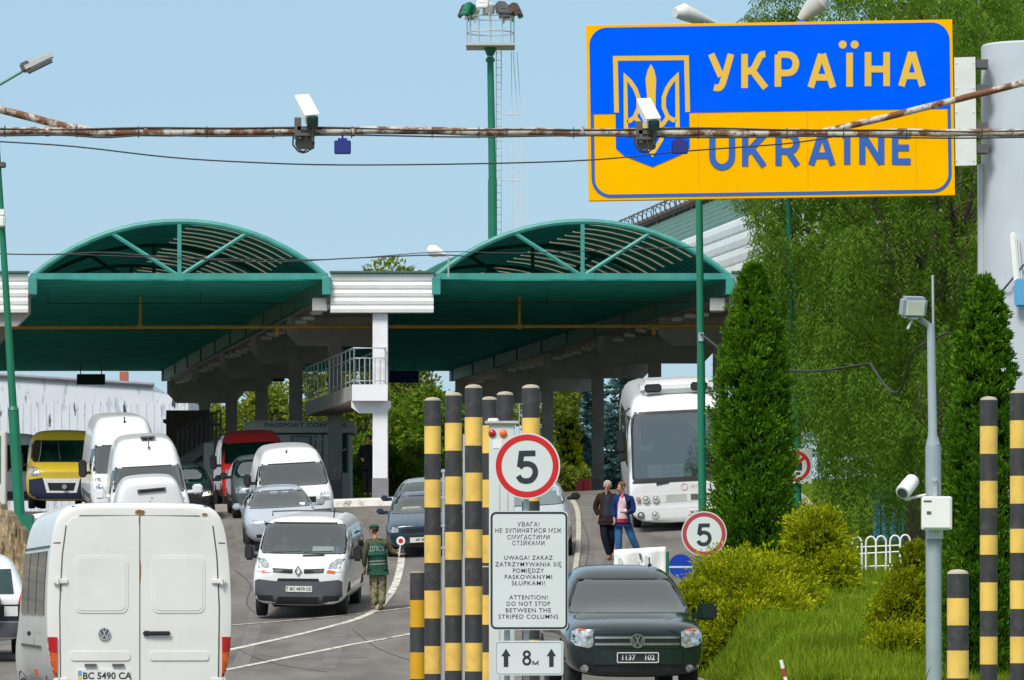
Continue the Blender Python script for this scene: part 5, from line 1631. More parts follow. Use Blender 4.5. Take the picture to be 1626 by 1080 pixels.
# --- white van turning towards the camera
st = van_st(1.90, 1.97, 4.8, hz=1.0, wz=1.29, tz=1.85, hl=.85, tl=1.55, rl=2.0, tum=.92)
t, bv = vehicle('passenger_van', 'white passenger van with dark grey bumper and two occupants beside the soldier', 'van', 473, 99.5, -3.2, st, W_WHITE, wsp(.89, 1.26, .84, 1.84), .85, 1.55, [
    ('bumper', [(-.93, .20), (.93, .20), (.95, .70), (.80, .78), (.40, .74), (-.40, .74), (-.80, .78), (-.95, .70)], 'bumpergrey', dict(off=.03, depth=.04)),
    ('upper_intake', [(-.42, .745), (.42, .745), (.40, .80), (-.40, .80)], 'grille', dict(off=.014)),
    ('lower_grille', [(-.42, .30), (.42, .30), (.40, .44), (-.40, .44)], 'grille', dict(off=.036)),
    ('fog_lamp_recess', [(.48, .34), (.80, .36), (.82, .47), (.50, .46)], 'grille', dict(off=.036, both=True)),
    ('headlight', [(.56, .93), (.86, .92), (.90, 1.04), (.86, 1.17), (.72, 1.17), (.60, 1.08)], 'headglass', dict(off=.012, both=True)),
    ('indicator', [(.56, .925), (.72, .905), (.72, .955), (.58, .975)], 'tailorange', dict(off=.016, both=True)),
    ('grille', [(.12, .90), (.50, .92), (.52, 1.0), (.10, .985)], 'grille', dict(off=.010, both=True)),
    ('bonnet_vent', [(.03, 1.205), (.46, 1.215), (.46, 1.25), (.03, 1.24)], 'black', dict(off=.012)),
    ('side_window', [(1.25, 1.18), (1.95, 1.18), (1.95, 1.66), (1.62, 1.66)], 'glassdark', dict(view='right')),
    ('side_window', [(2.05, 1.18), (3.1, 1.18), (3.1, 1.68), (2.05, 1.68)], 'glassdark', dict(view='right')),
    ('side_window', [(3.2, 1.18), (4.5, 1.18), (4.5, 1.68), (3.2, 1.68)], 'glassdark', dict(view='right')),
    ('side_window', [(1.25, 1.18), (1.95, 1.18), (1.95, 1.66), (1.62, 1.66)], 'glassdark', dict(view='left')),
], 1.9, wheels=((.80, .88, .32), (.80, 3.98, .32)), mirror=(1.12, 1.25, M['black'], (.19, .16, .30), .13), roll=3.2)
trafic = t
plate(t, bv, .02, .595, .52, [('BC 4870 CE', .03)], flag=True, off=.04)
h = bv.ray_cast(Vector((0, -20, .95)), Vector((0, 1, 0)))[0]
fr = Fr((0, h.y - .004, .95))
b = B().stroke(fr, [(0, .085), (.062, 0), (0, -.085), (-.062, 0)], .028, 0, .02, closed=True); b.build('badge', M['chrome'], t, local=True)
b = B().stroke(Fr((0, 0, 0), n=(0, -1, 0)), [(-.70, 1.285), (-.2, 1.30), (.35, 1.32)], .02, 0, .01)
h = bv.ray_cast(Vector((.5, -20, 1.30)), Vector((0, 1, 0)))[0]
bpy.data.meshes  # (no wiper geometry kept from b)
b.bm.free()
b = B().tube([(-.6, .86 - .14, 1.285), (.0, .84 - .13, 1.305)], .012, 5).tube([(.05, .84 - .13, 1.29), (.62, .86 - .13, 1.31)], .012, 5)
b.build('wiper', M['black'], t, local=True)
B().cyl((.52, 2.0, 1.93), (.54, 2.06, 2.10), .014, n=6).build('aerial', M['black'], t, local=True)
B().box((.40, 1.02, 1.33), (.42, .02, .15), rot=(rad(-50), 0, 0)).build('dash_paper', M['white'], t, local=True)
b = B().tube([(-.70, 1.9, 1.96), (-.72, 2.1, 2.03), (-.3, 2.15, 2.05), (.3, 2.15, 2.05), (.72, 2.1, 2.03)], .016, 6); b.build('roof_rail', M['lampdark'], t, local=True)

# --- silver saloon behind it
st = car_st(1.77, 1.46, 4.5, hz=.76, wz=1.0, tz=1.37, hl=1.0, tl=1.75)
t, bv = vehicle('saloon_car', 'silver saloon car queuing directly behind the white passenger van', 'car', 449, 119.5, 4, st, W_SILVER, wsp(.76, .99, .62, 1.355), 1.0, 1.75, [
    ('headlight', [(.50, .62), (.80, .64), (.84, .76), (.72, .80), (.52, .74)], 'headglass', dict(off=.01, both=True)),
    ('grille', band_poly(.36, .60, .42, .73), 'grille', dict(off=.008)),
    ('lower_grille', band_poly(.6, .28, .6, .42), 'grille', dict(off=.008)),
    ('side_window', [(1.35, .98), (2.1, .98), (2.1, 1.33), (1.85, 1.33)], 'glassdark', dict(view='left')),
    ('side_window', [(2.2, .98), (3.1, .98), (3.0, 1.33), (2.2, 1.33)], 'glassdark', dict(view='left')),
], 1.77, wheels=((.76, .85, .31), (.76, 3.45, .31)), mirror=(1.45, 1.03, W_SILVER, (.2, .12, .15), .12))
b = B().box((.55, 1.02, 1.04), (.12, .01, .09), rot=(rad(-50), 0, 0)).box((-.1, 1.63, 1.30), (.18, .02, .06)).box((.16, 1.63, 1.30), (.16, .02, .05)); b.build('mirror_tag', M['white'], t, local=True)

# --- white high van behind
st = van_st(1.95, 2.10, 5.2, hz=1.0, wz=1.20, tz=1.74, hl=.75, tl=1.35, rl=2.0, tum=.80)
t, bv = vehicle('delivery_van', 'white rounded high roof van with black mirrors in front of the passport booth', 'van', 473, 125.5, 5, st, W_WHITE, wsp(.86, 1.18, .79, 1.72), .75, 1.35, [
    ('headlight', [(.58, .80), (.88, .82), (.90, 1.05), (.62, 1.0)], 'headglass', dict(off=.01, both=True)),
    ('grille', band_poly(.5, .78, .5, .92), 'grille', dict(off=.008)),
    ('bumper', band_poly(.93, .22, .93, .60), 'bumpergrey', dict(off=.03)),
    ('side_window', [(1.0, 1.12), (1.8, 1.12), (1.8, 1.66), (1.3, 1.66)], 'glassdark', dict(view='left')),
], 1.95, wheels=((.82, .9, .33), (.82, 4.0, .33)), mirror=(1.05, 1.35, M['black'], (.19, .14, .32), .17))
B().cyl((-.1, 1.70, 1.96), (-.1, 1.66, 2.03), .025, n=8).build('aerial', M['lampdark'], t, local=True)

# --- grey green car squeezed between the red and white vans
st = car_st(1.75, 1.62, 4.2, hz=.85, wz=1.08, tz=1.5, hl=.95, tl=1.7, tum=.76)
t, bv = vehicle('estate_car', 'dark grey green tall car squeezed between the red van and the white high roof van', 'car', 424, 133, 6, st, W_GREY, wsp(.76, 1.06, .66, 1.5), .95, 1.7, [
    ('headlight', [(.50, .68), (.80, .70), (.84, .88), (.55, .82)], 'headglass', dict(off=.01, both=True)),
    ('side_window', [(1.2, 1.04), (2.1, 1.04), (2.1, 1.48), (1.75, 1.48)], 'glassdark', dict(view='left')),
    ('side_window', [(2.2, 1.04), (3.2, 1.04), (3.1, 1.48), (2.2, 1.48)], 'glassdark', dict(view='left')),
], 1.75, wheels=((.76, .85, .32), (.76, 3.3, .32)), mirror=(1.35, 1.12, M['black'], (.18, .12, .2), .14))

# --- red van
st = van_st(2.02, 2.25, 5.4, hz=1.05, wz=1.30, tz=1.88, hl=.8, tl=1.45, rl=2.2, tum=.84)
t, bv = vehicle('delivery_van', 'red high roof van behind the other queuing vehicles', 'van', 411, 143, 6, st, W_RED, wsp(.88, 1.28, .83, 1.86), .8, 1.45, [
    ('headlight', [(.62, .85), (.92, .88), (.94, 1.15), (.70, 1.1)], 'headglass', dict(off=.01, both=True)),
    ('bumper', band_poly(.96, .22, .96, .60), 'bumpergrey', dict(off=.03)),
    ('side_window', [(1.1, 1.25), (1.9, 1.25), (1.9, 1.9), (1.45, 1.9)], 'glassdark', dict(view='left')),
    ('side_window', [(2.1, 1.3), (3.2, 1.3), (3.2, 1.9), (2.1, 1.9)], 'glassdark', dict(view='left')),
], 2.02, wheels=((.86, .95, .34), (.86, 4.2, .34)), mirror=(1.1, 1.35, M['black'], (.2, .14, .42), .16))

# --- yellow van on the left
st = van_st(2.05, 2.24, 5.6, zb=.22, hz=1.12, wz=1.36, tz=1.94, hl=.75, tl=1.4, rl=1.7, tum=.93)
t, bv = vehicle('minibus', 'ochre yellow minibus with dark blue bumper in front of the white shed', 'minibus', 98, 142, 4, st, W_YEL, wsp(.88, 1.33, .86, 1.93, .10), .75, 1.4, [
    ('bumper', [(-1.0, .20), (1.0, .20), (1.0, .82), (.55, .88), (.30, .44), (-.30, .44), (-.55, .88), (-1.0, .82)], mat('dark_blue_bumper', (.012, .018, .05), .5), dict(off=.03)),
    ('grille_surround', [(-.42, .46), (.42, .46), (.52, .86), (-.52, .86)], 'bumpergrey' if 0 else W_DULL, dict(off=.036)),
    ('grille', [(-.34, .52), (.34, .52), (.40, .74), (-.40, .74)], 'grille', dict(off=.042)),
    ('headlight', [(.58, .98), (.92, .92), (.95, 1.14), (.88, 1.24), (.64, 1.16)], 'headglass', dict(off=.012, both=True)),
    ('side_window', [(1.1, 1.25), (1.9, 1.25), (1.9, 1.9), (1.4, 1.9)], 'glassdark', dict(view='left')),
], 2.05, wheels=((.86, .95, .34), (.86, 4.4, .34)), mirror=(1.1, 1.35, M['black'], (.2, .14, .45), .18), zoff=.10)
B().poly(Fr((.08, -.10, .63)), circ(0, 0, .07, 16), 0, .03).build('badge', M['chrome'], t, local=True)
B().tube([(-.05, .64, 1.37), (-.12, 1.28, 1.92)], .02, 6).build('wiper', M['black'], t, local=True)

# --- white van sliver between the yellow minibus and the tall white van
st = van_st(2.0, 2.35, 5.4, hz=1.1, wz=1.36, tz=1.95, hl=.75, tl=1.4, rl=1.8, tum=.88)
t, bv = vehicle('delivery_van', 'white van almost hidden between the yellow minibus and the tall white van', 'van', 172, 146, 5, st, W_DULL, wsp(.86, 1.33, .84, 1.92), .75, 1.4, [
    ('headlight', [(.60, .95), (.92, .92), (.95, 1.2), (.7, 1.15)], 'headglass', dict(off=.012, both=True)),
    ('side_window', [(1.1, 1.25), (1.9, 1.25), (1.9, 1.9), (1.4, 1.9)], 'glassdark', dict(view='left')),
], 2.0, wheels=((.86, .95, .34), (.86, 4.4, .34)), mirror=(1.1, 1.4, M['black'], (.2, .14, .45), .16))

# --- cream minibus at the left edge
st = van_st(2.1, 2.3, 6.5, hz=1.0, wz=1.15, tz=1.98, hl=.3, tl=.7, rl=1.1, tum=.90)
t, bv = vehicle('minibus', 'cream minibus behind the leaning lamp post at the left edge', 'minibus', 14, 152, 4, st, W_CREAM, wsp(.92, 1.12, .88, 1.90), .3, .7, [
    ('headlight', [(.60, .72), (.92, .72), (.92, .92), (.6, .92)], 'headglass', dict(off=.012, both=True)),
    ('bumper', band_poly(.98, .22, .98, .5), 'bumpergrey', dict(off=.03)),
    ('side_window', [(.9, 1.25), (2.9, 1.25), (2.9, 2.0), (1.0, 2.0)], 'glassdark', dict(view='right')),
], 2.1, wheels=((.9, 1.2, .38), (.9, 4.9, .38)), mirror=(.4, 1.5, M['black'], (.2, .14, .4), .2), zoff=.12)
b = B().box((X_(-2, 139), 139, Z_(748, 139)), (.42, .5, Z_(690, 139) - Z_(815, 139)), bevel=.02)
o = b.build('kiosk', M['booth'], base=(X_(-2, 139), 139, Z_(815, 139))); tag(o, 'grey kiosk edge with green stripe at the far left of the picture', 'kiosk')
B().box((X_(-2, 139) + .02, 138.74, Z_(730, 139)), (.12, .02, 1.3)).build('stripe', M['tealwin'], o)

# --- tall white van (facing)
st = van_st(1.99, 2.78, 6.2, hz=1.08, wz=1.32, tz=2.06, hl=.8, tl=1.45, rl=2.35, tum=.80)
t, bv = vehicle('delivery_van', 'very tall white van with black mirror beside the yellow minibus', 'van', 206, 134, 7.5, st, W_WHITE, wsp(.88, 1.30, .82, 2.02), .8, 1.45, [
    ('headlight', [(.62, .80), (.92, .84), (.94, 1.15), (.74, 1.2)], 'headglass', dict(off=.012, both=True)),
    ('grille', band_poly(.5, .80, .55, .98), 'grille', dict(off=.008)),
    ('bumper', band_poly(.95, .22, .95, .55), 'bumpergrey', dict(off=.03)),
    ('side_window', [(1.15, 1.25), (2.0, 1.25), (2.0, 1.92), (1.5, 1.92)], 'glassdark', dict(view='left')),
    ('side_stripe', [(1.2, .60), (5.6, .60), (5.6, .74), (1.2, .74)], 'bumpergrey', dict(view='left')),
], 1.99, wheels=((.84, 1.0, .34), (.84, 4.6, .34)), mirror=(1.15, 1.42, M['black'], (.22, .14, .46), .16))
B().cyl((.05, 2.15, 2.62), (.05, 2.10, 2.74), .02, n=6).ball((.05, 2.1, 2.62), .035, 8).build('aerial', M['black'], t, local=True)

# --- second tall white van, nearer
st = van_st(2.0, 2.6, 5.8, hz=1.06, wz=1.32, tz=1.95, hl=.8, tl=1.5, rl=2.4, tum=.80)
t, bv = vehicle('delivery_van', 'white high roof van with dark windscreen corner just behind the slotted white van roof', 'van', 243, 123, 5.5, st, W_WHITE, wsp(.88, 1.30, .82, 1.93), .8, 1.5, [
    ('headlight', [(.62, .80), (.92, .84), (.94, 1.15), (.74, 1.2)], 'headglass', dict(off=.012, both=True)),
    ('bumper', band_poly(.95, .22, .95, .55), 'bumpergrey', dict(off=.03)),
    ('side_window', [(1.15, 1.25), (2.0, 1.25), (2.0, 1.85), (1.5, 1.85)], 'glassdark', dict(view='left')),
], 2.0, wheels=((.84, 1.0, .34), (.84, 4.6, .34)), mirror=(1.15, 1.32, W_WHITE, (.24, .16, .24), .20))
b = B().cyl((.08, 1.9, 2.38), (.08, 2.0, 2.62), .016, n=6).ball((.08, 1.92, 2.36), .035, 8); b.box((.08, 2.5, 2.61), (.36, .5, .02)); b.build('aerial', M['lampdark'], t, local=True)

# --- black car with lit lamps
st = car_st(1.8, 1.5, 4.5, hz=.8, wz=1.0, tz=1.4)
t, bv = vehicle('saloon_car', 'black car with glowing headlamp emerging beside the stair ramp', 'car', 290, 133, 4, st, W_BLACK, wsp(.76, .99, .64, 1.38), 1.0, 1.72, [
    ('grille', band_poly(.4, .5, .4, .7), 'grille', dict(off=.008)),
], 1.8, wheels=((.78, .9, .32), (.78, 3.5, .32)), mirror=(1.4, 1.05, W_BLACK, (.2, .12, .16), .13))
lm = bpy.data.materials.new('lit_headlamp'); lm.use_nodes = True
lm.node_tree.nodes['Principled BSDF'].inputs['Emission Color'].default_value = (1, .62, .35, 1); lm.node_tree.nodes['Principled BSDF'].inputs['Emission Strength'].default_value = .9
for s in (-1, 1): patch(bv, [(s * .55, .66), (s * .82, .68), (s * .84, .78), (s * .6, .76)], 'headlight', lm, t, off=.012)

# --- dark blue hatchback approaching
st = car_st(1.72, 1.42, 4.1, hz=.78, wz=.98, tz=1.34, hl=1.05, tl=1.75)
t, bv = vehicle('hatchback_car', 'dark blue hatchback approaching behind the left row of striped posts', 'car', 672, 115, -1, st, W_BLUE, wsp(.74, .98, .60, 1.33), 1.05, 1.75, [
    ('headlight', [(.52, .60), (.78, .61), (.82, .72), (.74, .75), (.54, .70)], 'headglass', dict(off=.012, both=True)),
    ('grille', band_poly(.46, .60, .46, .68), 'grille', dict(off=.01)),
    ('bumper_strip', band_poly(.80, .46, .80, .52), 'black', dict(off=.02)),
    ('lower_grille', band_poly(.7, .22, .7, .34), 'grille', dict(off=.012)),
], 1.72, wheels=((.74, .85, .29), (.74, 3.4, .29)), mirror=(1.42, 1.02, W_BLUE, (.17, .12, .14), .13))
plate(t, bv, -.02, .42, .52, [('AP 38217', .04)], m='plate', off=.03)
B().poly(Fr((-.24, 0, 0)), [(0, 0), (.01, 0), (.01, .01)], 0, .001).bm.free()
B().stroke(Fr((-.0, .10, .745)), circ(0, 0, .045, 14), .02, 0, .02, closed=True).build('badge', M['chrome'], t, local=True)
B().box((-.25, 1.3, 1.04), (.5, .3, .12), bevel=.04).build('dash_cloth', mat('dash_cloth', (.55, .5, .42), .9), t, local=True)

# --- pale car roof behind it
st = car_st(1.72, 1.44, 4.2, hz=.78, wz=.98, tz=1.36)
t, bv = vehicle('hatchback_car', 'grey green car showing only its roof behind the dark blue hatchback', 'car', 676, 120, -1, st, W_GREY if 0 else mat('pale_green_grey_paint', (.25, .31, .31), .3, metal=.3, coat=.5), wsp(.74, .98, .60, 1.34), 1.0, 1.72, [
    ('headlight', [(.52, .60), (.78, .61), (.82, .72), (.54, .70)], 'headglass', dict(off=.012, both=True))], 1.72, wheels=((.74, .85, .29), (.74, 3.4, .29)), mirror=(1.42, 1.02, W_BLUE, (.17, .12, .14), .13))

# --- white silver car behind the speed limit sign
st = car_st(1.78, 1.70, 4.4, hz=.92, wz=1.16, tz=1.58, tum=.74, bz=1.1)
t, bv = vehicle('estate_car', 'pale silver car mostly hidden behind the portal cabinet and warning board', 'car', 850, 113, 1, st, W_SILVER, wsp(.76, 1.15, .66, 1.57), 1.0, 1.72, [
    ('headlight', [(.52, .60), (.80, .61), (.84, .76), (.54, .72)], 'headglass', dict(off=.012, both=True)),
    ('grille', band_poly(.4, .5, .4, .68), 'grille', dict(off=.01)),
    ('side_window', [(1.3, .98), (2.1, .98), (2.1, 1.35), (1.85, 1.35)], 'glassdark', dict(view='right')),
], 1.76, wheels=((.76, .85, .31), (.76, 3.4, .31)), mirror=(1.35, 1.28, M['black'], (.22, .12, .16), .13))

# --- coach
def coach():
    W, H, L = 2.5, 3.3, 11.5; w = W / 2
    st = []
    def sec(y, k, zt, zb=.30): return (y, zb, .92 * w * k, .6, w * k, min(1.75, (zt - .12 + .6) / 2), w * k, zt - .10, .96 * w * k, zt)
    st = [sec(0, .97, 1.16, .28), sec(.02, .99, 1.27, .22), sec(.10, 1, 1.62, .2), sec(.26, 1, 2.30), sec(.40, 1, 2.86), sec(.50, 1, 3.05), sec(.75, 1, 3.17), sec(1.2, 1, 3.25), sec(1.6, 1, H), sec(5, 1, H), sec(L - .4, 1, H), sec(L, .96, H - .1, .4)]
    ws = [(-1.10, 1.24), (1.10, 1.24), (1.15, 1.32), (1.12, 2.74), (1.03, 2.83), (-1.03, 2.83), (-1.12, 2.74), (-1.15, 1.32)]
    t, bv = vehicle('coach', 'white touring coach with roof hatch unit waiting behind the two walking men', 'bus', 1086, 119.5, -.3, st, W_WHITE, ws, .2, .7, [
        ('windscreen_surround', [(-1.16, 1.18), (1.16, 1.18), (1.16, 1.23), (-1.16, 1.23)], 'black', dict(off=.012)),
        ('lamp_panel', [(-1.14, .70), (1.14, .70), (1.14, .90), (-1.14, .90)], W_DULL, dict(off=.006)),
        ('radiator_mesh', [(-.38, .72), (.10, .72), (.10, .88), (-.38, .88)], 'lampgrey', dict(off=.010)),
        ('vent', [(.20, .73), (.58, .73), (.58, .87), (.20, .87)], 'lampdark', dict(off=.010)),
        ('bumper', [(-1.15, .22), (1.15, .22), (1.15, .58), (-1.15, .58)], W_WHITE, dict(off=.025)),
        ('side_glass', [(.5, 1.55), (9, 1.55), (9, 2.75), (.5, 2.75)], 'glassdark', dict(view='left')),
        ('door', [(.25, .5), (1.1, .5), (1.1, 2.6), (.25, 2.6)], 'glassdark', dict(view='right')),
        ('wiper_bracket', [(-.60, 1.12), (-.30, 1.16), (-.30, 1.19), (-.60, 1.18)], 'black', dict(off=.02)),
    ], W, wheels=((1.06, 2.2, .48), (1.06, 8.2, .48)), cab=True, glass='glassbright')
    for x, z, r, m in ((-.86, .80, .085, 'lampgrey'), (-.63, .80, .085, 'lampgrey'), (.86, .80, .085, 'lampgrey'), (.68, .80, .085, 'lampgrey'), (-1.04, .80, .055, 'tailorange'), (-1.0, .42, .085, 'lampdark'), (-.66, .42, .09, 'lampgrey'), (.66, .42, .09, 'lampgrey')):
        h = bv.ray_cast(Vector((x, -20, z)), Vector((0, 1, 0)))[0]
        o = B().lathe([(r, -.045), (r * .9, -.055), (r * .8, -.045), (.01, -.04)], (x, h.y, z), 18, ax='y').build('headlight', M[m], t, smooth=True, local=True)
        B().ball((x, h.y - .04, z), (r * .6, .02, r * .6), 10).build('reflector', M['headglass'], o, smooth=True, local=True)
    plate(t, bv, .38, .44, .52, [('BC 5172 AA', .02)], off=.04)
    hy = bv.ray_cast(Vector((.1, -20, 1.06)), Vector((0, 1, 0)))[0].y
    b = B().stroke(Fr((0, hy - .006, 0)), circ(.06, 1.055, .075, 20), .016, 0, .006, closed=True)
    b.text(Fr((0, hy - .010, 0)), 'VETTA', .10, u=.35, v=1.055, w0=0)
    b.build('emblem', mat('pale_red_print', (.72, .42, .38), .5), t, local=True)
    b = B().box((.02, 1.9, 3.40), (1.75, 1.9, .34), bevel=.12); o = b.build('roof_unit', W_WHITE, t, smooth=True, local=True)
    for x in (-.55, .55): B().box((x, .94, 3.38), (.40, .06, .20), bevel=.03).build('hatch_opening', M['dark'], o, local=True)
    for s in (-1, 1):
        b = B().tube([(s * 1.14, .52, 2.95), (s * 1.36, .1, 2.80), (s * 1.38, -.02, 2.3)], .025, 6).box((s * 1.38, 0, 2.2), (.2, .16, .55), bevel=.05).box((s * 1.38, 0, 1.82), (.2, .16, .2), bevel=.04)
        b.build('wing_mirror', M['black'], t, smooth=True, local=True)
    b = B().box((-.25, .52, 1.42), (1.05, .02, .30)); b.build('route_board', M['offwhite'], t, local=True)
    b = B().text(Fr((-.25, .50, 1.48)), 'Львів', .11, w0=.012, sx=1.4).text(Fr((-.25, .50, 1.36)), 'Україна', .09, w0=.012, sx=1.3); b.build('route_text', M['tealwin'], t, local=True)
    b = B().box((-.82, .62, 1.98), (.42, .02, .14)); b.build('sun_strip', mat('pale_green', (.25, .42, .22), .7), t, local=True)
    b = B().box((-1.0, .66, 2.2), (.06, .02, .8)).build('curtain', M['bandgold'], t, local=True)
    b = B().box((-.93, .74, 2.25), (.08, .02, .5)).build('pennant', M['signred'], t, local=True)
    return t
coach()

# --- dark green pickup in the foreground
st = [(0, .36, .58, .52, .78, .80, .80, .93, .70, .96), (.09, .30, .78, .55, .90, .86, .91, 1.0, .80, 1.03), (.30, .30, .86, .55, .955, .92, .955, 1.06, .84, 1.09),
      (.75, .34, .86, .55, .965, .98, .965, 1.11, .84, 1.15), (1.25, .36, .86, .6, .965, 1.02, .965, 1.16, .85, 1.20), (1.62, .36, .86, .6, .97, 1.08, .96, 1.43, .80, 1.47),
      (2.0, .36, .86, .6, .97, 1.10, .96, 1.70, .72, 1.74), (2.35, .36, .86, .6, .97, 1.12, .955, 1.77, .70, 1.82), (3.2, .36, .86, .6, .97, 1.12, .955, 1.78, .70, 1.83),
      (3.75, .36, .86, .6, .97, 1.12, .955, 1.70, .66, 1.76), (3.85, .36, .86, .6, .97, 1.08, .955, 1.15, .90, 1.16), (5.1, .36, .86, .6, .97, 1.08, .955, 1.14, .9, 1.15), (5.2, .4, .8, .6, .92, 1.0, .9, 1.08, .82, 1.1)]
t, bv = vehicle('pickup_truck', 'glossy dark green pickup truck with chrome grille bars facing the camera', 'pickup', 1012, 68.5, 4.5, st, W_GREEN, wsp(.84, 1.17, .68, 1.635, .05), 1.25, 2.0, [
    ('grille', [(-.56, .70), (.56, .70), (.60, .90), (-.60, .90)], 'grille', dict(off=.010)),
    ('headlight', [(.60, .74), (.66, .70), (.84, .74), (.90, .80), (.88, .93), (.80, .97), (.60, .93)], 'headglass', dict(off=.016, both=True)),
    ('indicator', [(.66, .93), (.80, .945), (.80, .97), (.66, .955)], 'tailorange', dict(off=.020, both=True)),
    ('lower_bumper', [(-.88, .30), (.88, .30), (.90, .48), (.62, .53), (-.62, .53), (-.90, .48)], 'grille', dict(off=.012)),
    ('bumper', [(-.60, .48), (.60, .48), (.62, .68), (-.62, .68)], W_GREEN, dict(off=.035, depth=.05)),
    ('fog_lamp', circ(.72, .42, .055, 16), 'headglass', dict(off=.03, both=True, step=.05)),
    ('side_window', [(1.7, 1.14), (2.5, 1.14), (2.5, 1.66), (2.2, 1.66)], 'glassdark', dict(view='right')),
], 1.95, wheels=((.80, .95, .38), (.80, 4.05, .38)), mirror=(1.62, 1.17, W_GREEN, (.26, .16, .24), .17), glass='glassbright')
for z in (.755, .845): patch(bv, [(-.58, z - .016), (.58, z - .016), (.58, z + .016), (-.58, z + .016)], 'grille_bar', M['chrome'], t, off=.022, depth=.02)
hy = bv.ray_cast(Vector((0, -20, .80)), Vector((0, 1, 0)))[0].y
vw(t, Fr((0, hy - .028, .80)), .098)
plate(t, bv, .0, .575, .56, [('1137', -.13), ('102', .16)], m='signblack', tm='offwhite', h=.13, size=.10, off=.045)
o = B().stroke(Fr((0, hy - .05, .575)), rrect(-.28, -.066, .28, .066, .012, 3), .012, .02, .012, closed=True).build('plate_frame', M['offwhite'], t, local=True)
b = B().tube([(-.58, 1.32, 1.215), (-.05, 1.28, 1.21)], .011, 5).tube([(.02, 1.28, 1.21), (.56, 1.32, 1.215)], .011, 5); b.build('wiper', M['black'], t, local=True)
B().tube([(.46, 2.75, 1.80), (.46, 2.82, 1.92)], .010, 6).box((.46, 2.74, 1.815), (.06, .1, .03), bevel=.01).build('aerial', M['black'], t, local=True)

# --- silver four wheel drive at the left edge, seen from behind
st = [(0, .38, .70, .55, .84, .85, .86, 1.0, .80, 1.02), (.10, .34, .80, .6, .90, .98, .90, 1.12, .82, 1.14), (.35, .34, .82, .6, .92, 1.0, .92, 1.50, .72, 1.56), (.65, .34, .82, .6, .92, 1.0, .92, 1.66, .70, 1.74),
      (1.2, .34, .82, .6, .92, 1.0, .92, 1.70, .70, 1.78), (2.6, .34, .82, .6, .92, 1.0, .92, 1.68, .70, 1.76), (3.3, .34, .82, .6, .92, 1.0, .92, 1.12, .8, 1.15), (4.3, .34, .82, .6, .9, .9, .9, .95, .8, 1.0), (4.4, .4, .75, .6, .8, .8, .8, .88, .7, .9)]
t, bv = vehicle('off_road_car', 'silver off road car with black spare wheel at the left edge seen from behind', 'car', -42, 82, 7, st, W_DULL, None, 0, 0, [
    ('rear_window', [(-.66, 1.12), (.66, 1.12), (.62, 1.52), (-.62, 1.52)], 'winglass', dict(off=.01)),
    ('tail_light', [(.72, .96), (.88, .96), (.90, 1.18), (.80, 1.22)], 'tailred', dict(off=.014, both=True)),
    ('bumper', [(-.9, .34), (.9, .34), (.9, .66), (-.9, .66)], 'bumpergrey', dict(off=.08, depth=.1)),
    ('number_plate', [(.50, .76), (.72, .76), (.72, .92), (.50, .92)], 'plate', dict(off=.03)),
    ('dark_panel', [(.28, .68), (.90, .68), (.90, .95), (.28, .95)], 'black', dict(off=.012)),
], 1.84, wheels=((.80, .85, .36), (.80, 3.5, .36)))
B().lathe([(.34, -.12), (.36, -.08), (.36, .08), (.30, .1)], (.08, -.10, .98), 24, ax='y').build('spare_wheel', M['black'], t, smooth=True, local=True)

# --- low white van seen from behind, just ahead of the big one
def rear_van():
    W = 1.80; w = W / 2; H = 2.55; L = 4.9
    st = [(0, .35, .80 * w, .55, .90 * w, 1.0, .90 * w, H - .22, .70 * w, H - .13), (.08, .28, .88 * w, .55, .97 * w, 1.0, .97 * w, H - .12, .74 * w, H - .03), (.35, .25, .9 * w, .5, w, 1.05, w, H - .09, .77 * w, H), (L - 1.8, .25, .9 * w, .5, w, 1.05, w, H - .09, .77 * w, H),
          (L - 1.2, .25, .9 * w, .5, w, 1.05, w, 1.4, .85 * w, 1.45), (L - .5, .25, .9 * w, .5, w, .95, w, 1.05, .85 * w, 1.1), (L, .3, .8 * w, .5, .9 * w, .8, .9 * w, .85, .8 * w, .9)]
    t, bv = vehicle('panel_van', 'white panel van with a dark brake lamp slot peeping over the big van roof', 'van', 247, 108, 5.5, st, W_WHITE, None, 0, 0, [
        ('brake_lamp', [(-.26, 2.215), (.34, 2.235), (.34, 2.315), (-.26, 2.295)], 'bumpergrey', dict(off=.03, depth=.04)),
        ('brake_lens', [(-.21, 2.235), (.30, 2.255), (.30, 2.295), (-.21, 2.275)], 'glassdark', dict(off=.036)),
        ('tail_light', [(.74, .8), (.85, .8), (.85, 1.25), (.76, 1.25)], 'tailred', dict(off=.012, both=True)),
        ('door_seam', [(-.006, .5), (.006, .5), (.006, 2.05), (-.006, 2.05)], 'seam', dict(off=.004)),
    ], W, wheels=((.76, .9, .31), (.76, 3.6, .31)), mirror=(3.2, 1.2, W_WHITE, (.22, .14, .22), .12))
    B().cyl((.04, -.0, 2.10), (.04, .06, 2.10), .018, n=8).build('washer_nozzle', M['lampdark'], t, local=True)
rear_van()


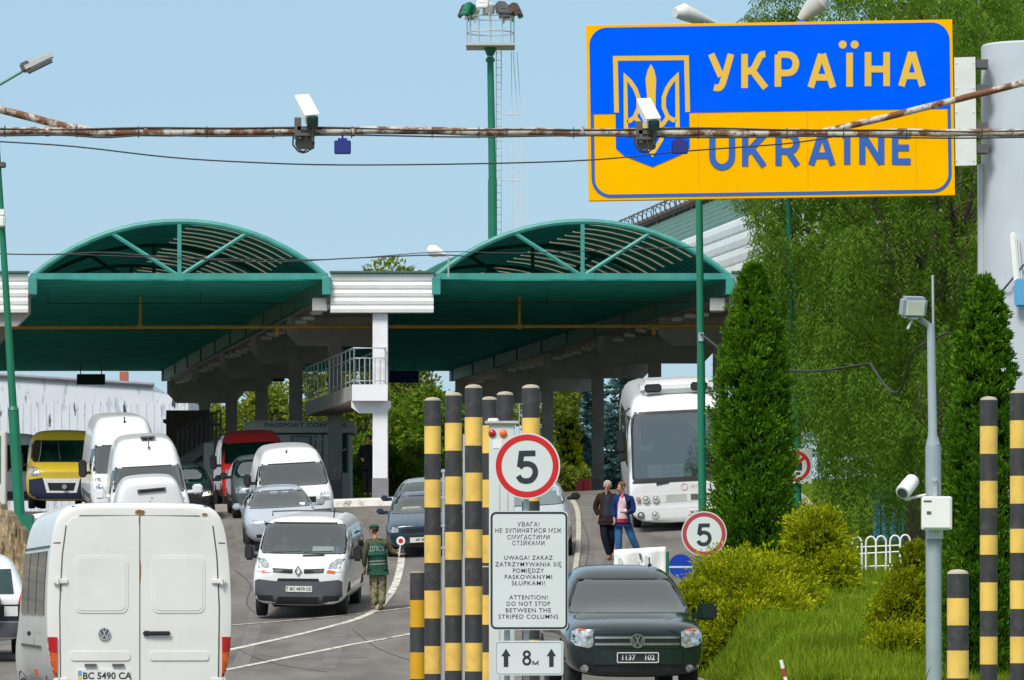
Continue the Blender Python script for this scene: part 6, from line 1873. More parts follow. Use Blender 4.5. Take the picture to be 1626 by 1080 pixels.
# --- big dusty white van, seen from behind
def big_van():
    W, H, L = 1.95, 2.42, 5.6; w = W / 2
    def sec(y, k, dz, zb=.32): return (y, zb, .90 * w * k, 1.15, .99 * w * k, 2.03, .935 * w * k, H - .015 + dz, .845 * w * k, H + .012 + dz)
    st = [sec(0, .982, -.06, .42), sec(.03, .994, -.025, .36), sec(.12, 1.0, -.008), sec(.5, 1, 0), sec(3.8, 1, 0), sec(4.3, 1, -.05), (4.75, .32, .9 * w, .75, w, 1.2, .96 * w, 1.75, .84 * w, 1.82), (5.2, .32, .9 * w, .7, w, 1.1, .98 * w, 1.2, .86 * w, 1.28), (5.55, .36, .85 * w, .6, .92 * w, .9, .9 * w, 1.0, .78 * w, 1.04), (5.6, .42, .75 * w, .6, .82 * w, .85, .8 * w, .9, .7 * w, .95)]
    seams = []
    t, bv = vehicle('panel_van', 'large dusty cream white panel van in the foreground seen from behind', 'van', 221, 51.0, 9.0, st, W_CREAM, None, 0, 0, [], W, wheels=((.82, 1.25, .29), (.82, 4.7, .29)), X=X_(222, 51.0))
    # two doors with pressed panels
    for s in (-1, 1):
        x0, x1 = .006, .735
        pts = [(s * x, z) for x, z in ((x0, .50), (.79, .50), (.80, 1.35), (.775, 1.88), (.735, 2.18), (.69, 2.25), (.61, 2.275), (x0, 2.285))]
        dr = patch(bv, pts, 'rear_door', W_CREAM, t, off=.010, step=.06, depth=.014)
        # pressed panel: raised rim made of a ring of patches
        pr = [(s * x, z) for x, z in rrect(.12, 1.30, .66, 1.88, .07, 4)]
        patch(bv, pr, 'pressed_panel', W_CREAM, dr, off=.017, step=.06, depth=.010)
        pr2 = [(s * x, z) for x, z in rrect(.145, 1.325, .635, 1.855, .06, 4)]
        patch(bv, pr2, 'inner_panel', W_CREAM, dr, off=.0215, step=.06, depth=.006)
        pr3 = [(s * x, z) for x, z in rrect(.10, .82, .70, .91, .03, 3)]
        patch(bv, pr3, 'pressed_rib', W_CREAM, dr, off=.021, step=.06, depth=.012)
        # hinges
        for z in (1.62, .62):
            hx = bv.ray_cast(Vector((s * .80, -20, z)), Vector((0, 1, 0)))[0]
            B().box((s * .80, hx.y - .02, z), (.15, .035, .055), bevel=.012).cyl((s * .83, hx.y - .045, z - .03), (s * .83, hx.y - .045, z + .03), .014, n=8).build('hinge', W_CREAM, dr, local=True)
        # tail lamps wrap the corner
        xx = .885
        for z0, z1, m in ((.50, .69, 'tailred'), (.69, .80, 'tailorange'), (.80, .90, 'tailorange'), (.90, 1.06, 'tailred')):
            patch(bv, [(s * .835, z0 + .002), (s * .95, z0 + .002), (s * .95, z1 - .002), (s * .835, z1 - .002)], 'tail_light', M[m], t, off=.022, step=.03, depth=.03, ymax=.10)
        # horizontal body seam below roof
        patch(bv, [(s * .80, 2.005), (s * .90, 2.0), (s * .90, 2.012), (s * .80, 2.017)], 'roof_seam', M['seam'], t, off=.003, step=.04, depth=.004)
        patch(bv, [(s * .793, .50), (s * .805, .50), (s * .815, 1.35), (s * .79, 1.88), (s * .75, 2.185), (s * .737, 2.185), (s * .777, 1.88), (s * .803, 1.35)], 'door_gap', M['seam'], t, off=.003, step=.05, depth=.004)
    patch(bv, [(-.006, .5), (.006, .5), (.006, 2.285), (-.006, 2.285)], 'door_gap', M['seam'], t, off=.004, step=.08, depth=.005)
    patch(bv, [(-.62, 2.277), (.62, 2.277), (.60, 2.290), (-.60, 2.290)], 'door_gap', M['seam'], t, off=.004, step=.08, depth=.005)
    for x in (-.62, -.2, .28, .62): B().box((x, .055, 2.375), (.13, .04, .018), bevel=.006).build('roof_marker', M['seam'], t, local=True)
    yb = bv.ray_cast(Vector((-.35, -20, 1.16)), Vector((0, 1, 0)))[0].y
    vw(t, Fr((-.36, yb - .018, 1.09)), .062, m='galv', dark='bumpergrey')
    yb = bv.ray_cast(Vector((.15, -20, 1.09)), Vector((0, 1, 0)))[0].y
    B().box((.07, yb - .03, 1.095), (.08, .035, .05), bevel=.012).box((.20, yb - .04, 1.095), (.22, .03, .042), bevel=.012).build('door_handle', M['black'], t, local=True)
    yb = bv.ray_cast(Vector((-.36, -20, .68)), Vector((0, 1, 0)))[0].y
    plate(t, bv, -.37, .665, .53, [('BC 5490 CA', .035)], flag=True, off=.03, h=.125, size=.095)
    B().box((-.50, yb - .03, .775), (.12, .03, .025)).box((-.22, yb - .03, .775), (.12, .03, .025)).build('plate_lamp', M['seam'], t, local=True)
    M['ruststain'] = mat('rust_stain', (.24, .12, .05), .9, var=.4, scale=30)
    for x0, z0_, w_, h_ in ((.0, 2.325, .05, .022), (.02, 2.30, .025, .02), (.66, 2.30, .03, .014), (-.004, 2.24, .008, .05), (.007, 1.72, .006, .12), (-.76, .52, .03, .02)):
        patch(bv, [(x0 - w_, z0_ - h_ * .6), (x0 - w_ * .2, z0_ - h_), (x0 + w_ * .8, z0_ - h_ * .3), (x0 + w_, z0_ + h_ * .5), (x0 - w_ * .3, z0_ + h_), (x0 - w_ * .9, z0_ + h_ * .4)], 'rust_stain', M['ruststain'], t, off=.0125, step=.05, depth=.004)
    # side glass, rail, handle on the visible left side
    for y0, y1 in ((.35, 1.55), (1.65, 2.85), (2.95, 4.1)):
        patch(bv, [(y0, 1.28), (y1, 1.28), (y1, 1.93), (y0, 1.93)], 'side_window', M['glassdark'], t, view='left', off=.010, step=.3, depth=.012)
    patch(bv, [(.1, 1.965), (4.2, 1.965), (4.2, 1.985), (.1, 1.985)], 'gutter', M['seam'], t, view='left', off=.012, step=.4)
    patch(bv, [(1.0, .93), (4.2, .93), (4.2, .96), (1.0, .96)], 'door_rail', M['seam'], t, view='left', off=.012, step=.4)
    B().box((-.99, 2.1, 1.08), (.03, .2, .05), bevel=.01).build('side_handle', M['black'], t, local=True)
    patch(bv, [(2.6, .62), (2.75, .62), (2.75, .70), (2.6, .70)], 'side_marker', M['tailorange'], t, view='left', off=.02)
    return t
big_van()
# ------------------------------------------------------------------ people
def cmat(name, col, var=.2, scale=18, rough=.9): return mat(name, col, rough, var=var, scale=scale, spec=.2)
M['skin'] = cmat('skin', (.46, .24, .16), .08)
M['leather'] = cmat('boot_leather', (.22, .12, .06))


def camo():
    m = mat('camouflage_cloth', (.25, .22, .13), .95, var=.1, spec=.2)
    n, l = m.node_tree.nodes, m.node_tree.links
    b = n['Principled BSDF']
    tc = n.new('ShaderNodeTexCoord'); z = n.new('ShaderNodeTexNoise'); z.inputs['Scale'].default_value = 9; z.inputs['Detail'].default_value = 4
    l.new(tc.outputs['Object'], z.inputs['Vector'])
    cr = n.new('ShaderNodeValToRGB'); cr.color_ramp.interpolation = 'CONSTANT'
    e = cr.color_ramp.elements
    e[0].color = (.07, .075, .035, 1); e[0].position = 0
    e[1].color = (.34, .30, .19, 1); e[1].position = .52
    x = e.new(.42); x.color = (.17, .17, .085, 1)
    x = e.new(.60); x.color = (.13, .09, .05, 1)
    x = e.new(.66); x.color = (.36, .32, .21, 1)
    l.new(z.outputs[0], cr.inputs[0]); l.new(cr.outputs[0], b.inputs['Base Color'])
    return m
M['camo'] = camo()


def skin(name, nodes, edges, m, parent, root, sub=2, local=True, smoothall=True):
    "nodes: {key: (x, y, z, r)}"
    keys = list(nodes); ix = {k: i for i, k in enumerate(keys)}
    me = bpy.data.meshes.new(name)
    me.from_pydata([nodes[k][:3] for k in keys], [(ix[a], ix[b]) for a, b in edges], [])
    o = bpy.data.objects.new(name, me); C.objects.link(o)
    md = o.modifiers.new('Skin', 'SKIN'); md.use_smooth_shade = True; md.branch_smoothing = .3
    sv = me.skin_vertices[0].data
    for k in keys:
        r = nodes[k][3]; sv[ix[k]].radius = r if isinstance(r, tuple) else (r, r); sv[ix[k]].use_root = (k == root)
    s = o.modifiers.new('s', 'SUBSURF'); s.levels = sub; s.render_levels = sub
    dg = bpy.context.evaluated_depsgraph_get(); dg.update()
    me2 = bpy.data.meshes.new_from_object(o.evaluated_get(dg)); me2.name = name
    bpy.data.objects.remove(o); bpy.data.meshes.remove(me)
    me2.materials.clear()
    return link_mesh(name, me2, m, parent, smooth='all')


def person(loc, label, J, clothes, hair=None, hat=None, group=None, face=(0, -1, 0), rotz=0., up=None, name='person', gap=.5):
    """J: joints pelvis chest neck head hipL kneeL ankL toeL hipR .. shL elL wrL shR elR wrR, local, x image right, -y to the camera"""
    t = thing(name, loc, label, 'person', group, rot=(0, 0, rotz))
    V3 = {k: Vector(v) for k, v in J.items()}
    V3['low'] = V3['pelvis'] + Vector((0, 0, -.11))
    f = Vector(face).normalized(); sd = f.cross(Vector((0, 0, 1))).normalized()       # sd: the person's own right
    N = {}; E = []
    def nd(k, p, r): N[k] = (p.x, p.y, p.z, r)
    nd('pelvis', V3['pelvis'], (.13, .10)); nd('belly', V3['pelvis'].lerp(V3['chest'], .5), (.125, .095)); nd('chest', V3['chest'], (.15, .105)); nd('neck', V3['neck'], .05)
    hd = V3['head']
    nd('jaw', hd + Vector((0, 0, -.085)) + f * .02, (.058, .062)); nd('mid', hd + f * .005, (.074, .088)); nd('skull', hd + Vector((0, 0, .07)) - f * .012, (.066, .078)); nd('crown', hd + Vector((0, 0, .108)) - f * .015, .035)
    nd('nose0', hd + f * .078 + Vector((0, 0, -.005)), .020); nd('nose1', hd + f * .112 + Vector((0, 0, -.03)), .014)
    E += [('pelvis', 'belly'), ('belly', 'chest'), ('chest', 'neck'), ('neck', 'jaw'), ('jaw', 'mid'), ('mid', 'skull'), ('skull', 'crown'), ('mid', 'nose0'), ('nose0', 'nose1')]
    for s in 'LR':
        if 'hip' + s in V3:
            nd('hip' + s, V3['hip' + s], .085); nd('knee' + s, V3['knee' + s], .055); nd('ank' + s, V3['ank' + s], .038); nd('toe' + s, V3['toe' + s], .03)
            E += [('pelvis', 'hip' + s), ('hip' + s, 'knee' + s), ('knee' + s, 'ank' + s), ('ank' + s, 'toe' + s)]
        nd('sh' + s, V3['sh' + s], .060); nd('el' + s, V3['el' + s], .040); nd('wr' + s, V3['wr' + s], .027)
        E += [('chest', 'sh' + s), ('sh' + s, 'el' + s), ('el' + s, 'wr' + s)]
        d_ = (V3['wr' + s] - V3['el' + s]).normalized()
        pl = V3['wr' + s] + d_ * .055; nd('palm' + s, pl, (.036, .018)); E.append(('wr' + s, 'palm' + s))
        a = d_.cross(f if abs(d_.dot(f)) < .9 else Vector((0, 0, 1))).normalized(); c = a.cross(d_)
        for k, (o_, L) in enumerate(((-.028, .062), (-.010, .074), (.009, .070), (.027, .052))):
            p0 = pl + a * o_ + d_ * .030; p1 = p0 + d_ * L * .55 + c * .008; p2 = p1 + d_ * L * .38 + c * .022
            nd('f%s%da' % (s, k), p0, .0095); nd('f%s%db' % (s, k), p1, .0088); nd('f%s%dc' % (s, k), p2, .0078)
            E += [('palm' + s, 'f%s%da' % (s, k)), ('f%s%da' % (s, k), 'f%s%db' % (s, k)), ('f%s%db' % (s, k), 'f%s%dc' % (s, k))]
        q0 = pl - a * .036 - d_ * .015; q1 = q0 - a * .018 + d_ * .035 + c * .012
        nd('t%sa' % s, q0, .012); nd('t%sb' % s, q1, .0095); E += [('palm' + s, 't%sa' % s), ('t%sa' % s, 't%sb' % s)]
    body = skin('body', N, E, M['skin'], t, 'pelvis', 2)
    for q in (-1, 1):
        B().ball(hd + f * .082 + sd * .030 * q + Vector((0, 0, .018)), (.011, .011, .008), 8).build('eye', M['signblack'], body, local=True)
        B().ball(hd + sd * .078 * q + Vector((0, 0, -.005)) - f * .012, (.018, .028, .034), 8).build('ear', M['skin'], body, local=True, smooth=True)
    b = B().tube([hd + f * .078 + sd * .026 * q + Vector((0, 0, -.062)) for q in (-1, 0, 1)], .006, 5); b.build('mouth', cmat('lips_' + str(len(bpy.data.materials)), (.30, .11, .09)), body, local=True)
    for nm, keys, edges, m, root, dr in clothes:
        nn = {}
        for k, r in keys.items():
            if k == 'mid' or '~' in k:
                a_, b_, u_ = k.split('~'); p = V3[a_].lerp(V3[b_], float(u_))
            else: p = V3[k]
            p = p + Vector(dr.get(k, (0, 0, 0)))
            nn[k] = (p.x, p.y, p.z, r)
        skin(nm, nn, edges, m, body, root, 2)
    if hair is not None:
        b = B().ball(hd + Vector((0, 0, .045)) - f * .022, (.089, .098, .088), 16)
        for v in list(b.bm.verts):
            w_ = v.co - hd
            if w_.dot(f) > .045 and w_.z < .075: v.co -= f * min(.09, (w_.dot(f) - .045) * 1.3)
            if w_.z < -.01: v.co.z = hd.z - .01 + (w_.z + .01) * .3
            v.co += Vector((random.uniform(-1, 1), random.uniform(-1, 1), random.uniform(-1, 1))) * .0035
        b.build('hair', hair, body, local=True, smooth='all')
    if hat is not None: hat(hd, f, sd, body)
    return t, V3, body


TROUSERS = lambda r1=.115, r2=.085, r3=.068: ({'pelvis': (.135, .10), 'hipL': r1, 'kneeL': r2, 'ankL': r3, 'hipR': r1, 'kneeR': r2, 'ankR': r3}, [('pelvis', 'hipL'), ('hipL', 'kneeL'), ('kneeL', 'ankL'), ('pelvis', 'hipR'), ('hipR', 'kneeR'), ('kneeR', 'ankR')])
JACKET = lambda rc=(.195, .14), ra=.078, rw=.052: ({'low': (.21, .17), 'pelvis': (.195, .16), 'pelvis~chest~.5': (.178, .138), 'chest': rc, 'chest~neck~.6': (.10, .09), 'neck': .068, 'shL': .088, 'elL': ra * .86, 'elL~wrL~.9': rw, 'shR': .088, 'elR': ra * .86, 'elR~wrR~.9': rw},
                                                 [('low', 'pelvis'), ('pelvis', 'pelvis~chest~.5'), ('pelvis~chest~.5', 'chest'), ('chest', 'chest~neck~.6'), ('chest~neck~.6', 'neck'), ('chest', 'shL'), ('shL', 'elL'), ('elL', 'elL~wrL~.9'), ('chest', 'shR'), ('shR', 'elR'), ('elR', 'elR~wrR~.9')])
SHOES = lambda s, h=.06: ({'ank' + s: h, 'toe' + s: .045}, [('ank' + s, 'toe' + s)])

# soldier seen from behind, leaning a little to his left, paddle in the right hand
pz = GP(600, 970)
m_jk, m_vest, m_beret = cmat('olive_jacket', (.085, .085, .05)), cmat('green_vest', (.022, .075, .055), .12), cmat('green_beret', (.008, .085, .045), .1)
J = dict(pelvis=(0, 0, .93), chest=(-.02, .0, 1.30), neck=(-.055, .01, 1.475), head=(-.085, .02, 1.60), hipL=(-.085, 0, .88), kneeL=(-.075, -.01, .48), ankL=(-.075, .0, .10), toeL=(-.135, .06, .04), hipR=(.085, 0, .88), kneeR=(.09, .0, .48), ankR=(.075, .03, .10), toeR=(.04, .12, .04),
         shL=(-.205, .0, 1.385), elL=(-.275, -.02, 1.10), wrL=(-.265, .05, .86), shR=(.165, .0, 1.385), elR=(.27, .05, 1.20), wrR=(.405, .0, 1.155))
def beret(hd, f, sd, par):
    b = B().ball(hd + Vector((0, 0, .082)) - f * .01, (.105, .112, .048), 18).ball(hd + Vector((0, 0, .055)) - f * .008, (.088, .096, .035), 16)
    b.build('beret', m_beret, par, local=True, smooth='all')
so, V3, body = person(Vector((pz.x, pz.y, gz(pz.x, pz.y))), 'soldier in camouflage trousers, green vest and green beret holding a small round paddle', J, [
    ('trousers',) + TROUSERS(.118, .092, .078) + (M['camo'], 'pelvis', {}),
    ('jacket',) + JACKET() + (m_jk, 'pelvis', {}),
    ('vest', {'low': (.215, .19), 'pelvis': (.225, .20), 'pelvis~chest~.5': (.235, .20), 'chest': (.25, .205), 'chest~neck~.45': (.16, .14)}, [('low', 'pelvis'), ('pelvis', 'pelvis~chest~.5'), ('pelvis~chest~.5', 'chest'), ('chest', 'chest~neck~.45')], m_vest, 'pelvis', {}),
    ('boot',) + SHOES('L', .066) + (M['leather'], 'ankL', {}), ('boot',) + SHOES('R', .066) + (M['leather'], 'ankR', {}),
], hair=cmat('brown_hair', (.07, .045, .03)), hat=beret, face=(-.80, .60, 0))
vest = [c for c in body.children if c.name.startswith('vest')][0]
dg = bpy.context.evaluated_depsgraph_get()
bmv = bmesh.new(); bmv.from_mesh(vest.data); vb = BVHTree.FromBMesh(bmv); bmv.free()
def onvest(pts, nm, m, off=.006): return patch(vb, pts, nm, m, vest, off=off, step=.03, depth=.006)
M['vestpale'] = cmat('vest_lettering', (.24, .29, .27), .15)
for zc in (.985, .925): onvest([(-.17, zc - .014), (.17, zc + .008), (.17, zc + .034), (-.17, zc + .012)], 'reflective_strip', M['vestpale'])
b = B(); fr = Fr((-.01, -.30, 1.235)); b.text(fr, 'ДПСУ', .135, bold=.012, sx=.82)
for v in b.bm.verts:
    h = vb.ray_cast(Vector((v.co.x, -2, v.co.z)), Vector((0, 1, 0)))
    if h[0]: v.co.y = h[0].y - .006
b.build('vest_lettering', M['vestpale'], vest, local=True, recalc=False)
pad = thing('signal_paddle', so.location + Vector((.44, -.03, 1.13)), 'small white signal disc with red centre held by the soldier', 'paddle')
o_ = so.location
B().cyl(o_ + Vector((.425, -.03, 1.09)), o_ + Vector((.455, -.05, 1.33)), .014, n=10).build('handle', M['white'], pad)
fr = Fr(o_ + Vector((.46, -.055, 1.40)))
B().poly(fr, circ(0, 0, .088, 26), -.008, .016).build('disc', M['white'], pad)
B().poly(fr, circ(0, 0, .048, 20), .0085, .004).build('red_centre', M['signred'], pad)

# two men walking
d = 111.5
m_brown, m_navy, m_shirt = cmat('dark_brown_jacket', (.028, .017, .014)), cmat('navy_trousers', (.008, .010, .022)), cmat('slate_shirt', (.028, .036, .048))
g1 = gz(X_(965, d), d)
J = dict(pelvis=(-.02, 0, .97), chest=(-.02, -.01, 1.34), neck=(-.01, -.02, 1.52), head=(-.005, -.045, 1.645), hipL=(-.10, 0, .92), kneeL=(-.075, -.07, .50), ankL=(.05, -.02, .10), toeL=(-.01, -.14, .035), hipR=(.07, 0, .92), kneeR=(.09, .04, .52), ankR=(.06, .20, .15), toeR=(.03, .10, .05),
         shL=(-.20, .0, 1.43), elL=(-.275, .05, 1.16), wrL=(-.19, -.01, .97), shR=(.165, .0, 1.43), elR=(.21, .08, 1.15), wrR=(.17, -.02, .92))
m1, V3, body = person(Vector((X_(965, d), d, g1)), 'older grey haired man in dark brown jacket and navy trousers, left of the walking pair', J, [
    ('trousers',) + TROUSERS(.112, .088, .076) + (m_navy, 'pelvis', {}),
    ('jacket',) + JACKET((.205, .15), .082) + (m_brown, 'pelvis', {}),
    ('shoe',) + SHOES('L', .055) + (M['leather'], 'ankL', {}), ('shoe',) + SHOES('R', .055) + (M['black'], 'ankR', {}),
], hair=cmat('grey_hair', (.42, .40, .38)), face=(-.15, -1, 0))
jk = [c for c in body.children if c.name.startswith('jacket')][0]
bmv = bmesh.new(); bmv.from_mesh(jk.data); vb = BVHTree.FromBMesh(bmv); bmv.free()
patch(vb, [(-.10, .98), (.07, .98), (.06, 1.30), (.03, 1.46), (-.05, 1.46), (-.10, 1.30)], 'shirt_front', m_shirt, jk, off=.006, step=.04, depth=.008)
d = 111.0
m_bl, m_jean, m_tee = cmat('blue_jacket', (.010, .026, .115)), cmat('blue_jeans', (.035, .13, .30), .25), cmat('white_pink_shirt', (.66, .50, .56), .2, 9)
g2 = gz(X_(990, d), d)
J = dict(pelvis=(.0, 0, .95), chest=(.015, -.01, 1.32), neck=(.0, -.02, 1.50), head=(-.03, -.05, 1.63), hipL=(-.075, 0, .90), kneeL=(-.085, -.03, .50), ankL=(-.07, .03, .10), toeL=(-.12, -.08, .035), hipR=(.085, 0, .90), kneeR=(.22, .03, .52), ankR=(.40, .18, .13), toeR=(.36, .06, .04),
         shL=(-.16, -.02, 1.40), elL=(-.19, .02, 1.15), wrL=(-.18, -.10, .93), shR=(.205, .02, 1.40), elR=(.25, -.02, 1.11), wrR=(.06, -.24, 1.08))
m2, V3, body = person(Vector((X_(988, d), d, g2)), 'man in blue jacket, pale shirt and jeans striding, right of the walking pair', J, [
    ('trousers',) + TROUSERS(.112, .090, .072) + (m_jean, 'pelvis', {}),
    ('jacket',) + JACKET((.205, .15), .086) + (m_bl, 'pelvis', {}),
    ('shoe',) + SHOES('L', .052) + (M['leather'], 'ankL', {}), ('shoe',) + SHOES('R', .052) + (M['black'], 'ankR', {}),
], hair=cmat('ginger_brown_hair', (.16, .085, .045)), face=(-.75, -.66, -.15))
jk = [c for c in body.children if c.name.startswith('jacket')][0]
bmv = bmesh.new(); bmv.from_mesh(jk.data); vb = BVHTree.FromBMesh(bmv); bmv.free()
patch(vb, [(-.11, .92), (.12, .92), (.085, 1.25), (.045, 1.43), (-.05, 1.43), (-.10, 1.25)], 'shirt_front', m_tee, jk, off=.006, step=.04, depth=.008)
patch(vb, [(-.12, .86), (.13, .86), (.125, .94), (-.115, .94)], 'shirt_hem', cmat('red_cloth', (.38, .03, .04)), jk, off=.010, step=.04, depth=.010)
patch(vb, [(-.04, 1.40), (.035, 1.40), (.02, 1.47), (-.025, 1.47)], 'collar', M['signred'], jk, off=.012, step=.03, depth=.010)

# dark figure standing by the white column
d = 144.5
J = dict(pelvis=(0, 0, .95), chest=(0, 0, 1.32), neck=(0, -.01, 1.50), head=(0.02, -.02, 1.62), hipL=(-.085, 0, .90), kneeL=(-.07, 0, .5), ankL=(-.07, .03, .1), toeL=(-.08, -.1, .04), hipR=(.085, 0, .9), kneeR=(.075, 0, .5), ankR=(.07, .03, .1), toeR=(.08, -.1, .04),
         shL=(-.18, 0, 1.41), elL=(-.24, .02, 1.14), wrL=(-.16, -.12, 1.05), shR=(.18, 0, 1.41), elR=(.24, .02, 1.14), wrR=(.2, -.06, .9))
m_dk = cmat('black_uniform', (.010, .011, .013))
person(Vector((X_(584, d), d, road_z(X_(584, d), d) + .17)), 'person in black uniform standing half hidden behind the white column', J, [
    ('trousers',) + TROUSERS() + (m_dk, 'pelvis', {}), ('jacket',) + JACKET() + (m_dk, 'pelvis', {}),
    ('shoe',) + SHOES('L', .055) + (M['black'], 'ankL', {}), ('shoe',) + SHOES('R', .055) + (M['black'], 'ankR', {})], hair=cmat('black_hair', (.015, .012, .01)), face=(-.3, -1, 0))


# occupants of the white passenger van, seated inside it
def occupant(x, label, m, hair):
    R = trafic.rotation_euler.to_matrix()
    J = dict(pelvis=(0, 0, .0), chest=(0, .03, .36), neck=(0, .03, .52), head=(0, .0, .64), hipL=(-.09, 0, 0), kneeL=(-.10, -.42, .04), ankL=(-.1, -.45, -.32), toeL=(-.1, -.58, -.36), hipR=(.09, 0, 0), kneeR=(.10, -.42, .04), ankR=(.1, -.45, -.32), toeR=(.1, -.58, -.36),
             shL=(-.19, .02, .45), elL=(-.25, -.15, .22), wrL=(-.12, -.38, .30), shR=(.19, .02, .45), elR=(.25, -.15, .22), wrR=(.12, -.38, .30))
    o, _, _ = person(trafic.location + R @ Vector((x, 1.82, .86)), label, J, [('trousers',) + TROUSERS() + (m_navy, 'pelvis', {}), ('jacket',) + JACKET() + (m, 'pelvis', {}), ('shoe',) + SHOES('L', .05) + (M['black'], 'ankL', {}), ('shoe',) + SHOES('R', .05) + (M['black'], 'ankR', {})], hair=hair)
    o.rotation_euler = trafic.rotation_euler
occupant(.43, 'driver in a blue shirt behind the windscreen of the white passenger van', cmat('pale_blue_shirt', (.12, .22, .36)), cmat('driver_hair', (.10, .08, .06)))
occupant(-.43, 'passenger in dark clothes behind the windscreen of the white passenger van', cmat('dark_top', (.05, .04, .045)), cmat('passenger_hair', (.12, .09, .07)))
# ------------------------------------------------------------------ plants
def leaves(name, pos, dirs, L, Wd, m, parent=None, org=Vector((0, 0, 0)), nrm_=None, core=None, bend=.0, stuff=False):
    """a rhombic leaf blade at every point; dirs: the way it points, nrm_: the way its face looks (random if None)"""
    n = len(pos)
    d = dirs / (np.linalg.norm(dirs, axis=1, keepdims=True) + 1e-9)
    r = rng.normal(size=(n, 3)) if nrm_ is None else nrm_ + rng.normal(size=(n, 3)) * .55
    s = np.cross(d, r); s /= (np.linalg.norm(s, axis=1, keepdims=True) + 1e-9)
    up = np.cross(s, d)
    L = np.broadcast_to(np.asarray(L), (n,))[:, None]; Wd = np.broadcast_to(np.asarray(Wd), (n,))[:, None]
    a = pos; b = pos + d * L * .45 + s * Wd * .5 + up * L * bend; c = pos + d * L; e = pos + d * L * .45 - s * Wd * .5 + up * L * bend
    V = np.stack([a, b, c, e], 1).reshape(-1, 3) - np.array(org)
    me = bpy.data.meshes.new(name)
    me.vertices.add(4 * n); me.vertices.foreach_set('co', V.ravel())
    me.loops.add(4 * n); me.loops.foreach_set('vertex_index', np.arange(4 * n, dtype=np.int32))
    me.polygons.add(n); me.polygons.foreach_set('loop_start', np.arange(0, 4 * n, 4, dtype=np.int32)); me.polygons.foreach_set('loop_total', np.full(n, 4, dtype=np.int32))
    me.update(calc_edges=True); me.validate()
    o = link_mesh(name, me, m, parent, org=org)
    return o


M['willow'] = leafmat('willow_leaf', [(.032, .085, .008), (.085, .185, .014), (.17, .285, .030), (.30, .42, .09)], .42)
M['thuja'] = leafmat('thuja_leaf', [(.026, .085, .006), (.065, .175, .009), (.13, .27, .014), (.22, .37, .022)], .35)
M['juniper'] = leafmat('juniper_leaf', [(.10, .13, .006), (.26, .31, .008), (.46, .50, .012), (.62, .62, .02)], .4)
M['spruce'] = leafmat('blue_spruce_leaf', [(.03, .085, .08), (.09, .20, .19), (.19, .36, .34), (.28, .46, .44)], .2)
M['bushleaf'] = leafmat('bush_leaf', [(.045, .10, .008), (.10, .19, .014), (.18, .28, .02), (.28, .34, .03)], .4)
M['paleleaf'] = leafmat('pale_leaf', [(.08, .12, .012), (.15, .20, .02), (.25, .29, .035), (.33, .34, .05)], .4)
M['grassblade'] = leafmat('grass_blade', [(.085, .14, .006), (.16, .25, .010), (.25, .34, .02), (.36, .40, .08)], .4)
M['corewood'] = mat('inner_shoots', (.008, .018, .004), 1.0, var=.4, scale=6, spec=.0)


def blobcore(c, r, m, parent, name='inner_growth', seed=0, ry=None):
    "uneven dark inner growth so a dense plant does not show through"
    b = B(); q = random.Random(seed)
    bmesh.ops.create_icosphere(b.bm, subdivisions=3, radius=1, matrix=Matrix.Translation(Vector(c)) @ Matrix.Diagonal((*r, 1)))
    for v in b.bm.verts: v.co = Vector(c) + (v.co - Vector(c)) * (1 + q.uniform(-.12, .08))
    return b.build(name, m, parent, smooth='all')


def wav(p, k, ph):
    return (np.sin(p[:, 0] * k + ph) * np.sin(p[:, 1] * k * 1.1 + ph * 2) * np.sin(p[:, 2] * k * .9 + ph * 3))


def spray(base, sd, sl, out, per):
    "fan shaped flat sprays of foliage: per leaf blades on every one"
    k = len(base)
    sd = sd / np.linalg.norm(sd, axis=1, keepdims=True)
    sidev = np.cross(sd, out + rng.normal(size=(k, 3)) * .5); sidev /= np.linalg.norm(sidev, axis=1, keepdims=True) + 1e-9
    u = rng.random((k, per)) ** .8; v = rng.uniform(-1, 1, (k, per)) * (.15 + .32 * u)
    pos = base[:, None] + sd[:, None] * (u * sl[:, None])[..., None] + sidev[:, None] * (v * sl[:, None])[..., None] + rng.normal(size=(k, per, 3)) * .012
    dr = sd[:, None] + sidev[:, None] * (v * 1.7)[..., None] + rng.normal(size=(k, per, 3)) * .22
    nr = np.repeat(out[:, None], per, 1) + rng.normal(size=(k, per, 3)) * .3
    return pos.reshape(-1, 3), dr.reshape(-1, 3), nr.reshape(-1, 3)


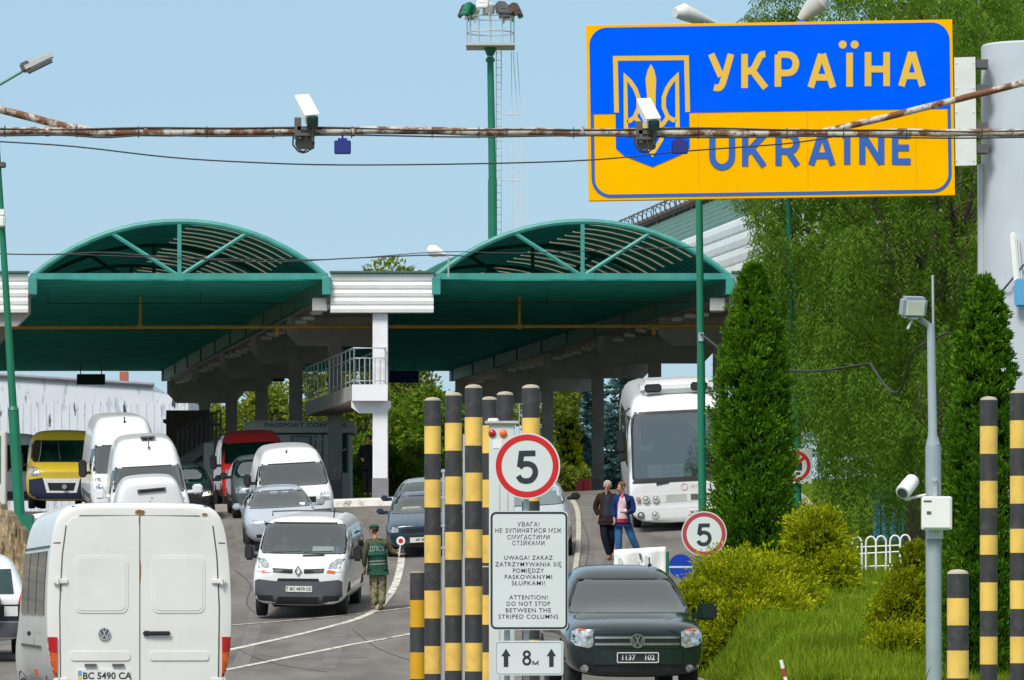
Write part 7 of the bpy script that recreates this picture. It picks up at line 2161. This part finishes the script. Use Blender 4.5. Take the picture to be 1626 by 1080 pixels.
def thuja(px, d, ytop, wpx, label, n=26000, zdip=0., m='thuja', bulge=1., Ls=.075, grp='columnar conifers'):
    x = X_(px, d); z0 = gz(x, d) - .03; zt = Z_(ytop, d); H = zt - z0; R = wpx * d / FPX / 2
    t = thing('thuja_tree', (x, d, z0), label, 'tree', grp)
    B().tube([(x, d, z0), (x, d, z0 + H * .4), (x + .03, d, z0 + H * .9)], [.09, .06, .015], 8).build('trunk', M['bark'], t)
    prof = lambda h: np.interp(h, [0, .04, .2, .4, .6, .7, .81, .91, .965, 1.0], [.72, .88, 1.0, .95, .86, .78, .66, .44, .25, .03])
    per = 34; k = n // per
    h = rng.random(k) ** .95; a = rng.random(k) * 2 * math.pi
    sway = 1 + .10 * np.sin(a * 2 + h * 9 + px) + .09 * np.sin(a * 5 - h * 17 + px)
    rr = R * prof(h) * sway * rng.uniform(.60, .90, k)
    base = np.stack([x + np.cos(a) * rr, d + np.sin(a) * rr, z0 + h * H * .97 - .05], 1)
    sd = np.stack([np.cos(a) * .62, np.sin(a) * .62, np.full(k, .85)], 1) + rng.normal(size=(k, 3)) * .20
    sl = rng.uniform(.16, .40, k) * (R / .65) * np.clip(1.25 - h, .35, 1)
    pos, out, nr = spray(base, sd, sl, np.stack([np.cos(a), np.sin(a), np.full(k, .3)], 1), per)
    n = len(pos)
    leaves('crown', pos, out, rng.uniform(.6, 1.35, n) * Ls, rng.uniform(.32, .55, n) * Ls, M[m], t, ORG[t.name], nr)
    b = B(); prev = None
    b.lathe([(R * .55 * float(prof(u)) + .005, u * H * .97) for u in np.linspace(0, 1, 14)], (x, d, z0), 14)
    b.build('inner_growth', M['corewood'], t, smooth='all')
    return t


thuja(1196, 81.5, 408, 128, 'tall columnar thuja right of the small speed limit sign', 60000)
thuja(1564, 59.3, 424, 132, 'tall columnar thuja in front of the pale grey mast', 58000, Ls=.06)
thuja(905, 211, 655, 46, 'small yellow green conifer beside the red folding boards', 6000, m='juniper', Ls=.17)


def shrub(cs, label, n, m='juniper', Ls=.075, d=None, grp='yellow green spreading shrubs', name='juniper_shrub'):
    "cs: list of (px, py centre, depth, rx px, ry px)"
    x0 = X_(cs[0][0], cs[0][2]); d0 = cs[0][2]; z0 = gz(x0, d0)
    t = thing(name, (x0, d0, z0), label, 'shrub', grp)
    Ps, Ds, Ns = [], [], []
    tot = sum(c[3] * c[4] for c in cs)
    for i, (px, py, dd, rx, ry) in enumerate(cs):
        c = np.array(P(px, py, dd)); R = np.array((rx * dd / FPX, rx * dd / FPX * .9, ry * dd / FPX))
        per = 26; k = int(n * rx * ry / tot / per * 1.15)
        u = rng.normal(size=(k, 3)); u /= np.linalg.norm(u, axis=1, keepdims=True)
        u = u[(u[:, 2] > -.8)]; k = len(u)
        sh = .80 * (1 + .20 * wav(u, 5.5, i + .7) + .10 * wav(u, 11, i) + rng.normal(size=k) * .09)
        sdv = u * np.array((1, 1, .6)) + np.array((0, 0, .6)) + rng.normal(size=(k, 3)) * .35
        a_, b_, c_ = spray(c + u * R * sh[:, None], sdv, rng.uniform(.14, .36, k) * (R[0] / .5), u + np.array((0, 0, .4)), per)
        Ps.append(a_); Ds.append(b_); Ns.append(c_)
    pos, ds, ns = np.concatenate(Ps), np.concatenate(Ds), np.concatenate(Ns)
    leaves('foliage', pos, ds, rng.uniform(.5, 1.15, len(pos)) * Ls, rng.uniform(.30, .55, len(pos)) * Ls, M[m], t, ORG[t.name], ns)
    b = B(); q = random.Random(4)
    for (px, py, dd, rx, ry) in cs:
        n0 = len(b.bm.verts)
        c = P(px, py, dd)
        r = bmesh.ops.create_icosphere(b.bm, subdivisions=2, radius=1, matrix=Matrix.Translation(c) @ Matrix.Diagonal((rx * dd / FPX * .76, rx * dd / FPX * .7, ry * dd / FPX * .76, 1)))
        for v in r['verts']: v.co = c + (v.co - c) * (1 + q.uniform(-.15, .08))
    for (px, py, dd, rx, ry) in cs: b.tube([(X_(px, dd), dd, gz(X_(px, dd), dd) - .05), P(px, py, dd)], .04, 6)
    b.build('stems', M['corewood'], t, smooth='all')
    return t


shrub([(1180, 960, 75, 74, 62), (1132, 958, 75, 46, 48), (1242, 960, 75.4, 54, 60), (1172, 922, 75.8, 52, 30), (1110, 985, 74.6, 40, 50), (1215, 985, 74.5, 62, 44), (1120, 1035, 74.2, 40, 44), (1180, 1010, 74, 54, 44)], 'broad yellow green juniper shrub behind the pickup under the thuja', 52000)
shrub([(1300, 885, 80, 44, 66), (1285, 850, 80.5, 32, 36), (1320, 925, 79.6, 36, 50)], 'upright brownish yellow shrub right of the tall thuja, before the hooped fence', 28000)
shrub([(1440, 990, 64, 46, 74), (1455, 935, 64.5, 32, 70), (1428, 1050, 63.5, 46, 50)], 'yellow green shrub at the foot of the grey camera pole', 28000, Ls=.065)


# ---- willow: limbs, then hanging shoots full of narrow leaves
def willow():
    d0 = 92.0
    x0 = X_(1470, d0); z0 = gz(x0, d0) - .1
    t = thing('willow_tree', (x0, d0, z0), 'large willow with hanging shoots filling the upper right behind the country sign', 'tree')
    q = random.Random(11)
    limbs = []
    b = B()
    top = Vector((x0 + .2, d0, z0 + 4.2))
    b.tube([(x0, d0, z0), (x0 - .05, d0, z0 + 2), top], [.36, .30, .26], 12)
    ends = [(1215, 345), (1250, 250), (1215, 60), (1300, 20), (1400, 60), (1370, 180), (1480, 10), (1560, 60), (1620, 160), (1660, 20), (1330, 330), (1290, 430), (1420, 330), (1480, 250), (1550, 330), (1640, 330), (1700, 200)]
    for i, (px, py) in enumerate(ends):
        e = P(px, py, d0 + q.uniform(-2.6, 2.4)); st = top + Vector((0, 0, q.uniform(-.8, .6)))
        m1 = st.lerp(e, .35) + Vector((q.uniform(-.2, .2), q.uniform(-.3, .3), .45)); m2 = st.lerp(e, .7) + Vector((q.uniform(-.2, .2), q.uniform(-.3, .3), .45))
        pts = [st]
        for k in range(1, 9):
            u = k / 8; pts.append(st * (1 - u) ** 3 + m1 * 3 * u * (1 - u) ** 2 + m2 * 3 * u * u * (1 - u) + e * u ** 3)
        b.tube(pts, [.085 - .075 * k / 8 for k in range(9)], 7); limbs.append(pts)
        for _ in range(3):
            k = q.randint(3, 7); s_ = pts[k]; e2 = s_ + Vector((q.uniform(-1, 1), q.uniform(-1, 1), q.uniform(.1, .9)))
            b.tube([s_, s_.lerp(e2, .5) + Vector((0, 0, .12)), e2], [.035, .025, .01], 5); limbs.append([s_.lerp(e2, u) for u in np.linspace(0, 1, 8)])
    b.build('trunk', M['bark'], t, smooth=True)
    # the outline of the crown as the picture shows it: left edge by height
    edge_y = [(-60, 1185), (0, 1168), (45, 1165), (320, 1150), (340, 1185), (370, 1205), (420, 1190), (470, 1205), (520, 1195), (560, 1215), (600, 1232), (640, 1222), (700, 1250), (760, 1275), (830, 1300), (900, 1330)]
    ey = [a for a, c in edge_y]; ex = [c for a, c in edge_y]
    Ps, Ds = [], []
    tw = B()
    ns = 0
    def shoot(st, out, ln):
        k = int(ln / .030); sway = q.uniform(-.1, .1)
        for i in range(k):
            u = i / max(1, k - 1)
            p = st + out * math.sin(u * 1.7) + Vector((sway * math.sin(u * 5), 0, .16 * ln * math.sin(min(1, u * 2.2) * math.pi) - ln * u * u * .85 - ln * .12 * u))
            if p.z < z0 + .5: break
            pxp = CX + p.x / p.y * FPX; pyp = HY - (p.z - EYE) / p.y * FPX
            if pxp < 1296 and 706 < pyp < 774 and p.y < 90.9: continue
            if pxp < np.interp(pyp, ey, ex) - 4 - 12 * q.random(): continue
            Ps.append(p); sd = 1 if i % 2 else -1
            Ds.append(Vector((sd * q.uniform(.15, .8) + out.x * .5, q.uniform(-.8, .8), -q.uniform(.25, 1.0))))
    clumps = []
    for c_ in range(330):
        py = q.uniform(-110, 800); lo = float(np.interp(py, ey, ex))
        px = lo + 12 + q.random() ** 1.15 * (1720 - lo)
        clumps.append((px, py, lo))
    for px, py, lo in clumps:
        dd = d0 + q.uniform(-4.0, 2.2)
        if px < 1290: dd = d0 + q.uniform(-2.6, .8)
        cen = P(px, py, dd); big = q.uniform(.6, 1.5)
        edge_ = px < lo + 60
        for _ in range(int(20 * big)):
            a_ = q.uniform(0, 6.283); R_ = q.uniform(.12, .55) * big * (.6 if edge_ else 1)
            shoot(cen + Vector((q.uniform(-.2, .2), q.uniform(-.2, .2), q.uniform(-.1, .25))), Vector((math.cos(a_) * R_, math.sin(a_) * R_, 0)), q.uniform(.45, 1.25) * big * (.6 if py < 40 else 1))
    for _ in range(1500):                                     # deeper shoots fill the gaps
        py = q.uniform(-60, 820); lo = float(np.interp(py, ey, ex)); px = q.uniform(lo + 25, 1720)
        shoot(P(px, py, d0 + q.uniform(2.2, 4.6)), Vector((q.uniform(-.2, .2), 0, 0)), q.uniform(.6, 1.6))
    pos = np.array([tuple(p) for p in Ps]); ds = np.array([tuple(p) for p in Ds])
    n = len(pos)
    leaves('crown', pos, ds, rng.uniform(.075, .14, n), rng.uniform(.017, .027, n), M['willow'], t, ORG[t.name])
    return t, n


wt, wn = willow()


def tree(name, px, py0, d, Hm, Rm, label, n, m, Ls, grp, trunk=.12, clumps=16, flat=1., seed=1, cat='tree'):
    "a broadleaf tree: trunk, limbs to clumps, leaf blades round every clump"
    q = random.Random(seed); r2 = np.random.default_rng(seed)
    x = X_(px, d); z0 = gz(x, d) - .05 if py0 is None else Z_(py0, d)
    t = thing(name, (x, d, z0), label, cat, grp)
    b = B(); b.tube([(x, d, z0), (x + .05, d, z0 + Hm * .35), (x, d, z0 + Hm * .7)], [trunk, trunk * .75, trunk * .3], 8)
    Ps, Ds, Ns = [], [], []
    for i in range(clumps):
        a = q.uniform(0, 6.28); h = q.uniform(.18, .92); rad_ = Rm * (1 - abs(h - .5) * 1.1) * q.uniform(.35, 1)
        c = Vector((x + rad_ * math.cos(a), d + rad_ * math.sin(a) * .9, z0 + Hm * h)); cr = Rm * q.uniform(.26, .46)
        b.tube([(x, d, z0 + Hm * h * .55), (Vector((x, d, z0 + Hm * h * .55)) + c) / 2 + Vector((0, 0, .1)), c], [trunk * .35, trunk * .25, trunk * .1], 5)
        k = n // clumps
        u = r2.normal(size=(k, 3)); u /= np.linalg.norm(u, axis=1, keepdims=True)
        sh = (.35 + .65 * r2.random(k) ** .5) * (1 + .2 * wav(u, 5, i))
        Ps.append(np.array(c) + u * sh[:, None] * np.array((cr, cr, cr * .8))); Ds.append(u + r2.normal(size=(k, 3)) * .6); Ns.append(u + np.array((0, 0, .5)))
    b.build('trunk', M['bark'], t, smooth=True)
    pos = np.concatenate(Ps)
    leaves('crown', pos, np.concatenate(Ds), rng.uniform(.6, 1.3, len(pos)) * Ls, rng.uniform(.35, .6, len(pos)) * Ls, M[m], t, ORG[t.name], np.concatenate(Ns))
    return t


# a darker tree behind the willow so the green goes deep
tree('broadleaf_tree', 1560, None, 106, 13, 3.7, 'dark leafy tree standing behind the willow near the mast', 26000, 'bushleaf', .24, 'leafy trees on the right', .3, 26, seed=21)
tree('broadleaf_tree', 1680, None, 100, 13, 4.4, 'dark leafy tree at the right edge behind the mast', 20000, 'bushleaf', .24, 'leafy trees on the right', .3, 24, seed=22)
tree('broadleaf_tree', 1400, None, 101, 5.5, 2.4, 'low leafy tree behind the hooped fence under the willow', 14000, 'bushleaf', .16, 'leafy trees on the right', .12, 18, seed=23)
# bushes and trees seen through the lanes
G = 'bushes and trees beyond the lanes'
tree('broadleaf_tree', 640, None, 212, 5.4, 2.2, 'dense green tree seen under the right canopy, left of the blue board', 14000, 'bushleaf', .22, G, .12, 18, seed=1)
tree('broadleaf_tree', 715, None, 206, 5.2, 2.0, 'dense green tree seen just left of the tall striped posts', 14000, 'bushleaf', .22, G, .12, 18, seed=2)
tree('broadleaf_tree', 572, None, 216, 5.6, 2.0, 'pale green tree directly behind the white column', 12000, 'paleleaf', .22, G, .12, 16, seed=3)
tree('broadleaf_tree', 500, None, 220, 6.2, 2.3, 'pale green tree behind the walkway railing', 12000, 'paleleaf', .24, G, .12, 16, seed=4)
tree('broadleaf_tree', 425, None, 222, 6.0, 2.2, 'pale green tree behind the concrete columns over the red van', 12000, 'paleleaf', .24, G, .12, 16, seed=5)
tree('broadleaf_tree', 345, None, 224, 5.6, 2.0, 'pale green tree beside the end of the white shed', 10000, 'paleleaf', .24, G, .12, 16, seed=6)
tree('broadleaf_tree', 680, None, 196, 2.6, 1.6, 'low dark green bush behind the parked car roofs', 9000, 'bushleaf', .18, G, .06, 14, seed=7, cat='bush')
tree('broadleaf_tree', 610, None, 192, 2.4, 1.6, 'low dark green bush right behind the foot of the white column', 8000, 'bushleaf', .18, G, .06, 14, seed=8, cat='bush')
tree('broadleaf_tree', 790, None, 205, 5.4, 2.0, 'green tree hidden behind the posts and the portal cabinet', 9000, 'bushleaf', .22, G, .12, 16, seed=9)
tree('broadleaf_tree', 870, None, 210, 5.6, 1.9, 'yellow green tree between the dark columns of the right lane', 8000, 'paleleaf', .22, G, .12, 16, seed=10)
tree('broadleaf_tree', 583, None, 262, 14.4, 4.6, 'tall pale tree whose top shows above the white fascia', 16000, 'paleleaf', .30, G, .2, 20, seed=12)
for px, w_, sd in ((560, 60, 31), (660, 60, 32), (470, 60, 33), (740, 50, 34), (390, 50, 35), (1000, 60, 36)):
    pass


def spruce(px, d, ytop, Rm, label, seed):
    q = random.Random(seed); r2 = np.random.default_rng(seed)
    x = X_(px, d); z0 = gz(x, d) - .05; H = Z_(ytop, d) - z0
    t = thing('spruce_tree', (x, d, z0), label, 'tree', 'blue spruces behind the columns')
    b = B(); b.tube([(x, d, z0), (x, d, z0 + H)], [.16, .02], 8)
    Ps, Ds = [], []
    for i in range(150):
        h = q.random() ** 1.1; a = q.uniform(0, 6.28); L = Rm * (1 - h) ** .8 * q.uniform(.75, 1.1) + .12
        s_ = Vector((x, d, z0 + H * (.03 + .95 * h))); e = s_ + Vector((math.cos(a) * L, math.sin(a) * L, -.16 * L + .1 * h))
        b.tube([s_, e], [.03, .008], 4)
        k = int(190 * (L / Rm) + 40)
        u = r2.random(k) ** .6
        side = r2.normal(size=(k, 3)) * np.array((.16, .16, .055)) * (1.15 - u[:, None] * .7) * (L ** .5)
        pt = np.array(s_) + (np.array(e) - np.array(s_)) * u[:, None] + side
        Ps.append(pt); Ds.append((np.array(e) - np.array(s_)) / L * .8 + side * 4 + np.array((0, 0, .15)))
    b.build('trunk', M['bark'], t)
    pos = np.concatenate(Ps); n = len(pos)
    leaves('crown', pos, np.concatenate(Ds), r2.uniform(.14, .28, n), r2.uniform(.06, .10, n), M['spruce'], t, ORG[t.name])


spruce(890, 213, 570, 2.1, 'blue spruce just right of the large speed limit sign', 1)
spruce(932, 216, 556, 2.1, 'blue spruce between the two dark columns', 2)
spruce(985, 214, 566, 2.0, 'blue spruce directly left of the coach', 3)

# ---- grass on the bank
def grass():
    n = 100000
    Y = 58 + 34 * rng.random(n) ** 1.2; u = rng.random(n)
    ed = np.interp(Y, EDY, EDX) + .2
    X = ed - .1 + u ** 1.35 * (np.minimum(9.5, .105 * Y) - ed)
    keep = np.sin(X * 3.1 + Y * .9) * np.sin(Y * 1.7 - X) > -.85
    X, Y = X[keep], Y[keep]; n = len(X)
    Z = np.array([gz(a, c) for a, c in zip(X, Y)])
    pos = np.stack([X, Y, Z + .0], 1)
    d = np.stack([rng.normal(size=n) * .35, rng.normal(size=n) * .35, np.ones(n)], 1)
    hgt = rng.gamma(4, .029, n) * (1 + .6 * np.sin(X * 1.3 + Y * .5) * np.sin(Y * .8))
    o = leaves('grass', pos, d, hgt, rng.uniform(.010, .018, n), M['grassblade'], None)
    o['kind'] = 'stuff'
grass()
